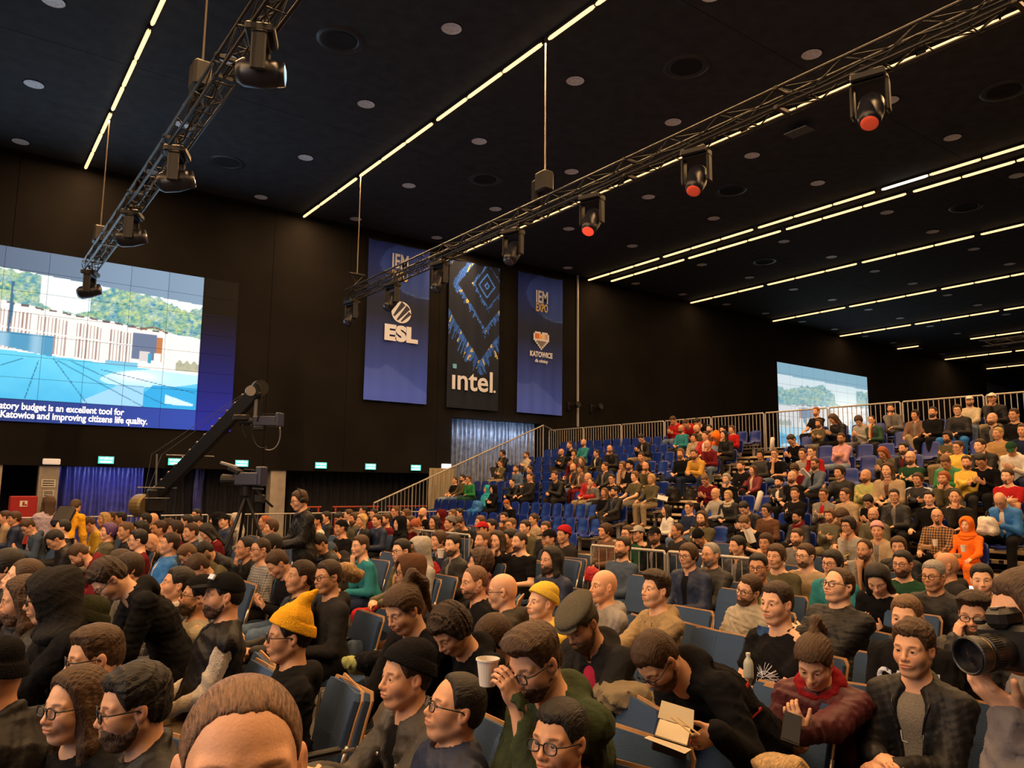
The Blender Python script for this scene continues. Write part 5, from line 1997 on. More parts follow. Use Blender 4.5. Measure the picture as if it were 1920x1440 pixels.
def dress(root, P, top, cols, hair, hat, face, fine, hmat=None):
    """link the parts of one figure to its root"""
    hm = Matrix(P['head'].tolist())
    mats = {'body': M_SKIN, 'legs': M_DENIM, 'shoes': M_SHOE, 'shirt': M_KNIT, 'top': M_NYLON if top in 'nj' else (M_KNIT if top == 's' else M_CLOTH)}
    for k, me in P['meshes'].items():
        nm = TOPNAME[top] if k == 'top' else PARTNAME[k]
        if len(me.materials) == 0:
            me.materials.append(mats[k])
        add_obj(nm, me, None, root, cols[k])
    if hat and hair and hair[0] != 'bald':
        hair = ('underhat', hair[1])
    if hair and hair[0] != 'bald':
        add_obj('hair', hp(hair[0], fine), M_HAIR, root, hair[1], hm)
    if hat:
        nm = {'hood': 'hood', 'scarfhood': 'headscarf', 'beanie': 'beanie', 'slouch': 'beanie', 'flatcap': 'flat_cap'}.get(hat[0], 'cap')
        me = hp(hat[0], fine)
        if len(me.materials) == 0:
            me.materials.append(M_KNIT)
        add_obj(nm, me, None, root, hat[1], hm)
    hcol = hair[1] if hair else HC['d']
    hcol = tuple(.75*q+.10*w for q, w in zip(hcol, cols['body']))
    for ch_, kk in (('B', 'beard'), ('S', 'stubble'), ('O', 'goatee'), ('L', 'longbeard')):
        if ch_ in face:
            add_obj('beard', hp(kk, fine), M_HAIR, root, hcol, hm)
    if 'G' in face:
        g_ = add_obj('glasses', GL_F if fine else GL_C, M_FRAME, root, None, hm)
        if fine:
            add_obj('lenses', LENS_ME, M_LENSG, g_)
    if fine:
        add_obj('eyes', EYES_ME, M_EYE, root, None, hm)


CROWD = """
942,850 S cross medium:k - j:black:grey charcoal 0 | person in black fur-hooded jacket, arms folded, by the foil curtain
938,869 S cross short:b G j:olive:beige khaki 0 | person in olive jacket with one leg crossed, red shoe
987,853 S cross short:b S s:cream - charcoal 0 | bearded person in cream sweater near the left rail
967,879 S chin short:b B h:denim - navy 0 | person in denim-blue hoodie, hand at the mouth
993,881 S lap short:d - j:charcoal:grey navy 0 | person in dark jacket half hidden behind the charcoal sweater
993,894 S lap2 short:b - s:charcoal - black 0 | upright person in plain charcoal sweater, hands on lap
960,904 S lean short:k - n:black - black 5 | dark-haired person in black jacket bending forward beside the charcoal sweater
853,901 S back short:b - t:black - ldenim 0 | person in black shirt with pale print, farthest left on the stand
867,897 S lap2 short:k BG s:olive - denim 0 | bearded person in dark olive between black shirt and green sweater
878,899 S chin short:b G s:green - dgreen 0 | person in bright green sweater and green trousers
913,918 S back hood=aqua - h:aqua - blue 0 | person in turquoise hood with a blue blanket
924,918 S cross hood=black - h:black - black 0 | person in black hood beside the turquoise hood
1068,834 S lean short:b - s:black - charcoal 0 | brown-haired person in black, leaning, next to the teal sweater
1094,830 S lap2 bald:b B s:teal - denim 0 | bald person in teal sweater below the top fence
1052,848 S cross bald:b BG n:black - charcoal 0 | bald bearded person with glasses in black jacket
1076,850 S chin curly:d - j:olive:charcoal navy 0 | dark curly-haired person in olive jacket
1066,859 S down cap=black - s:maroon - black 10 | person in black cap bending low in dark red
1090,864 S lap long:t - s:olive - black 0 | long-haired blonde in olive top under the teal sweater
1074,877 S lap2 bald:b B j:black:orange denim 0 | bald bearded person with orange shirt under dark jacket
1088,879 S lap bowl:d - j:brown:cream maroon 0 | dark-bobbed person with cream scarf and brown jacket
1040,888 S lean short:b - n:black - charcoal 0 | brown-haired person in black jacket in front of empty blue seats
1102,895 S lap bald:b - n:red - khaki 0 | bald person in red jacket, khaki trousers
950,945 S phone short:o - s:black - navy 0 | reddish-haired person looking at a phone near the floor
1262,788 S phone short:b - h:red - denim 0 | person in red and white jacket eating at the top fence
1286,793 S down short:b - h:red - charcoal 0 | head-bowed person in red hoodie at the top fence
1307,788 S down short:k - h:black - black -10 | tall dark-haired person in black turning away at the top fence
1277,804 S lap bald:b BG s:teal - charcoal 0 | bald person with glasses in deep teal sweater, legs crossed
1306,804 S phone bald:b BG t:olive - navy 0 | bald bearded person with glasses in dark green shirt
1330,804 S lap short:k B s:brown - black 0 | black-bearded person in brown sweater behind the blue shirt
1342,809 S down hood=orange - h:orange - black 0 | person hidden in an orange hood
1355,806 S lap beanie=black - n:black - black 0 | person in black beanie beside the red sweater
1301,821 S lap medium:k - j:beige:lgrey khaki 0 | dark-haired person in beige jacket with sunglasses look
1322,817 S lap2 short:b - j:red:white charcoal 0 | person in red cardigan with white collar
1346,822 S lap2 short:b S s:ldenim - navy 0 | person in light blue shirt beside the folded hands
1202,822 S phone short:k - j:black:cream khaki 0 | person in black top with cream collar, legs folded
1143,842 S chin bald:b B n:black - charcoal 0 | bald bearded person in black jacket with a sleeve badge
1118,850 S lap short:b - j:black:white black 0 | brown-haired person in black top over white sleeves
1276,850 S lap longsh:t L s:black - navy 0 | long-bearded fair person in black
1301,852 S lean short:b B h:mustard - navy 0 | bearded person in mustard hooded jacket
1326,834 S chin bald:b - h:maroon - denim 5 | bald person in maroon hoodie, both hands at the face
1202,857 S lean short:b - s:charcoal - black 0 | person leaning far forward above the bald olive shirt
1134,875 S lap2 short:b - j:black:grey black 0 | brown-haired person in black cardigan over grey shirt
1167,874 S chin medium:t G j:beige:beige khaki 0 | fair person with glasses and beige coat, chin in hand
1180,873 S lap beanie=black S h:black - black 0 | person in black beanie between beige coat and bald man
1210,875 S chin bald:b B s:olive - khaki 0 | bald person in olive shirt with finger on the cheek
1147,898 S cross short:k G t:black - black 0 | person with dark round glasses in black shirt
1190,893 S lap2 medium:t - t:olive - grey 0 | fair person in olive polo with striped sleeves
1221,898 S lap2 medium:y B s:olive - khaki 0 | fair ponytailed bearded person in olive sweatshirt, khaki trousers
1108,904 S chin receding:b - s:grey - denim 0 | balding person in grey sweater with chin on fist
1133,924 S lap long:t - s:black - charcoal 10 | long-haired blonde in black top looking down
1152,922 S lap2 short:k B j:black:slate charcoal 0 | black-bearded person in black jacket beside the blonde
1322,900 S phone short:t - s:maroon - black 10 | fair-haired person in dark maroon bending over a phone
1341,925 S cup bald:g G s:lgrey - black 0 | bald person with glasses in light grey sweater, drinking
1249,957 S lap long:k - s:white - black -20 | black-haired person in white top on the stairs edge
1292,952 S lap2 short:b G t:navy - denim 0 | brown-haired person with glasses in navy polo
1315,972 S cross long:b B v:olive:black khaki 0 | long-haired bearded person in olive parka
1362,898 S chin medium:g B s:black - black 0 | grey-blond tied-back bearded person, hand on the beard
1365,930 S lap medium:y - n:black - black 0 | blonde with a thick cream scarf and black jacket
1389,874 S lap short:b S h:black - black 0 | brown-haired person in black hoodie with small logo by the stairs
1412,882 S lap2 long:b - j:maroon:cream black 0 | long-haired person in cream fleece vest with maroon sleeves
1372,805 S lap medium:b - s:red - black 0 | brown-haired person in bright red sweater at the top
1357,816 S chin long:k - n:black - charcoal 0 | long dark-haired person in black with folded hands at the chin
1530,772 S lap2 short:o S t:black - black 0 | short-haired person in black T-shirt before the bright LED wall
1535,794 S cross medium:b B h:olive - grey 0 | person in olive hoodie, arms folded, below the black T-shirt
1562,786 S phone long:b - n:black - black -15 | person in black fur-hooded parka turned sideways
1610,789 S phone curly:b - h:lgrey - grey 0 | curly-haired person in light grey hoodie looking down
1634,788 S chin receding:k G j:dgreen:red charcoal 0 | person in green and red hoodie with glasses
1484,825 S phone short:d G s:black - black 0 | person with glasses in black sweater typing on a phone
1577,822 S cross short:b BG h:pink - ldenim 0 | bearded person in pink hoodie with arms folded
1425,853 S lap curly:k - n:charcoal - black 0 | black curly-haired person with tan collar by the stairs
1505,851 S lean short:b G h:lgrey - denim 0 | person in light grey hoodie leaning with a paper bag
1522,847 S chin short:b G s:red - navy 0 | person in red sweater covering the mouth
1452,851 S chin short:t G t:black - denim 0 | fair person in black T-shirt, elbow up, hand on mouth
1528,870 S lap2 short:b BG j:slate:black charcoal 0 | bearded person in slate hoodie over black printed shirt
1485,894 S lap bald:b B s:black - black 0 | shaved-headed bearded person in black sweater
1460,904 S cross beanie=black B j:black:white black 0 | person in black beanie, arms folded, black and white jacket
1490,880 S phone curly:b - s:maroon - black 0 | curly-haired person half hidden in dark red
1574,886 S cup medium:k - n:black - charcoal 0 | dark-haired person in black jacket eating, with orange bag
1490,926 S cross short:b - h:black - black 0 | brown-haired person in black hoodie with small red logo
1544,928 S cross short:b G j:grey:red charcoal 0 | person in grey cardigan over red checked shirt
1584,928 S lap short:b G h:beige - khaki 0 | brown-haired person with glasses in beige hoodie
1623,892 S cross bald:b B h:lime - khaki 0 | bald bearded person in light green hoodie
1628,940 S phone medium:k - s:black - black 0 | dark-haired person in black looking at a phone, light nails
1395,953 S phone short:k - n:black - black 0 | black-haired person in black jacket behind the yellow-print shirt
1396,970 S phone short:t - t:black - black 0 | fair person in black T-shirt with yellow print, phone raised
1437,957 S lap medium:k G s:brown - charcoal 0 | dark-haired person with glasses beside the white tube
1495,969 S lap beanie=black BG j:charcoal:maroon black 0 | person in black beanie with dark red scarf
1555,967 S cross curly:t S n:olive - khaki 0 | smiling fair curly-haired person in olive jacket, head tilted
1579,960 S down medium:b - s:brown - khaki 0 | blurred brown-haired person in brown sweater
1590,982 S chin curly:k G s:lgrey - khaki 0 | person in light grey sweatshirt with yellow print, fist at mouth
1637,965 S lap bald:b BG n:olive - olive 0 | bald person with glasses in olive jacket by the blue bag
1645,995 S lap long:b - v:beige:grey charcoal 0 HAT=beanie:pink | person in pale pink beanie and beige fur-edged coat
1670,766 S chin short:k B h:grey - charcoal 0 | person in grey hoodie, hands at the face, top fence
1716,778 S lap2 medium:k - j:brown:grey khaki 0 | dark-haired person in brown jacket, khaki trousers
1749,773 S back short:k B s:black - black 0 | black-bearded person in black sweater, ankle on knee
1795,769 S lap medium:b G n:black - blue 0 | person with glasses in black jacket and blue jeans
1818,752 S lap2 cap=white B h:cream - denim 0 | person in cream hoodie and black-white cap at the fence
1860,747 S chin cap=white - n:black - khaki 0 | person in white flat cap and striped black track jacket
1860,785 S lap bald:b B j:black:grey beige 0 | bald bearded person with grey shirt under black jacket
1901,778 S lap2 short:d - s:black - black 0 | dark-haired person in black sweater near the right edge, high row
1871,813 S lap short:y - s:tan - khaki 0 | short blond person in tan sweater
1917,807 S lap short:b - s:navy - navy 0 | person in dark teal cut by the right edge
1776,820 S cross curly:k B s:olive - khaki 0 | black curly-haired bearded person in olive sweatshirt, arms folded
1796,839 S lap2 short:b G n:yellow - black 0 | person in yellow jacket with orange bag, upper one
1837,836 S lean short:d - n:black - charcoal -15 | dark-haired person in black jacket facing left of the tan sweater
1896,841 S phone cap=dgreen - h:white - navy 0 | person in dark green cap and white printed hoodie
1655,849 S phone long:o - j:olive:black black 0 | long ginger-haired person in olive jacket looking down
1694,841 S lap short:k B j:black:maroon black 0 | bearded person in dark vest with red shirt behind green sweater
1707,858 S cross bald:b BG s:dgreen - black 0 | bald bearded person with glasses in dark green sweater
1773,867 S phone short:t - n:green - khaki 0 | fair person in green track jacket with white stripes
1812,867 S cross short:b B n:yellow - charcoal 0 | person in yellow jacket with a shoulder strap, lower one
1839,864 S phone short:k G s:black - black 5 | person with glasses in black turtleneck holding a phone
1664,880 S lap long:b - v:beige:brown black 0 | brown wavy-haired person in beige fur coat
1667,901 S cross short:g BG s:black - black 0 | grey-bearded person with glasses in black sweater
1721,899 S cross medium:b - n:black - black 0 | long-faced person in black track jacket with white shoulder stripes
1770,897 S chin medium:o B s:olive - denim 0 | red-bearded person in olive sweater, hand on the beard
1889,893 S cross short:b O t:red - khaki 0 | person in bright red T-shirt with white logo
1677,930 S lap short:k G j:charcoal:grey black 0 | person with glasses in dark blazer over grey sweater
1742,934 S lap2 short:k - s:black - black 0 | young dark-haired person in black turtleneck, small smile
1790,932 S chin receding:k - s:charcoal - black 0 | person with receding long dark hair in dark grey shirt
1875,938 S phone bald:g G j:blue:white black 0 | bald person with glasses in blue and white jacket
1757,968 S lap2 bald:b OG s:brown - black 0 | bald person with goatee in brown checked shirt holding food box
1812,986 S lap2 scarfhood=orange - s:orange - orange 0 | person in bright orange headscarf and shawl
1494,1007 F lap short:b B s:grey - charcoal 0 | brown-bearded person in grey jacket behind the cream sweater
1621,1031 F chin receding:b B j:grey:black charcoal 0 | balding bearded person in grey hooded jacket, chin in hand
1685,1025 F lap medium:b - j:black:pink black 0 | brown-haired person in black beside the bearded green sweater
1692,1057 F lap2 short:k BG s:dgreen - black 0 | black-bearded person with glasses in dark green sweater
1645,1086 F phone long:k - s:black - black 0 | long black-haired person in black reading a phone
1560,1056 F lap medium:k G s:teal - navy 0 | dark-haired person with glasses in teal behind the large man
1510,1042 F lap short:b GS s:beige - khaki 0 | brown-haired person in cream turtleneck sweater
1455,1043 F lap medium:b - s:olive - charcoal 0 | bobbed brown-haired person in dark olive with a badge
1750,1080 F lap short:g G n:black - black 0 | grey-haired person with glasses in black quilted jacket
1773,1060 F lap bald:b - v:charcoal:olive charcoal -45 | bald person turned away in dark green hooded jacket
1842,1088 F lap short:k - j:charcoal:white charcoal 0 | dark-haired person in white shirt and dark blazer
1167,1026 F back short:d B s:slate - denim 0 | dark-haired bearded person in blue sweater, leaning back
1290,1042 F lap medium:b G j:navy:black black 0 | brown-haired young person with glasses left of the grey-haired one
1332,1040 F lap2 receding:g S n:charcoal - charcoal 0 | grey-haired person in black jacket, arm over the next chair
1382,1024 F lap short:k O j:charcoal:grey black 0 | dark grey-haired person in unzipped black jacket
1422,1064 F chin short:k G j:slate:lime navy 0 | dark-haired person with glasses, hand on cheek, neon collar
1032,1050 F lap long:k B n:navy - denim 0 | long-curly-black-haired bearded person in dark coat
974,1015 F lap buzz:d S t:black - black 0 | close-cropped person in black T-shirt with yellow print
984,989 F lap short:d - h:olive - charcoal 0 | dark-haired person in olive hoodie behind the cropped head
1000,974 F lap short:b - s:beige - black 0 | brown-haired person in beige shirt turned left
1023,992 F lap short:b - s:charcoal - black 0 | person with covered lower face behind the black cap
1029,1010 F lap cap=black - n:charcoal - black 0 | smiling person in black cap and dark jacket
1056,1003 F lap beanie=red - h:charcoal - black 5 | person in dark red beanie and charcoal fleece
1135,996 F lap medium:b - n:brown - charcoal 0 | brown-haired person in dark brown jacket behind the barrier
1176,1001 F lap short:b BG h:dgreen - charcoal 0 | brown-bearded person with glasses in dark green by the barrier
1196,1001 F lap cap=lgrey - t:black - black 0 | person in light grey cap and black T-shirt
1227,1004 F lap cap=black BG v:black:grey black 0 | bearded person in black cap and sunglasses
1237,971 F phone medium:k - s:black - black 0 | dark-haired person in black looking down by the steps
1269,996 F lap receding:b O h:charcoal - black 0 | balding person with moustache in dark hoodie
1310,1008 F down beanie=black - s:black - black 0 | person in black beanie bent forward behind the barrier
1420,988 F down bowl:b - s:black - black -10 | fair bowl-haired person in black slumping sideways
1374,998 F down cap=black - n:black - black 0 | person in black cap bending beside white papers
1436,1018 F lap medium:b - s:pink - maroon 0 | brown-haired person in dark pink half hidden
900,979 F lap short:t - s:charcoal - black 0 | fair-brown-haired person behind the white-red cap
848,965 F lap short:t G s:grey - black 0 | fair person with glasses near the stand foot
861,963 F lap short:k - s:navy - black 0 | dark-haired person beside the fair one with glasses near the stand foot
862,981 F phone short:b - s:charcoal - black 0 | brown-haired person in charcoal sweater looking down
826,967 F lap hood=maroon - h:maroon - black 0 | person in dark red hood
843,981 F lap beanie=grey - n:charcoal - black 0 | person in grey-green beanie, phone lit
904,993 F lap cap=red - h:black - black 0 | person in white and red cap with black printed hoodie
920,987 F lap short:k - s:black - black 0 | black-haired person right behind the white-red cap
945,971 F chin short:k B s:brown - black 0 | dark-bearded person resting mouth on hand near blue seats
958,985 F lap short:t G s:grey - black 0 | fair balding person with glasses beside the hand-on-mouth one
904,1014 F back short:t B h:navy - charcoal 0 | fair-bearded person in navy hoodie
932,1014 F chin long:d - s:black - black 0 | long brown-haired person in black biting a nail
954,1010 F lap short:k - s:navy - black 0 | dark-haired person right of the nail biter
849,1022 F lap short:k B j:charcoal:grey charcoal 0 | black-bearded person in dark grey shirt
900,1055 F lap curly:b - n:maroon - black -40 | fluffy-brown-haired person turned away behind two bald heads
611,970 F lap short:k - n:black - black 0 | dark-haired person in black by the barrier post
594,976 F lap cap=black B t:white - denim 0 | bearded person in black cap and white T-shirt
636,971 F phone short:k - s:black - black 0 | dark-haired person bending in black right of the barrier post
653,965 F lap short:b - h:white - black 0 | brown-haired person in white and green behind the long-bearded one
664,972 F lap medium:b L n:olive - black 0 | long-bearded person in olive jacket
678,976 F lap pigtails:y - j:black:lavender black 0 | blonde with long pigtails and black patterned jacket
639,989 F lap capback=black - t:black - black 0 | person in backward black cap and black T-shirt, arm out
707,976 F lap short:d - n:navy - black 0 | dark-haired person in navy jacket beside the pigtails
681,958 F lap short:k - s:black - black 0 | dark-haired person peeking over the pigtails
700,964 F lap short:k - s:maroon - black 0 | dark-haired person peeking behind the navy jacket
723,974 F lap short:b B s:maroon - charcoal 0 | brown-bearded person in dark red jacket
741,959 F lap short:t G s:navy - black 0 | fair person with glasses in navy, farthest row by the rail
761,964 F lap medium:t - s:olive - black 0 | person in yellowish knit hat with fair hair
792,961 F chin bald:b B s:black - black 0 | bald bearded person in black by the lowest blue seats
748,982 F lap hood=black - h:black - black 0 | person in black hood holding a phone
769,980 F lap short:b G s:maroon - black 0 | brown-haired person between black hood and red hair
780,986 F phone bowl:o - j:black:white black 0 | red-haired person in black with white collar, drinking
814,980 F lap long:k - s:black - black 0 | long black-haired person in black
574,1018 F phone medium:b - h:lgrey - olive 0 | brown-haired youngster in pale hooded top typing
599,1020 F phone short:k - j:charcoal:lgrey black 0 | dark-haired person in dark jacket with light strings looking down
582,993 F phone short:o - j:slate:navy denim 0 | reddish person with a blue backpack strap
618,1036 F down cap=slate - v:charcoal:beige black 0 | person in grey-blue cap with yellow brim, fur-collared coat
675,1024 F chin short:b - s:teal - navy 0 | brown-haired person in bright teal sweater, hand on the temple
752,1033 F lap short:k G j:olive:tan red 0 | dark-haired person with glasses, olive coat and red trousers
784,1031 F lap short:k OG h:lgrey - black 0 HAT=hood:lgrey | bearded person with glasses in grey hood
822,1013 F lap medium:b - j:navy:black black 0 | brown-haired person in dark jacket holding a white cup
765,1072 F lap2 hood=brown G h:brown - denim 0 | person in brown hood and brown hoodie
614,1082 F lap short:d G h:charcoal - black 0 | brown-haired person with glasses in black hoodie, profile
563,1082 F back short:d - j:black:white black 0 | dark-haired person in black and white track jacket
488,1030 F lap buzz:d G s:lgrey - charcoal 0 | cropped-haired person with glasses in checked shirt
509,1022 F lap medium:k G n:black - black 0 | black-haired person with glasses beside the checked shirt
520,1057 F phone short:b - h:black - denim 0 | brown-haired boy in black jacket with white print
495,980 F lap receding:o - s:grey - black 0 | reddish balding person left of the headphone man
508,989 F lap medium:b - s:charcoal - black 0 | brown-haired person hidden beside the headphone man
8,970 F lap short:b - s:beige - black 0 | brown-haired person cut by the left edge, far row
26,972 F lap bowl:b - j:navy:white black 0 | bowl-haired person in white and blue jacket at far left
52,988 F phone short:b G h:slate - black 0 | brown-haired person in slate-hooded black top at far left
117,990 F lap receding:k - s:charcoal - black 0 | balding dark-haired person under the yellow jacket
103,1012 F phone short:k G n:black - black 0 | dark-haired person with glasses in black jacket with round badge
165,983 F phone short:b G s:yellow - khaki 0 | brown-haired person with glasses in yellow shirt
194,974 F lap long:y - s:beige - black 0 | blonde far back beside two dark cropped heads
208,972 F lap short:b - n:black - black 0 | brown-haired person in black far back
225,972 F lap short:k - s:lgrey - black 0 | dark cropped-haired person before the blue curtain
203,997 F back medium:p - j:olive:yellow black 0 | purple-haired person in olive jacket
235,996 F lap short:t - j:black:maroon black 0 | short fair-haired person in black and brown shirt
262,994 F lap curly:k G s:charcoal - black 0 | black wavy-haired person with sunglasses
258,1012 F lap short:k G s:maroon - black 0 | person with glasses in dark maroon sweater
147,1040 F down short:b B h:maroon - black 0 | brown-haired person in dark red hoodie bending forward
283,1017 F down bald:b - s:olive - black 0 | bald person drinking from a pale can
317,1020 F back short:d - j:blue:white khaki 0 | dark-haired person in bright blue jacket
285,974 F lap bald:t - n:black - black 0 | bald person far back before the blue curtain
272,976 F lap short:k - s:black - black 0 | dark-haired person left of the far bald head
298,992 F lap short:b - s:grey - black 0 | brown-haired person behind the blue jacket, left
314,987 F lap medium:b - s:olive - black 0 | brown-haired person behind the blue jacket, middle
328,992 F lap medium:d - s:maroon - black 0 | dark-haired person behind the blue jacket, right
357,998 F lap short:b - n:navy - black 0 | brown-haired person in navy looking up
349,978 F lap short:k - s:black - black 0 | dark-haired person far back behind the navy jacket
369,979 F phone short:k - s:white - black 0 | dark-haired person in white shirt looking down
368,965 F lap short:k - n:black - black 0 | black-haired person by the far barrier joint
405,974 F lap hood=black B h:black - black 0 | bearded person in black hood far back
420,977 F lap cap=black - n:navy - black 0 | fair person in black cap between two hoods
441,976 F lap hood=lgrey - h:lgrey - lgrey 0 | person in light grey hood at the tripod
387,998 F phone long:k - s:maroon - black 0 | dark-haired person in dark red looking down
459,1028 F chin receding:k - n:black - black 0 | black-haired balding person in black, fist at mouth
352,1040 F down short:t - s:olive - black 0 | fair-haired person bending forward left of the tied hair
372,1064 F down bun:b - h:olive - black 0 | bending person with tied brown hair in grey-green hoodie
384,1035 F down short:k - n:black - black 0 | bending person in dark jacket with yellow badge
222,1060 F lap long:d - s:charcoal - black 0 | dark long-haired person behind the bent dark hoodie
240,1066 F lap medium:d - s:grey - black 0 | dark-haired person nearest behind the bent dark hoodie
"""


def eye_floor(x, y):
    """stand rows: the row whose seated eye height fits this pixel best"""
    best = None
    for k in range(0, 10):
        X = TX0-TDX*k-.02
        p = at_x(x, y, X)
        e_ = abs(p[2]-(tier(k)[1]+1.20))
        if best is None or e_ < best[0]:
            best = (e_, k, p)
    return best[1], best[2]


PEOPLE = []
rp = random.Random(11)


def parse(line):
    left, label = line.split('|')
    t = left.split()
    hat = None
    if t[-1].startswith('HAT='):
        a, b_ = t.pop()[4:].split(':')
        hat = (a, RGB[b_])
    xy, zone, pose, hair, face, top, lc, yaw = t[0], t[1], t[2], t[3], t[4], t[5], t[6], float(t[7]) if len(t) > 7 else 0
    return xy, zone, pose, hair, face, top, lc, yaw, hat, label.strip()


def parse_fix(line):
    # "top" may be written as "s:cream - khaki" (no shirt) or "j:olive:beige khaki"
    left, label = line.split('|')
    t = left.split()
    if t[6] == '-':
        t.pop(6)
    return parse(' '.join(t)+' | '+label)


USED_LABELS = set()
ROWLAB = ['top stand row', 'second stand row from top', 'third stand row from top', 'fourth stand row from top', 'fifth stand row from top', 'fifth stand row from floor', 'fourth stand row from floor', 'third stand row from floor', 'second stand row from floor', 'lowest stand row']
for ln in CROWD.strip().split('\n'):
    xy, zone, pose, hair, face, top, lc, yaw, hat, label = parse_fix(ln)
    x, y = map(float, xy.split(','))
    tp_ = top.split(':')
    tk, tcol = tp_[0], RGB[tp_[1]]
    scol = RGB[tp_[2]] if len(tp_) > 2 else (.3, .3, .3)
    hc_ = HC['d']
    if '=' in hair:
        hk, hcn = hair.split('=')
        hat = (hk, RGB[hcn])
        hair_ = ('short', HC[rp.choice('kdb')]) if hk in ('cap', 'capback', 'flatcap', 'beanie') else None
        if hk == 'beanie':
            hair_ = ('buzz', HC['d'])
    else:
        hk, hcn = hair.split(':')
        hk = {'longsh': 'medium'}.get(hk, hk)
        hair_ = (hk, HC[hcn])
    if hat and hair_ and hat[0] == 'hood':
        hair_ = ('buzz', hair_[1])
    v = rp.choice([0, 0, 1, 2]) if pose in ('lap', 'lap2', 'cross') else (rp.choice([0, 1]) if pose in ('phone', 'chin', 'lean') else 0)
    P = proto(pose, tk, v)
    hd = P['hd']
    rz = PI+RAD(yaw+rp.uniform(-9, 9))
    if zone == 'S':
        k, p = eye_floor(x, y)
        zf = tier(k)[1]
        X = TX0-TDX*k-.02-hd[0]*.4
        p = at_x(x, y, X)
    else:
        k, zf = None, 0.0
        p = at_z(x, y, 1.185+(hd[2]-1.18)*.9)
        # heads near the horizon line: keep to the depth of their row
        dd = p @ _F
        if dd > 19.5:
            p = at_d(x, y, 19.5-rp.uniform(0, .8))
    s = (p[2]-zf)/hd[2]
    s = min(max(s, .90), 1.12) if zone == 'S' else min(max(s, .86), 1.16)
    c, sn = math.cos(rz), math.sin(rz)
    ox, oy = hd[0]*s*c-hd[1]*s*sn, hd[0]*s*sn+hd[1]*s*c
    loc = (p[0]-ox, p[1]-oy, zf)
    root = empty('person', loc, rz)
    root.scale = (s, s*rp.uniform(.97, 1.04), s)
    full = label if zone == 'F' else label+', '+ROWLAB[k]
    if len(full.split()) > 16:
        full = label
    assert full not in USED_LABELS, full
    USED_LABELS.add(full)
    tag(root, full, 'person', 'audience on the raked stand' if zone == 'S' else 'audience on the floor chairs')
    sk_ = SKIN[rp.randrange(5)]
    f_ = rp.uniform(.88, 1.08)
    cols = dict(body=tuple(q*f_ for q in sk_), top=tcol, shirt=scol, legs=RGB[lc], shoes=rp.choice([RGB['black'], RGB['charcoal'], RGB['brown'], RGB['grey']]))
    dress(root, P, tk, cols, hair_, hat, face, False)
    PEOPLE.append((loc[0], loc[1], zone, k, label, rz))
    if zone == 'S' and k < 10:
        SEAT_AT.setdefault(k, []).append(loc[1])
        xk = tier(k)[0]
        es = empty('stadium_chair', (xk, loc[1], tier(k)[1]), PI)
        tag(es, ('blue plastic stand seat under the '+label)[:200], 'seat', 'occupied blue seats of the stand')
        w_ = es['label'].split()
        es['label'] = ' '.join(w_[:16]).rstrip(',')
        add_obj('shell', SHELL, M_SEAT, es)
        add_obj('bracket', BRACKET, M_BRK, es)
    elif zone == 'F':
        ec = add_chair(loc[0], loc[1], ' '.join(('slate blue chair under the '+label).split()[:16]).rstrip(','), rz, False, 'occupied slate blue floor chairs')
print('people', len(PEOPLE), 'protos', len(PROTO), time.time()-T_START)
# ------------------------------------------------------------------ near figures, each with a body of its own
from mathutils.bvhtree import BVHTree


def scarf_mesh(P, tail=False, loops=2, seed=5):
    T, T2 = P['T'], P['T2']
    f = Field(*[np.arange(T[i]-.22, T[i]+.24, .009) for i in range(3)])
    for lp in range(loops):
        for i in range(16):
            a, b_ = 2*PI*i/16, 2*PI*(i+1)/16
            q = [T+T2 @ np.array([.012+(.078+.014*lp)*math.cos(t), (.085+.012*lp)*math.sin(t), .045-.038*lp-.045*math.cos(t)*(1+.5*lp)]) for t in (a, b_)]
            f.cap(q[0], q[1], .030, None, .012)
    X, Y, Z = f.grid(tuple(slice(None) for _ in range(3)))
    f.F += crease(X*1.6, Y*1.6, Z*1.6, seed, .007)
    return fast_mesh('scarf', *f.nets())


def cup_thing(label, loc, h=.095, r0=.029, r1=.041, col=(.70, .66, .60), tilt=None, band=None):
    e_ = empty('paper_cup', loc)
    if tilt:
        e_.rotation_euler = tilt
    tag(e_, label, 'cup')
    MB().lathe([(0, 0), (r0, 0), (r1, h), (r1+.003, h), (r1+.003, h-.006), (r1-.002, h-.006), (r0-.002, .004), (0, .004)], n=24).build('cup_body', mat('paper_white', col, rough=.8), e_, smooth=False)
    return e_


def box_thing(name, label, cat, loc, d, m, rz=0, rx=0, ry=0, parts=()):
    e_ = empty(name, loc)
    e_.rotation_euler = (rx, ry, rz)
    tag(e_, label, cat)
    MB().box((0, 0, 0), d, bev=min(d)*.15).build('body', m, e_)
    for (n_, c_, dd, mm) in parts:
        MB().box(c_, dd).build(n_, mm, e_)
    return e_


def decal(P, root, name, me, m, base, part='top', size=1.0, off=.004):
    """lay a flat text/graphic mesh (x right, y up) on the garment, projected along the chest's forward axis"""
    tm = P['meshes'][part]
    bv = BVHTree.FromPolygons([v.co.copy() for v in tm.vertices], [tuple(p.vertices) for p in tm.polygons])
    T2, C = P['T2'], P['C']
    nv = []
    for v in me.vertices:
        # seen from the front, text x runs towards the wearer's left (+y)
        q = C+T2 @ np.array([.45, base[0]+v.co.x*size, base[1]+v.co.y*size])
        dr = Vector((-(T2 @ np.array([1.0, 0, 0]))).tolist())
        hit = bv.ray_cast(Vector(q.tolist()), dr)
        p = hit[0]-dr*(off+v.co.z*0) if hit[0] is not None else Vector((q+T2 @ np.array([-.31, 0, 0])).tolist())
        nv.append(p)
    for v, p in zip(me.vertices, nv):
        v.co = p
    me.update()
    return add_obj(name, me, m, root)


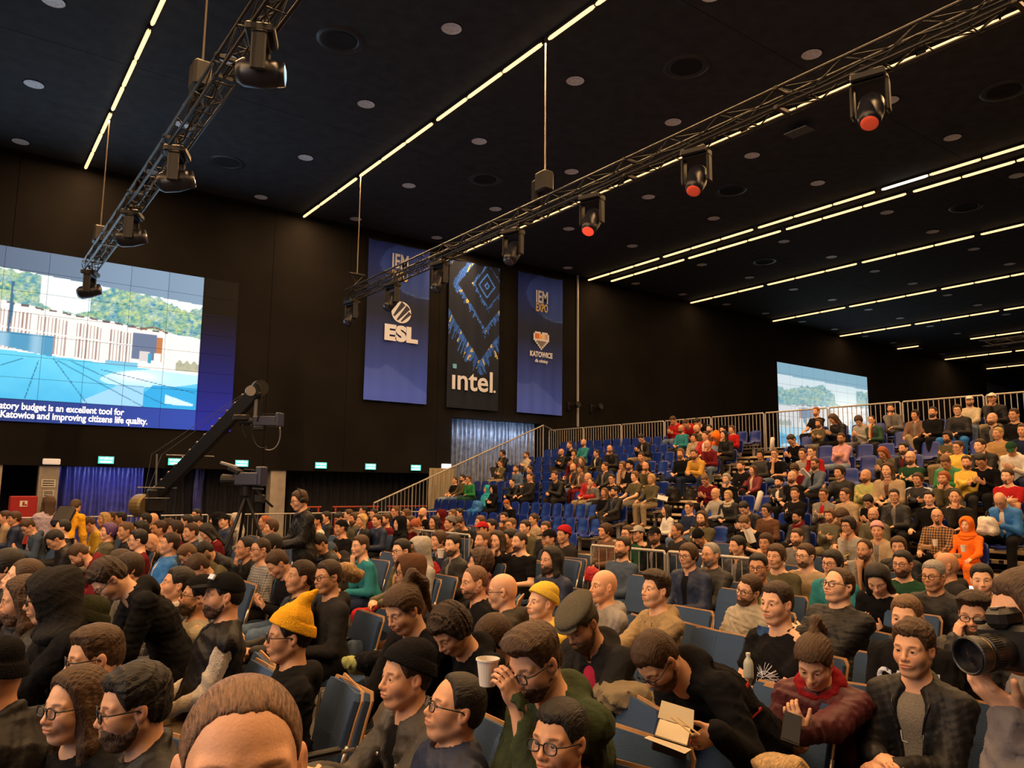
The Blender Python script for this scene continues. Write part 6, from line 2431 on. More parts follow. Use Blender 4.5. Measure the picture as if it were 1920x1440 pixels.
def lanyard(P, root, col, side=1, low=-.02, m=None):
    T, T2, C = P['T'], P['T2'], P['C']
    tm = P['meshes']['top']
    bv = BVHTree.FromPolygons([v.co.copy() for v in tm.vertices], [tuple(p.vertices) for p in tm.polygons])
    dr = Vector((-(T2 @ np.array([1.0, 0, 0]))).tolist())
    for s in (1, -1):
        pts = [T+T2 @ np.array([-.03, s*.072, .045]), T+T2 @ np.array([.04, s*.080, .03])]
        for t in np.linspace(0, 1, 9):
            q = C+T2 @ np.array([.45, s*(.075*(1-t)+.006), .17*(1-t)+low*t])
            h_ = bv.ray_cast(Vector(q.tolist()), dr)
            if h_[0] is not None and np.linalg.norm(np.array(h_[0]-dr*.006)-pts[-1]) < .12:
                pts.append(np.array(h_[0]-dr*.006))
        MB().tube([tuple(p) for p in pts], .0055, 6).build('lanyard', m or M_PLASTIC, root, col)
    return pts[-1]


def near(label, x, y, h, pose='lap', lean=None, hp=None, hy=0, hr=0, yaw=0, top='h', tc='black', sc='grey', lc='black', hair=None, hat=None, face='', skin=0, width=1.0,
         fat=0.0, Lh=None, Rh=None, curl=None, hs=(1, 1, 1), chair=True, stand=False, seed=1, legs='sit', after=None, shade=1.0, ty=0, opening=None, grip=0.0, clabel=None, arms=False, zfeet=0.0, scarf=None, coat=None):
    d = FPX*.245*hs[2]/h
    p = at_d(x, y, d)
    kw = dict(lean=lean, hp=hp, hy=hy, hr=hr, width=width, stand=stand, ty=ty)
    rz = PI+RAD(yaw)
    tl = 1.0
    for _ in range(6):
        sk = skeleton(pose, tl=tl, **kw)
        e_ = (p[2]-zfeet)-sk['head'][2]
        tl = min(max(tl+e_/.42, .72), 1.25)
    sk = skeleton(pose, tl=tl, **kw)
    hz = sk['H0'][2]+((p[2]-zfeet)-sk['head'][2])
    kw.update(tl=tl, hz=hz)
    sk = skeleton(pose, **kw)
    hd = sk['head']
    c, sn = math.cos(rz), math.sin(rz)
    loc = np.array([p[0]-(hd[0]*c-hd[1]*sn), p[1]-(hd[0]*sn+hd[1]*c), zfeet])

    def loc_hand(spec):
        if spec is None or isinstance(spec, str) or not isinstance(spec[0], str):
            return spec
        k_, px_, py_, dd, dr, nr = spec
        if k_ == 'W':
            dr, nr = [(v[0]*c+v[1]*sn, -v[0]*sn+v[1]*c, v[2]) for v in (dr, nr)]
        w = at_d(px_, py_, dd)-loc
        return ((w[0]*c+w[1]*sn, -w[0]*sn+w[1]*c, w[2]-(.40 if stand else 0)), dr, nr)
    o = dict(TOPS[top])
    if opening is not None:
        o['opening'] = opening
    if coat is not None:
        o['coat'] = coat
    pt = ('body', 'top', 'legs', 'shoes')+(('shirt',) if o.get('opening') else ())
    P = make_person('near', pose, True, parts=pt, seed=seed, fat=fat, headsc=hs, Lh=loc_hand(Lh), Rh_=loc_hand(Rh), curl=curl, hgrip=grip, legs=legs, **o, **kw)
    root = empty('person', loc.tolist(), rz)
    tag(root, label, 'person', None)
    assert label not in USED_LABELS
    USED_LABELS.add(label)
    RG = lambda q: RGB[q] if isinstance(q, str) else q
    cols = dict(body=tuple(q*shade for q in SKIN[skin]), top=RG(tc), shirt=RG(sc), legs=RG(lc), shoes=RGB['charcoal'])
    dress(root, P, top, cols, (hair[0], HC[hair[1]]) if hair else None, (hat[0], RG(hat[1])) if hat else None, face, True)
    if scarf:
        add_obj('scarf', scarf_mesh(P), M_KNIT, root, RG(scarf))
    if chair:
        cx_, cy_ = loc[0], loc[1]
        add_chair(cx_, cy_, clabel or ' '.join(('slate blue chair of the '+label).split()[:16]), rz, arms, 'occupied slate blue floor chairs')
    PEOPLE.append((loc[0], loc[1], 'N', None, label, rz))
    P['root'] = root
    P['loc'] = loc
    P['rz'] = rz
    return P


def world_of(P, q):
    c, sn = math.cos(P['rz']), math.sin(P['rz'])
    return Vector((P['loc'][0]+q[0]*c-q[1]*sn, P['loc'][1]+q[0]*sn+q[1]*c, P['loc'][2]+q[2]))


A_ = near('person in mustard beanie and round glasses, black hoodie with pale green cords', 541, 1193, 92, 'lap', lean=-4, yaw=-12, top='h', tc='black', hair=('short', 'k'), hat=('slouch', RGB['gold']), face='G', skin=1, seed=21, hs=(1, .97, 1), shade=.95)
for s in (1, -1):
    q = [A_['T']+A_['T2'] @ np.array([.085, s*.045, -.01-.045*i]) for i in range(4)]
    q = [q[0], q[1]+np.array([.035, 0, 0]), q[2]+np.array([.055, 0, 0]), q[3]+np.array([.07, 0, 0])]
    MB().tube([tuple(v) for v in q], .005, 6).build('hood_cord', mat('mint_cord', (.30, .62, .38)), A_['root'])
B_ = near('person in plain black beanie and dark grey parka with snap pockets', 760, 1268, 112, 'lean', lean=10, hp=-2, yaw=-2, top='j', tc=(.045, .040, .036), sc='black', hair=('short', 'd'), hat=('beanie', 'black'), face='', skin=0, seed=22, arms=False,
          Lh=((.46, .04, .80), (.6, -.7, .1), (-.2, -.4, -.8)), Rh=((.46, -.06, .79), (.6, .7, .1), (-.2, .4, -.8)))
for s, t in ((1, 0), (1, 1), (-1, 0), (-1, 1)):
    q = B_['C']+B_['T2'] @ np.array([.135, s*.085, .10-.15*t])
    MB().lathe([(0, .006), (.007, .005), (.009, 0)], tuple(q), 10, Matrix.Rotation(PI/2, 3, 'Y')).build('snap_button', M_CHROME, B_['root'])
near('balding black-haired person in thin glasses looking up, navy jacket', 853, 1327, 122, 'back', lean=-6, hp=-14, yaw=-14, top='n', tc='navy', hair=('receding', 'k'), face='G', skin=1, seed=23, hs=(1, 1.03, 1), fat=.02)
D_ = near('brown-haired person in green parka and gold glasses leaning, holding a paper cup', 1003, 1241, 126, 'lean', lean=22, hp=24, yaw=4, top='v', tc=(.040, .055, .028), sc='black', lc='charcoal', hair=('quiff', 'b'), face='GS', skin=0, seed=24,
          Lh=('w', 968, 1318, 2.72, (.45, -.1, .9), (.1, -.9, .2)), grip=.8, curl=.75)
wq = world_of(D_, D_['arms'][1][2]+np.array([.055, -.035, .055]))
cup_thing('white paper cup held up by the green parka', tuple(at_d(914, 1285, 2.80)-np.array([0, 0, .0])))
near('black-haired person with silver glasses, mouth open, at the bottom edge', 1048, 1387, 136, 'lap', lean=2, hp=-2, yaw=16, top='h', tc='maroon', hair=('short', 'k'), face='G', skin=1, seed=25, hs=(1, 1.02, 1), fat=.015)
near('bearded person in tweed flat cap with dark jacket over a red shirt', 1088, 1168, 88, 'down', lean=20, hp=36, yaw=8, top='v', tc='charcoal', sc=(.50, .03, .08), lc='black', hair=('curly', 'b'), hat=('flatcap', (.11, .10, .075)), face='L', skin=1, seed=26, opening=.07)
near('person in yellow headscarf-like beanie and yellow hoodie', 1015, 1130, 64, 'lap', lean=6, hp=-6, yaw=-5, top='h', tc='yellow', hair=None, hat=('beanie', RGB['yellow']), face='', skin=2, seed=27, hs=(1, .95, .98), width=.9, shade=1.1)
H_ = near('person bending over food in black jacket with red piping', 1232, 1238, 104, 'down', lean=52, hp=52, yaw=-6, top='v', tc='black', sc='black', lc='charcoal', hair=('short', 'b'), face='GB', skin=0, seed=28, fat=.02, width=1.05,
          Lh=('w', 1345, 1372, 3.05, (.5, -.3, -.3), (.2, -.8, -.2)), Rh=('w', 1290, 1350, 3.35, (.6, .2, -.2), (0, .8, -.3)), curl=.7)
for (a, b_) in (((.03, .155, .02), (-.10, .150, -.02)), ((.03, .165, -.08), (-.03, .150, -.14)), ((.0, -.155, .02), (-.11, -.150, -.02))):
    q = [H_['C']+H_['T2'] @ (np.array(v)+np.array([.0, 0, .08])) for v in (a, b_)]
    MB().tube([tuple(q[0]), tuple(q[1])], .008, 6).build('red_piping', mat('piping', (.45, .02, .02)), H_['root'])
I_ = near('brown-haired person with ponytail, dark red scarf and maroon coat, reading a phone', 1527, 1241, 92, 'phone', lean=8, hp=30, yaw=18, top='n', tc=(.075, .016, .022), lc='black', hair=('ponytail', 'b'), face='', skin=2, seed=29, hs=(1, .94, .97), width=.92, scarf=(.22, .012, .018),
          Lh=('w', 1478, 1385, 3.25, (.2, -.35, .9), (-.5, -.3, .6)), Rh=((.30, -.09, .70), (.6, .6, .2), (-.3, .4, .8)))
box_thing('smartphone', 'dark smartphone held by the person with the red scarf', 'phone', tuple(at_d(1484, 1366, 3.22)), (.15, .075, .010), M_BLACK, RAD(25), RAD(20), RAD(-35), (('screen', (0, 0, .006), (.13, .066, .002), mat('phone_screen', (.05, .05, .06), rough=.1)),))
J_ = near('brown-haired person with badge, black jacket and grey sweatshirt lettered in front', 1712, 1217, 98, 'lap', lean=3, yaw=4, top='j', tc='black', sc=(.20, .18, .15), lc='black', hair=('messy', 'b'), face='', skin=0, seed=30, opening=.085,
          Lh=((.36, .02, .70), (.5, -.8, 0), (-.2, 0, -1)), Rh=((.34, -.06, .72), (.5, .8, .1), (-.2, 0, -1)))
decal(J_, J_['root'], 'lettering', text_mesh('CL   RI', .075, .0, 'CENTER'), mat('grey_print', (.55, .52, .46)), (0, .0), 'shirt')
lp = lanyard(J_, J_['root'], RGB['black'], low=-.10)
MB().box(tuple(lp+np.array([.02, 0, -.09])), (.006, .085, .12), bev=.001).build('badge', mat('badge_print', (.25, .38, .50), rough=.15, noise=.6, nscale=30), J_['root'])
K_ = near('young dark-haired person in black T-shirt with white line drawing and badge', 1456, 1131, 76, 'lap2', lean=-2, yaw=-4, top='t', tc='black', lc='black', hair=('short', 'd'), face='', skin=2, seed=31, fat=.03, width=1.06,
          Lh=((.34, -.02, .74), (.6, -.6, .1), (0, -.4, -.9)), Rh=((.34, -.12, .68), (.7, .5, 0), (0, 0, -1)))
gm = MB()
rg = random.Random(8)
for i in range(26):
    a = rg.uniform(0, 2*PI)
    r_ = rg.uniform(.05, .115)
    x0, y0 = .03*math.cos(a+1), .02*math.sin(a)
    x1, y1 = r_*math.cos(a), r_*.8*math.sin(a)
    dx, dy = -(y1-y0), x1-x0
    L_ = math.hypot(dx, dy)+1e-9
    dx, dy = dx/L_*.0016, dy/L_*.0016
    n_ = 6
    for j in range(n_):
        t0, t1 = j/n_, (j+1)/n_
        P4 = [(x0+(x1-x0)*t+s*dx, y0+(y1-y0)*t+s*dy, 0) for t, s in ((t0, 1), (t0, -1), (t1, -1), (t1, 1))]
        gm.add(P4, [(0, 1, 2, 3)])
for r0_ in (.022, .03, .05, .085):
    for j in range(24):
        a, b_ = 2*PI*j/24, 2*PI*(j+1)/24
        gm.add([(r*math.cos(t), r*.8*math.sin(t)-.03, 0) for r, t in ((r0_, a), (r0_+.0035, a), (r0_+.0035, b_), (r0_, b_))], [(0, 1, 2, 3)])
decal(K_, K_['root'], 'line_drawing', gm.mesh('line_drawing'), mat('white_print'), (0, .0), 'top')
lp = lanyard(K_, K_['root'], RGB['charcoal'], low=-.09)
MB().box(tuple(lp+np.array([.015, 0, -.06])), (.006, .10, .13), bev=.001).build('badge', mat('badge_blue', (.04, .10, .25), rough=.2, noise=.5, nscale=20), K_['root'])
L__ = near('large person with rectangular glasses, chin raised, black jacket and lanyard', 1572, 1098, 64, 'lap2', lean=-8, hp=-12, yaw=-12, top='n', tc='black', lc='black', hair=('receding', 'b'), face='G', skin=2, seed=32, fat=.055, width=1.15, hs=(1.05, 1.12, 1.0),
           Lh=((.27, -.04, .90), (.3, -.8, .3), (-.6, 0, -.7)))
lanyard(L__, L__['root'], (.25, .27, .3), low=.02)
M__ = near('long brown-haired person with rectangular glasses and small smile, black hoodie', 140, 1322, 126, 'phone', lean=10, hp=0, yaw=24, top='h', tc='black', hair=('long', 'b'), face='G', skin=2, seed=33, hs=(1, .94, .98), width=.9,
           Lh=('w', 60, 1405, 2.95, (.6, -.3, .4), (-.3, -.3, .6)), Rh=('w', 40, 1425, 2.85, (.6, .3, .3), (-.3, .3, .6)))
f = Field(*[np.arange(-.09, .09, .006) for _ in range(3)])
f.cap((-.03, 0, 0), (.035, 0, .005), .038, .030, .01)
f.ell((.06, .0, .01), (.03, .03, .03), None, .006, 'sub')
X_, Y_, Z_ = f.grid(tuple(slice(None) for _ in range(3)))
f.F += crease(X_*2, Y_*2, Z_*2, 3, .003)
bread = add_obj('bread_roll', fast_mesh('bread_roll', *f.nets()), mat('bread', (.72, .45, .16), rough=.8, noise=.25, nscale=30, bump=.4), None)
bread.location = tuple(at_d(14, 1392, 2.86))
tag(bread, 'bitten pale bread roll held at the lower left corner', 'food')
near('dark-haired bearded person with black-rimmed glasses and black fleece collar', 250, 1324, 140, 'lap', lean=8, hp=6, yaw=-2, top='n', tc='black', hair=('messy', 'k'), face='GB', skin=0, seed=34, shade=1.0)
near('person with brown undercut and thick glasses, light grey hoodie', 178, 1232, 112, 'lean', lean=16, hp=6, yaw=0, top='h', tc=(.22, .20, .19), hair=('undercut', 'b'), face='G', skin=2, seed=35)
near('person in dark green beanie and glasses beside the undercut', 152, 1172, 88, 'lap', lean=4, hp=0, yaw=-2, top='n', tc='black', hair=('short', 'd'), hat=('beanie', (.03, .032, .018)), face='GS', skin=0, seed=36)
near('person in tall black hood with hi-vis yellow vest', 92, 1120, 90, 'lean', lean=14, hp=8, yaw=0, top='v', tc='black', sc=(.45, .55, .05), hair=None, hat=('hood', RGB['charcoal']), face='G', skin=1, seed=37)
near('long-haired bearded person in grey jacket at far left', 42, 1126, 84, 'lap', lean=8, hp=6, yaw=-5, top='n', tc='charcoal', hair=('long', 'b'), face='B', skin=1, seed=38)
near('cropped fair person in dark jacket with round patch at far left', 45, 1084, 74, 'lap', lean=4, hp=-10, yaw=-12, top='n', tc='charcoal', hair=('buzz', 'b'), face='', skin=2, seed=39, shade=1.05)
near('black-haired person cut by the left edge behind the cropped one', 10, 1062, 62, 'lap', lean=4, yaw=-10, top='n', tc='black', hair=('medium', 'k'), face='', skin=1, seed=40)
near('person in black beanie and black coat, dark shape at lower left edge', -22, 1275, 125, 'lean', lean=16, hp=12, yaw=-35, top='n', tc='black', hair=None, hat=('beanie', 'black'), face='', skin=3, seed=41)
V_ = near('bearded person in black cap with white patch, white sleeves and black vest', 418, 1116, 80, 'back', lean=-10, hp=-2, yaw=-8, top='s', tc=(.50, .45, .38), lc='khaki', hair=('buzz', 'k'), hat=('cap', 'black'), face='B', skin=0, seed=42, fat=.02, coat=.008)
vf = make_person('vest', 'back', True, parts=('top',), seed=42, fat=.022, coat=.030, hooded=False, sleeve='none', lean=-10, hp=-2, Lh=None, Rh_=None, opening=.035)
vest = vf['meshes']['top']
bm_v = np.zeros(len(vest.vertices)*3)
vest.vertices.foreach_get('co', bm_v)
bm_v = bm_v.reshape(-1, 3)
sc_ = V_['T']-vf['T']
keep = np.abs(bm_v[:, 1]) < .5
polys = [tuple(p.vertices) for p in vest.polygons if keep[list(p.vertices)].all()]
bm_v = bm_v+sc_
me = bpy.data.meshes.new('vest')
me.from_pydata(bm_v.tolist(), [], polys)
me.polygons.foreach_set('use_smooth', [True]*len(me.polygons))
add_obj('vest', me, M_NYLON, V_['root'], RGB['black'])
hm = Matrix(V_['head'].tolist())
MB().box((.075, .045, .108), (.012, .040, .030), Matrix.Rotation(RAD(30), 3, 'Z') @ Matrix.Rotation(RAD(-35), 3, 'Y')).build('patch', mat('white_print'), V_['root'], mw=hm)
near('bearded person in black beanie and glasses, cream sweater', 370, 1119, 68, 'back', lean=-8, hp=-10, yaw=-10, top='s', tc=(.34, .30, .22), lc='denim', hair=('short', 'k'), hat=('beanie', 'black'), face='BG', skin=1, seed=43)
near('black-haired person in black coat with long cream scarf, looking up', 332, 1096, 64, 'back', lean=-6, hp=-12, yaw=-10, top='n', tc='black', lc='black', hair=('short', 'k'), face='', skin=1, seed=44, scarf=(.52, .46, .36), width=1.05, fat=.02)
near('dark-haired person with glasses bent low, black hoodie with pale grey hood', 205, 1086, 74, 'down', lean=34, hp=52, yaw=0, top='v', tc='black', sc='lgrey', lc='black', hair=('messy', 'd'), face='G', skin=2, seed=45)
near('brown ponytailed person in dark jacket looking down at the lap', 756, 1142, 84, 'down', lean=16, hp=26, yaw=8, top='v', tc='black', sc='charcoal', lc='charcoal', hair=('ponytail', 'b'), face='', skin=2, seed=46, fat=.02)
near('dark curly-haired person in black hoodie with white cords, head bowed', 845, 1181, 88, 'down', lean=20, hp=42, yaw=6, top='h', tc='black', hair=('curly', 'd'), face='', skin=1, seed=47)
near('brown-haired person seen from the side, head bowed, beside the curly one', 926, 1197, 82, 'down', lean=24, hp=30, yaw=-8, top='s', tc='charcoal', hair=('medium', 'b'), face='', skin=0, seed=48)
near('bearded person with thick glasses, hand on cheek, behind the photographer camera', 1828, 1153, 78, 'chin', lean=6, hp=6, yaw=12, top='n', tc='charcoal', hair=('quiff', 'd'), face='GB', skin=0, seed=49, Rh='face')
G_ = near('light-brown-haired frowning person in black hoodie with big white letters', 1700, 1158, 78, 'lap', lean=2, hp=2, yaw=10, top='h', tc='black', hair=('short', 't'), face='', skin=2, seed=50)
decal(G_, G_['root'], 'lettering', text_mesh('GAME', .125, .0, 'CENTER', .006), mat('white_print'), (0, .02), 'top')
T_ = near('teenager with dark upswept hair and tan hoodie with brown sleeves', 1229, 1106, 64, 'lean', lean=6, hp=-6, yaw=-10, top='h', tc=(.30, .22, .12), lc='charcoal', hair=('quiff', 'd'), face='', skin=2, seed=51, width=.95)
for s_ in (1, -1):
    q = [T_['T']+T_['T2'] @ np.array([.10+.012*i, s_*.040, -.02-.05*i]) for i in range(4)]
    MB().tube([tuple(v) for v in q], .004, 6).build('hood_cord', M_BLACK, T_['root'])
near('bald person in light grey hoodie, profile, behind the flat cap', 1131, 1099, 60, 'cross', lean=2, hp=-2, yaw=-14, top='h', tc=(.27, .26, .26), lc='charcoal', hair=None, face='', skin=0, seed=52, shade=1.05)
near('auburn-haired bearded person with glasses, light grey hoodie, head tilted', 1404, 1106, 56, 'lap', lean=-8, hp=2, hr=-16, yaw=-6, top='h', tc=(.34, .31, .25), lc='navy', hair=('short', 'b'), face='GB', skin=2, seed=53)
near('shaved-headed person in black with lanyard, stern profile', 889, 1091, 60, 'lap', lean=2, hp=4, yaw=-10, top='v', tc='black', sc='charcoal', hair=('buzzrec', 's'), face='S', skin=0, seed=54)
near('bald person with thin glasses, brown hooded jacket, seen from behind at the side', 941, 1108, 64, 'lap', lean=4, hp=6, yaw=-38, top='v', tc=(.05, .045, .035), sc='beige', hair=None, face='G', skin=0, seed=55, shade=1.05)
near('forehead of a cropped-haired person close to the lens at the bottom', 452, 1442, 330, 'lap', lean=0, hp=-4, yaw=74, top='s', tc='black', stand=True, hair=('buzzrec', 's'), face='', skin=0, seed=56, chair=False, Lh='side', Rh='side', hs=(1.0, 1.06, 1.02), shade=1.1)
# photographer at the right edge with his camera
Q_ = near('photographer in quilted grey jacket at the right edge, raising a camera', 1941, 1165, 188, 'lap', lean=4, hp=4, yaw=-52, top='n', tc=(.11, .10, .11), lc='black', stand=True, hair=('short', 'b'), face='', skin=0, seed=57, chair=False,
          Lh=('W', 1906, 1338, 1.78, tuple(-_R*.72+_U*.58+_F*.18), tuple(_U*.75+_R*.25+_F*.4)), Rh=('w', 2010, 1262, 1.72, (.7, .4, .3), (0, .9, .2)), curl=.45, coat=.032)
cc = Vector(at_d(1868, 1218, 1.80).tolist())
Fv, Uv = Vector((-_R*.93-_F*.33).tolist()).normalized(), Vector(_U.tolist())
Sv = Fv.cross(Uv).normalized()
Uv = Sv.cross(Fv).normalized()
cm = Matrix((Fv, Sv, Uv)).transposed()
e = empty('camera', tuple(cc))
e.rotation_euler = cm.to_euler()
tag(e, 'black camera with a big zoom lens held at the right edge', 'camera')
M_LBODY = mat('camera_black', (.010, .010, .011), rough=.38, spec=.6, bump=.15, bscale=300)
MB().box((-.055, 0, .0), (.065, .145, .105), bev=.012).box((-.075, -.055, -.01), (.07, .035, .10), bev=.012).build('camera_body', M_LBODY, e)
MB().box((-.045, 0, .068), (.075, .058, .045), bev=.012).build('prism_housing', M_LBODY, e)
b = MB()
RL = Matrix.Rotation(PI/2, 3, 'Y')
b.lathe([(.036, -.03), (.038, .0), (.037, .02), (.040, .022), (.040, .055), (.037, .057), (.037, .07), (.043, .074), (.0435, .10), (.040, .102), (.040, .106), (.037, .104), (.034, .085), (0, .080)], (-.012, 0, -.004), 40, RL)
b.build('lens_barrel', M_LBODY, e, smooth=False)
b = MB()
for i in range(44):
    a = 2*PI*i/44
    b.box((.028, .0405*math.cos(a), .0405*math.sin(a)-.004), (.030, .003, .003), Matrix.Rotation(a, 3, 'X'))
b.build('zoom_ring', M_LBODY, e)
MB().lathe([(.0385, .0), (.0392, .001), (.0385, .002)], (.052, 0, -.004), 40, RL).build('gold_ring', mat('gold_line', (.5, .34, .1), metal=.8, rough=.3), e)
MB().lathe([(.034, -.004), (.02, .001), (.0, .003)], (.078, 0, -.004), 28, RL).build('front_glass', mat('dark_glass', (.01, .01, .015), rough=.03, spec=1.0), e, smooth=True)
MB().box((-.02, -.045, .060), (.02, .022, .014), bev=.004).build('shutter_button', M_LBODY, e)
MB().box((-.03, .0, .0925), (.03, .022, .004)).build('hot_shoe', M_CHROME, e)
MB().tube(bez([(-.06, .075, .04), (-.05, .12, -.04), (-.10, .13, -.16), (-.16, .10, -.22), (-.20, .0, -.26)]), .008, 6).build('strap', M_LBODY, e)
# standing figures among the crowd
near('person standing in black coat with big headphones, checking a phone', 561, 938, 36.5, 'phone', lean=4, hp=12, yaw=-4, top='n', tc='black', lc='black', stand=True, hair=('short', 'b'), face='G', skin=0, seed=58, chair=False)
hs_ = [o for o in bpy.data.objects if o.name.startswith('person') and o.get('label', '').startswith('person standing in black coat')][0]
hm = [c_ for c_ in hs_.children if c_.name.startswith('hair')][0].matrix_basis.copy()
add_obj('headphones', PHONES, M_BLACK, hs_, None, hm)
near('long-haired person standing with back turned in a pale lavender top', 91, 944, 27, 'lap', lean=6, hp=10, yaw=-80, top='s', tc='lavender', lc='black', stand=True, hair=('long', 'b'), face='', skin=2, seed=59, chair=False, Lh='side', Rh='side')
Y_ = near('person standing bent in yellow hooded jacket with black backpack', 141, 951, 27, 'lap', lean=38, hp=30, yaw=-120, top='h', tc='gold', lc='black', stand=True, hair=('short', 'b'), face='', skin=0, seed=60, chair=False, Lh='side', Rh='side')
MB().box(tuple(Y_['C']+Y_['T2'] @ np.array([-.20, 0, .03])), (.16, .28, .42), Matrix(Y_['T2'].tolist()), .05).build('backpack', M_BLACK, Y_['root'])
print('near done', time.time()-T_START)
# ------------------------------------------------------------------ empty blue seats of the stand
occupied = {k: list(v) for k, v in SEAT_AT.items()}
nseat = 0
for k in range(10):
    for (y0, y1, blk) in ((13.9, 23.0, 'left'), (6.1, 12.0, 'middle')):
        n = int((y1-y0)/.47)
        for i in range(n):
            y = y1-.2-i*(y1-y0-.3)/(n-1)
            if k == 9 and y < 13.9:
                continue
            x = tier(k)[0]
            d = y*math.cos(YAW)+x*math.sin(YAW)
            u = x*math.cos(YAW)-y*math.sin(YAW)
            if abs(u)/d > .70:
                continue
            if any(abs(y-q) < .33 for q in occupied.get(k, [])):
                continue
            add_seat(k, y, 'empty blue seat, %s from left, %s, %s block' % (ORD[i], ROWWORD[k], blk))
            nseat += 1
print('empty seats', nseat)

# empty chairs on the floor: (pixel of the back-rest centre, height of that centre)
for (x, y, lab, arms, yaw, ply) in (
        (984, 1078, 'empty chair left of the long curly-haired person, back turned a little', False, 14, True), (1076, 1070, 'empty chair right of the long curly-haired person', False, 8, False),
        (1205, 1110, 'empty chair directly left of the teenager with upswept hair', False, 0, True), (1262, 1112, 'empty chair behind the teenager with upswept hair', False, 4, False),
        (1290, 1180, 'large empty chair in front of the grey-hoodied head-tilted person', False, 0, False), (1345, 1232, 'large empty chair before the bending person in black', False, 2, False),
        (1235, 1400, 'large empty chair at the bottom below the food box', False, 2, False), (1165, 1372, 'empty chair right of the green parka at the bottom', False, -18, False),
        (1495, 1130, 'empty chair between the young T-shirt person and the large person', False, 0, False), (1610, 1290, 'empty chair between the ponytail and the lettered grey sweatshirt', False, 4, False),
        (700, 1010, 'empty chair right of the teal sweater', False, 0, False), (725, 1058, 'second empty chair right of the teal sweater', False, 0, False),
        (690, 1190, 'empty chair with armrest between mustard beanie and ponytailed person', True, 12, False), (640, 1350, 'chair back edge-on right of the mustard beanie, near', True, 0, False),
        (1230, 1052, 'empty chair behind the crowd barrier bars', False, 0, False), (1120, 1052, 'empty chair behind the blue sweater', False, 0, False),
        (1425, 1150, 'empty chair half hidden by the grey hoodie', False, 0, False), (1380, 1140, 'empty chair under the arm of the large T-shirt row', False, 0, False),
        (480, 1310, 'empty blue chair left of the mustard beanie', False, 0, False), (1790, 1190, 'empty chair behind the photographer lens', False, 4, False),
        (1660, 1190, 'empty chair left of the white-lettered hoodie', False, 0, False), (405, 1010, 'empty chair behind the fist-at-mouth person', False, 0, False),
        (422, 1012, 'second empty chair behind the fist-at-mouth person', False, 0, False), (1400, 1360, 'empty chair back beside the bending jacket', False, 0, False),
        (455, 1125, 'empty chair right of the white-sleeved person in black cap', False, 0, False), (75, 1040, 'empty chair behind the round badge jacket', False, 10, False)):
    p = at_z(x, y, .72)
    if any((p[0]+.27-q[0])**2+(p[1]-q[1])**2 < .10 for q in PEOPLE if q[2] != 'S'):
        p = p+np.array([.18, -.12, 0])
    add_chair(p[0]-.27, p[1], lab, PI+RAD(yaw), arms, 'empty slate blue floor chairs', ply)

# ------------------------------------------------------------------ loose things in the crowd
M_PAPER = mat('paper', (.6, .6, .6))


def depth_of(frag):
    for (x, y, zone, k, lab, rz) in PEOPLE:
        if frag in lab:
            return x*_F[0]+y*_F[1]+(.9+(tier(k)[1] if k is not None else 0)-CAM_H)*_F[2]
    raise KeyError(frag)


def bag(name, label, x, y, d, size, col, m=None, seed=1, z=None):
    f = Field(*[np.arange(-size*1.1, size*1.1, size/14) for _ in range(3)])
    if name == 'jacket_bundle' or name == 'fur_hood':
        f.ell((0, 0, -size*.1), (size*.9, size*.75, size*.38), RY(.35), .03)
        f.ell((size*.3, size*.2, -size*.3), (size*.6, size*.6, size*.30), RX(.4), .05)
        f.ell((-size*.3, -size*.3, .1*size), (size*.55, size*.4, size*.25), RX(-.5), .05)
    else:
        f.cap((-size*.35, -size*.35, -size*.4), (size*.35, -size*.3, -size*.4), size*.3, None, .05)
        f.cap((-size*.35, size*.35, -size*.4), (size*.35, size*.3, -size*.4), size*.3, None, .05)
        f.cap((-size*.3, -size*.25, size*.3), (-size*.1, size*.3, size*.35), size*.28, None, .08)
        f.ell((0, 0, 0), (size*.6, size*.62, size*.6), None, .05)
    X, Y, Z = f.grid(tuple(slice(None) for _ in range(3)))
    f.F += crease(X, Y, Z, seed, size*(.085 if 'bundle' in name else .05))
    if isinstance(d, str):
        d = depth_of(d)-.22
    e_ = empty(name, tuple(at_d(x, y, d)))
    tag(e_, label, 'bag')
    add_obj('bag_body', fast_mesh('bag_body', *f.nets()), m or M_NYLON, e_, col)
    if 'bag' in name or 'backpack' in name:
        MB().tube(bez([(-size*.3, 0, size*.6), (-size*.2, 0, size*1.1), (size*.2, 0, size*1.1), (size*.3, 0, size*.6)]), size*.045, 6).build('strap', M_BLACK, e_)
    return e_


bag('backpack', 'black backpack on the stand by the mustard jacket', 1262, 925, 'mustard hooded', .30, RGB['black'], seed=2)
bag('backpack', 'second black backpack with tan cord on the stand steps', 1294, 932, 'mustard hooded', .30, RGB['charcoal'], seed=3)
bag('carrier_bag', 'red and white carrier bag beside the cup-holding person', 812, 1068, 'holding a white cup', .16, RGB['red'], seed=4)
bag('carrier_bag', 'red bag on the lap of the blue sweater person', 1112, 1076, 'blue sweater, leaning', .13, RGB['red'], seed=5)
bag('carrier_bag', 'white and red bag on the lap of the blue and white jacket', 1853, 985, 'blue and white jacket', .22, RGB['white'], seed=6)
bag('carrier_bag', 'bright blue bag at the turquoise hood', 896, 950, 'turquoise hood with', .30, RGB['blue'], seed=7)
bag('jacket_bundle', 'beige-lined coat bundle between flat cap and bending person', 1178, 1305, 3.9, .22, RGB['khaki'], M_CLOTH, seed=10)
bag('jacket_bundle', 'yellow jacket lining spilling over the empty chair', 668, 1242, 4.7, .105, RGB['lime'], M_CLOTH, seed=11)
bag('jacket_bundle', 'black jacket lying over the empty chair beside the yellow lining', 705, 1240, 4.72, .17, RGB['black'], M_CLOTH, seed=14)
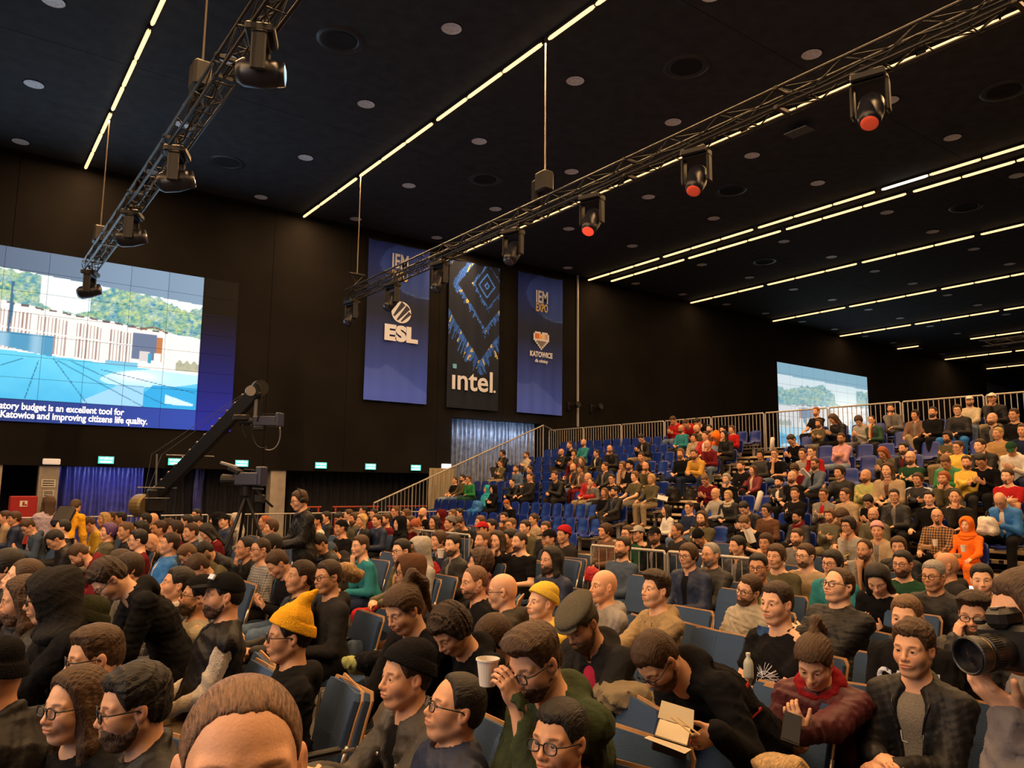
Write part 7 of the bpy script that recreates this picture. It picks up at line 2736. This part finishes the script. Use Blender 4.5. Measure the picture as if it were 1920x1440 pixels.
bag('fur_hood', 'tan fur trim at the bottom edge under the red scarf person', 1470, 1440, 2.9, .15, (.42, .27, .12), M_HAIR, seed=12)
bag('jacket_bundle', 'dark coat with fur collar hanging right of the grey-blue cap', 652, 1068, 6.6, .16, RGB['tan'], M_HAIR, seed=13)

cup_thing('white paper cup raised near the dark jacket in the middle', tuple(at_d(826, 1046, depth_of('holding a white cup')-.25)), .11, .033, .045)
cup_thing('white cup on the food box of the checked shirt', tuple(at_d(1754, 1024, depth_of('brown checked')-.3)), .10, .03, .04)
cup_thing('white cup in the hands of the orange shawl', tuple(at_d(1807, 1035, depth_of('orange headscarf')-.3)), .10, .03, .04)
cup_thing('pale drink can tilted by the bald drinking person', tuple(at_d(290, 1030, depth_of('pale can')-.15)), .15, .032, .032, (.55, .52, .50), (0, RAD(-40), 0))
box_thing('takeaway_box', 'brown takeaway box held by the checked shirt', 'box', tuple(at_d(1738, 1026, depth_of('brown checked')-.3)), (.22, .14, .06), mat('kraft', (.28, .16, .08)), RAD(20))
box_thing('takeaway_box', 'brown takeaway box on the orange lap', 'box', tuple(at_d(1792, 1042, depth_of('orange headscarf')-.3)), (.20, .14, .06), mat('kraft', (.28, .16, .08)), RAD(20))
for (x, y, d, lab, rot) in ((1483, 912-1, 14.6, 'phone of the glasses wearer in black sweater', 0),):
    pass
for (a, b_, d, lab) in (((1418, 957), (1427, 921), 12.6, 'white inflatable cheering tube leaning on an empty blue seat'), ((1446, 846), (1449, 820), 17.3, 'white inflatable cheering tube held up behind the black T-shirt')):
    p0, p1 = at_d(*a, d), at_d(*b_, d)
    e_ = empty('cheering_tube', tuple(p0))
    tag(e_, lab, 'tube')
    q = Vector((p1-p0).tolist())
    MB().tube([q*0, q*.04, q*.96, q], [.02, .045, .045, .02], 10).build('tube_body', mat('white_vinyl', (.62, .58, .52), rough=.4), e_, smooth=True)
    MB().tube([q*.98, q*1.03], .012, 6).build('valve', M_PAPER, e_)
for (x, y, d, lab, rz, rx) in ((1400, 1005, 11.0, 'white folded paper standing beside the dark beanie', .4, 1.2), (1510, 888, 15.2, 'white paper bag carried by the grey hoodie', 1.0, .9), (1238, 938-1, 14.0, 'white sheet on the lap near the olive polo', .3, .2)):
    e_ = empty('paper_sheet', tuple(at_d(x, y, d)))
    e_.rotation_euler = (rx, .2, rz)
    tag(e_, lab, 'paper')
    MB().box((0, 0, 0), (.15, .21, .008)).box((.07, 0, .04), (.008, .21, .10)).build('sheet', M_PAPER, e_)
# the food of the bending person
e_ = empty('food_carton', tuple(at_d(1262, 1372, 2.95)), RAD(30))
e_.rotation_euler = (RAD(12), RAD(-8), RAD(35))
tag(e_, 'open black and white noodle carton of the bending person', 'food box')
MB().box((0, 0, -.03), (.15, .13, .06), bev=.006).build('carton', mat('carton_black', (.03, .03, .03), rough=.5), e_)
MB().add([(-.09, -.08, .0), (-.20, -.06, .03), (-.19, .09, .035), (-.09, .08, .0)], [(0, 1, 2, 3)]).add([(.075, -.07, .002), (.13, -.06, .05), (.13, .07, .05), (.075, .07, .002)], [(0, 1, 2, 3)]).box((-.01, 0, .003), (.14, .12, .006)).build('white_flaps', mat('carton_white', (.62, .55, .42), rough=.8), e_)
MB().lathe([(0, .002), (.022, .002), (.022, 0)], (.0, -.068, -.03), 20, Matrix.Rotation(PI/2, 3, 'X')).build('red_badge', mat('red_label', (.55, .03, .02)), e_)
for k_, dx in enumerate((0, .03)):
    c_ = empty('chopstick', tuple(at_d(1300+k_*12, 1378, 2.92)))
    tag(c_, 'pale wooden chopstick over the noodle carton, '+('upper' if k_ else 'lower')+' one', 'chopstick')
    q = Vector((at_d(1258+k_*12, 1345, 2.97)-at_d(1300+k_*12, 1378, 2.92)).tolist())
    MB().tube([q*0, q*1.0], [.0035, .0028], 6).build('stick', mat('pale_wood', (.70, .50, .24)), c_)
# bottle held by the T-shirt wearer
p = at_d(1404, 1272, 4.35)
e_ = empty('drink_bottle', tuple(p))
tag(e_, 'pale drink bottle beside the blue badge of the black T-shirt', 'bottle')
MB().lathe([(0, 0), (.026, 0), (.028, .015), (.028, .08), (.022, .10), (.011, .115), (.011, .13), (0, .13)], n=20).build('bottle_body', mat('bottle_plastic', (.45, .48, .42), rough=.2), e_, smooth=True)
MB().lathe([(0, .125), (.013, .125), (.013, .140), (0, .140)], n=16).build('cap', M_PAPER, e_)


def restyle(frag, fn):
    for o in bpy.data.objects:
        if o.type == 'EMPTY' and frag in o.get('label', '') and o.name.startswith('person'):
            fn(o)
            return


def plaid(name, base, line, sc=26):
    m = bpy.data.materials.new(name)
    nt, N, L, P = nodes_of(m)
    tc = N.new('ShaderNodeTexCoord')
    outs = []
    for ax_ in ('X', 'Z', 'Y'):
        w = N.new('ShaderNodeTexWave')
        w.bands_direction = ax_
        w.inputs['Scale'].default_value = sc*.3
        L.new(tc.outputs['Object'], w.inputs[0])
        r_ = N.new('ShaderNodeMapRange')
        r_.inputs[1].default_value = .72
        r_.inputs[2].default_value = .80
        L.new(w.outputs['Fac'], r_.inputs[0])
        outs.append(r_.outputs[0])
    a = N.new('ShaderNodeMath')
    a.operation = 'ADD'
    L.new(outs[1], a.inputs[0])
    L.new(outs[2], a.inputs[1])
    b2_ = N.new('ShaderNodeMath')
    b2_.operation = 'MULTIPLY'
    b2_.use_clamp = True
    b2_.inputs[1].default_value = .5
    L.new(a.outputs[0], b2_.inputs[0])
    mx = N.new('ShaderNodeMix')
    mx.data_type = 'RGBA'
    mx.inputs[6].default_value = (*base, 1)
    mx.inputs[7].default_value = (*line, 1)
    L.new(b2_.outputs[0], mx.inputs[0])
    L.new(mx.outputs[2], P.inputs['Base Color'])
    P.inputs['Roughness'].default_value = .9
    return m


def set_top(m):
    def fn(o):
        for c_ in o.children:
            if c_.name.split('.')[0] in TOPNAME.values():
                c_.data = c_.data.copy()
                c_.data.materials.clear()
                c_.data.materials.append(m)
    return fn


restyle('brown checked shirt', set_top(plaid('brown_plaid', (.03, .018, .015), (.42, .22, .08))))
restyle('glasses in checked shirt', set_top(plaid('grey_check', (.30, .30, .30), (.05, .05, .06), 40)))


def stripes(o):
    tops = [c_ for c_ in o.children if c_.name.split('.')[0] in TOPNAME.values()]
    mw = tops[0]
    co = np.zeros(len(mw.data.vertices)*3)
    mw.data.vertices.foreach_get('co', co)
    co = co.reshape(-1, 3)
    bv = BVHTree.FromPolygons([v.co.copy() for v in mw.data.vertices], [tuple(p.vertices) for p in mw.data.polygons])
    for s in (1, -1):
        for dx in (-.02, .02):
            pts = []
            for z in np.linspace(1.06, .72, 14):
                h_ = bv.ray_cast(Vector((dx, s*.6, z)), Vector((0, -s, 0)))
                if h_[0] is not None:
                    pts.append(tuple(h_[0]+Vector((0, s*.003, 0))))
            if len(pts) > 3:
                MB().tube(pts, .012, 6).build('sleeve_stripe', mat('white_print'), o)


for fr in ('track jacket with white shoulder', 'striped black track', 'green track jacket'):
    restyle(fr, stripes)
# scarves and collars in the crowd
for fr, col, pz in (('thick cream scarf', RGB['cream'], ('lap', 'n')), ('with dark red scarf', RGB['maroon'], ('lap', 'j')), ('orange headscarf and shawl', RGB['orange'], ('lap2', 's'))):
    def fn(o, col=col, pz=pz):
        add_obj('scarf', scarf_mesh(proto(pz[0], pz[1], 0)), M_KNIT, o, col)
    restyle(fr, fn)
for fr, s, col in (('bright red T-shirt', 'V', 'white_print'), ('black printed hoodie', 'IEM', 'white_print'), ('black T-shirt with yellow print, phone', 'ESL', 'yellow_print'), ('black T-shirt with yellow print', 'ESL', 'yellow_print'),
                   ('light grey sweatshirt', 'A', 'yellow_print'), ('white printed hoodie', 'KATO', 'yellow_print'), ('small logo by the stairs', '-', 'white_print')):
    def fn(o, s=s, col=col):
        top = [c_ for c_ in o.children if c_.name.split('.')[0] in TOPNAME.values()][0]
        P_ = None
        for k_, v_ in PROTO.items():
            if len(k_) == 3 and k_[1] != 'body' and v_['meshes'].get('top') is top.data:
                P_ = v_
        if P_:
            decal(P_, o, 'print', text_mesh(s, .10 if len(s) < 4 else .08, .0, 'CENTER', .002), MATS[col], (0, .02), 'top')
    restyle(fr, fn)
print('things done', time.time()-T_START, len(bpy.data.objects))
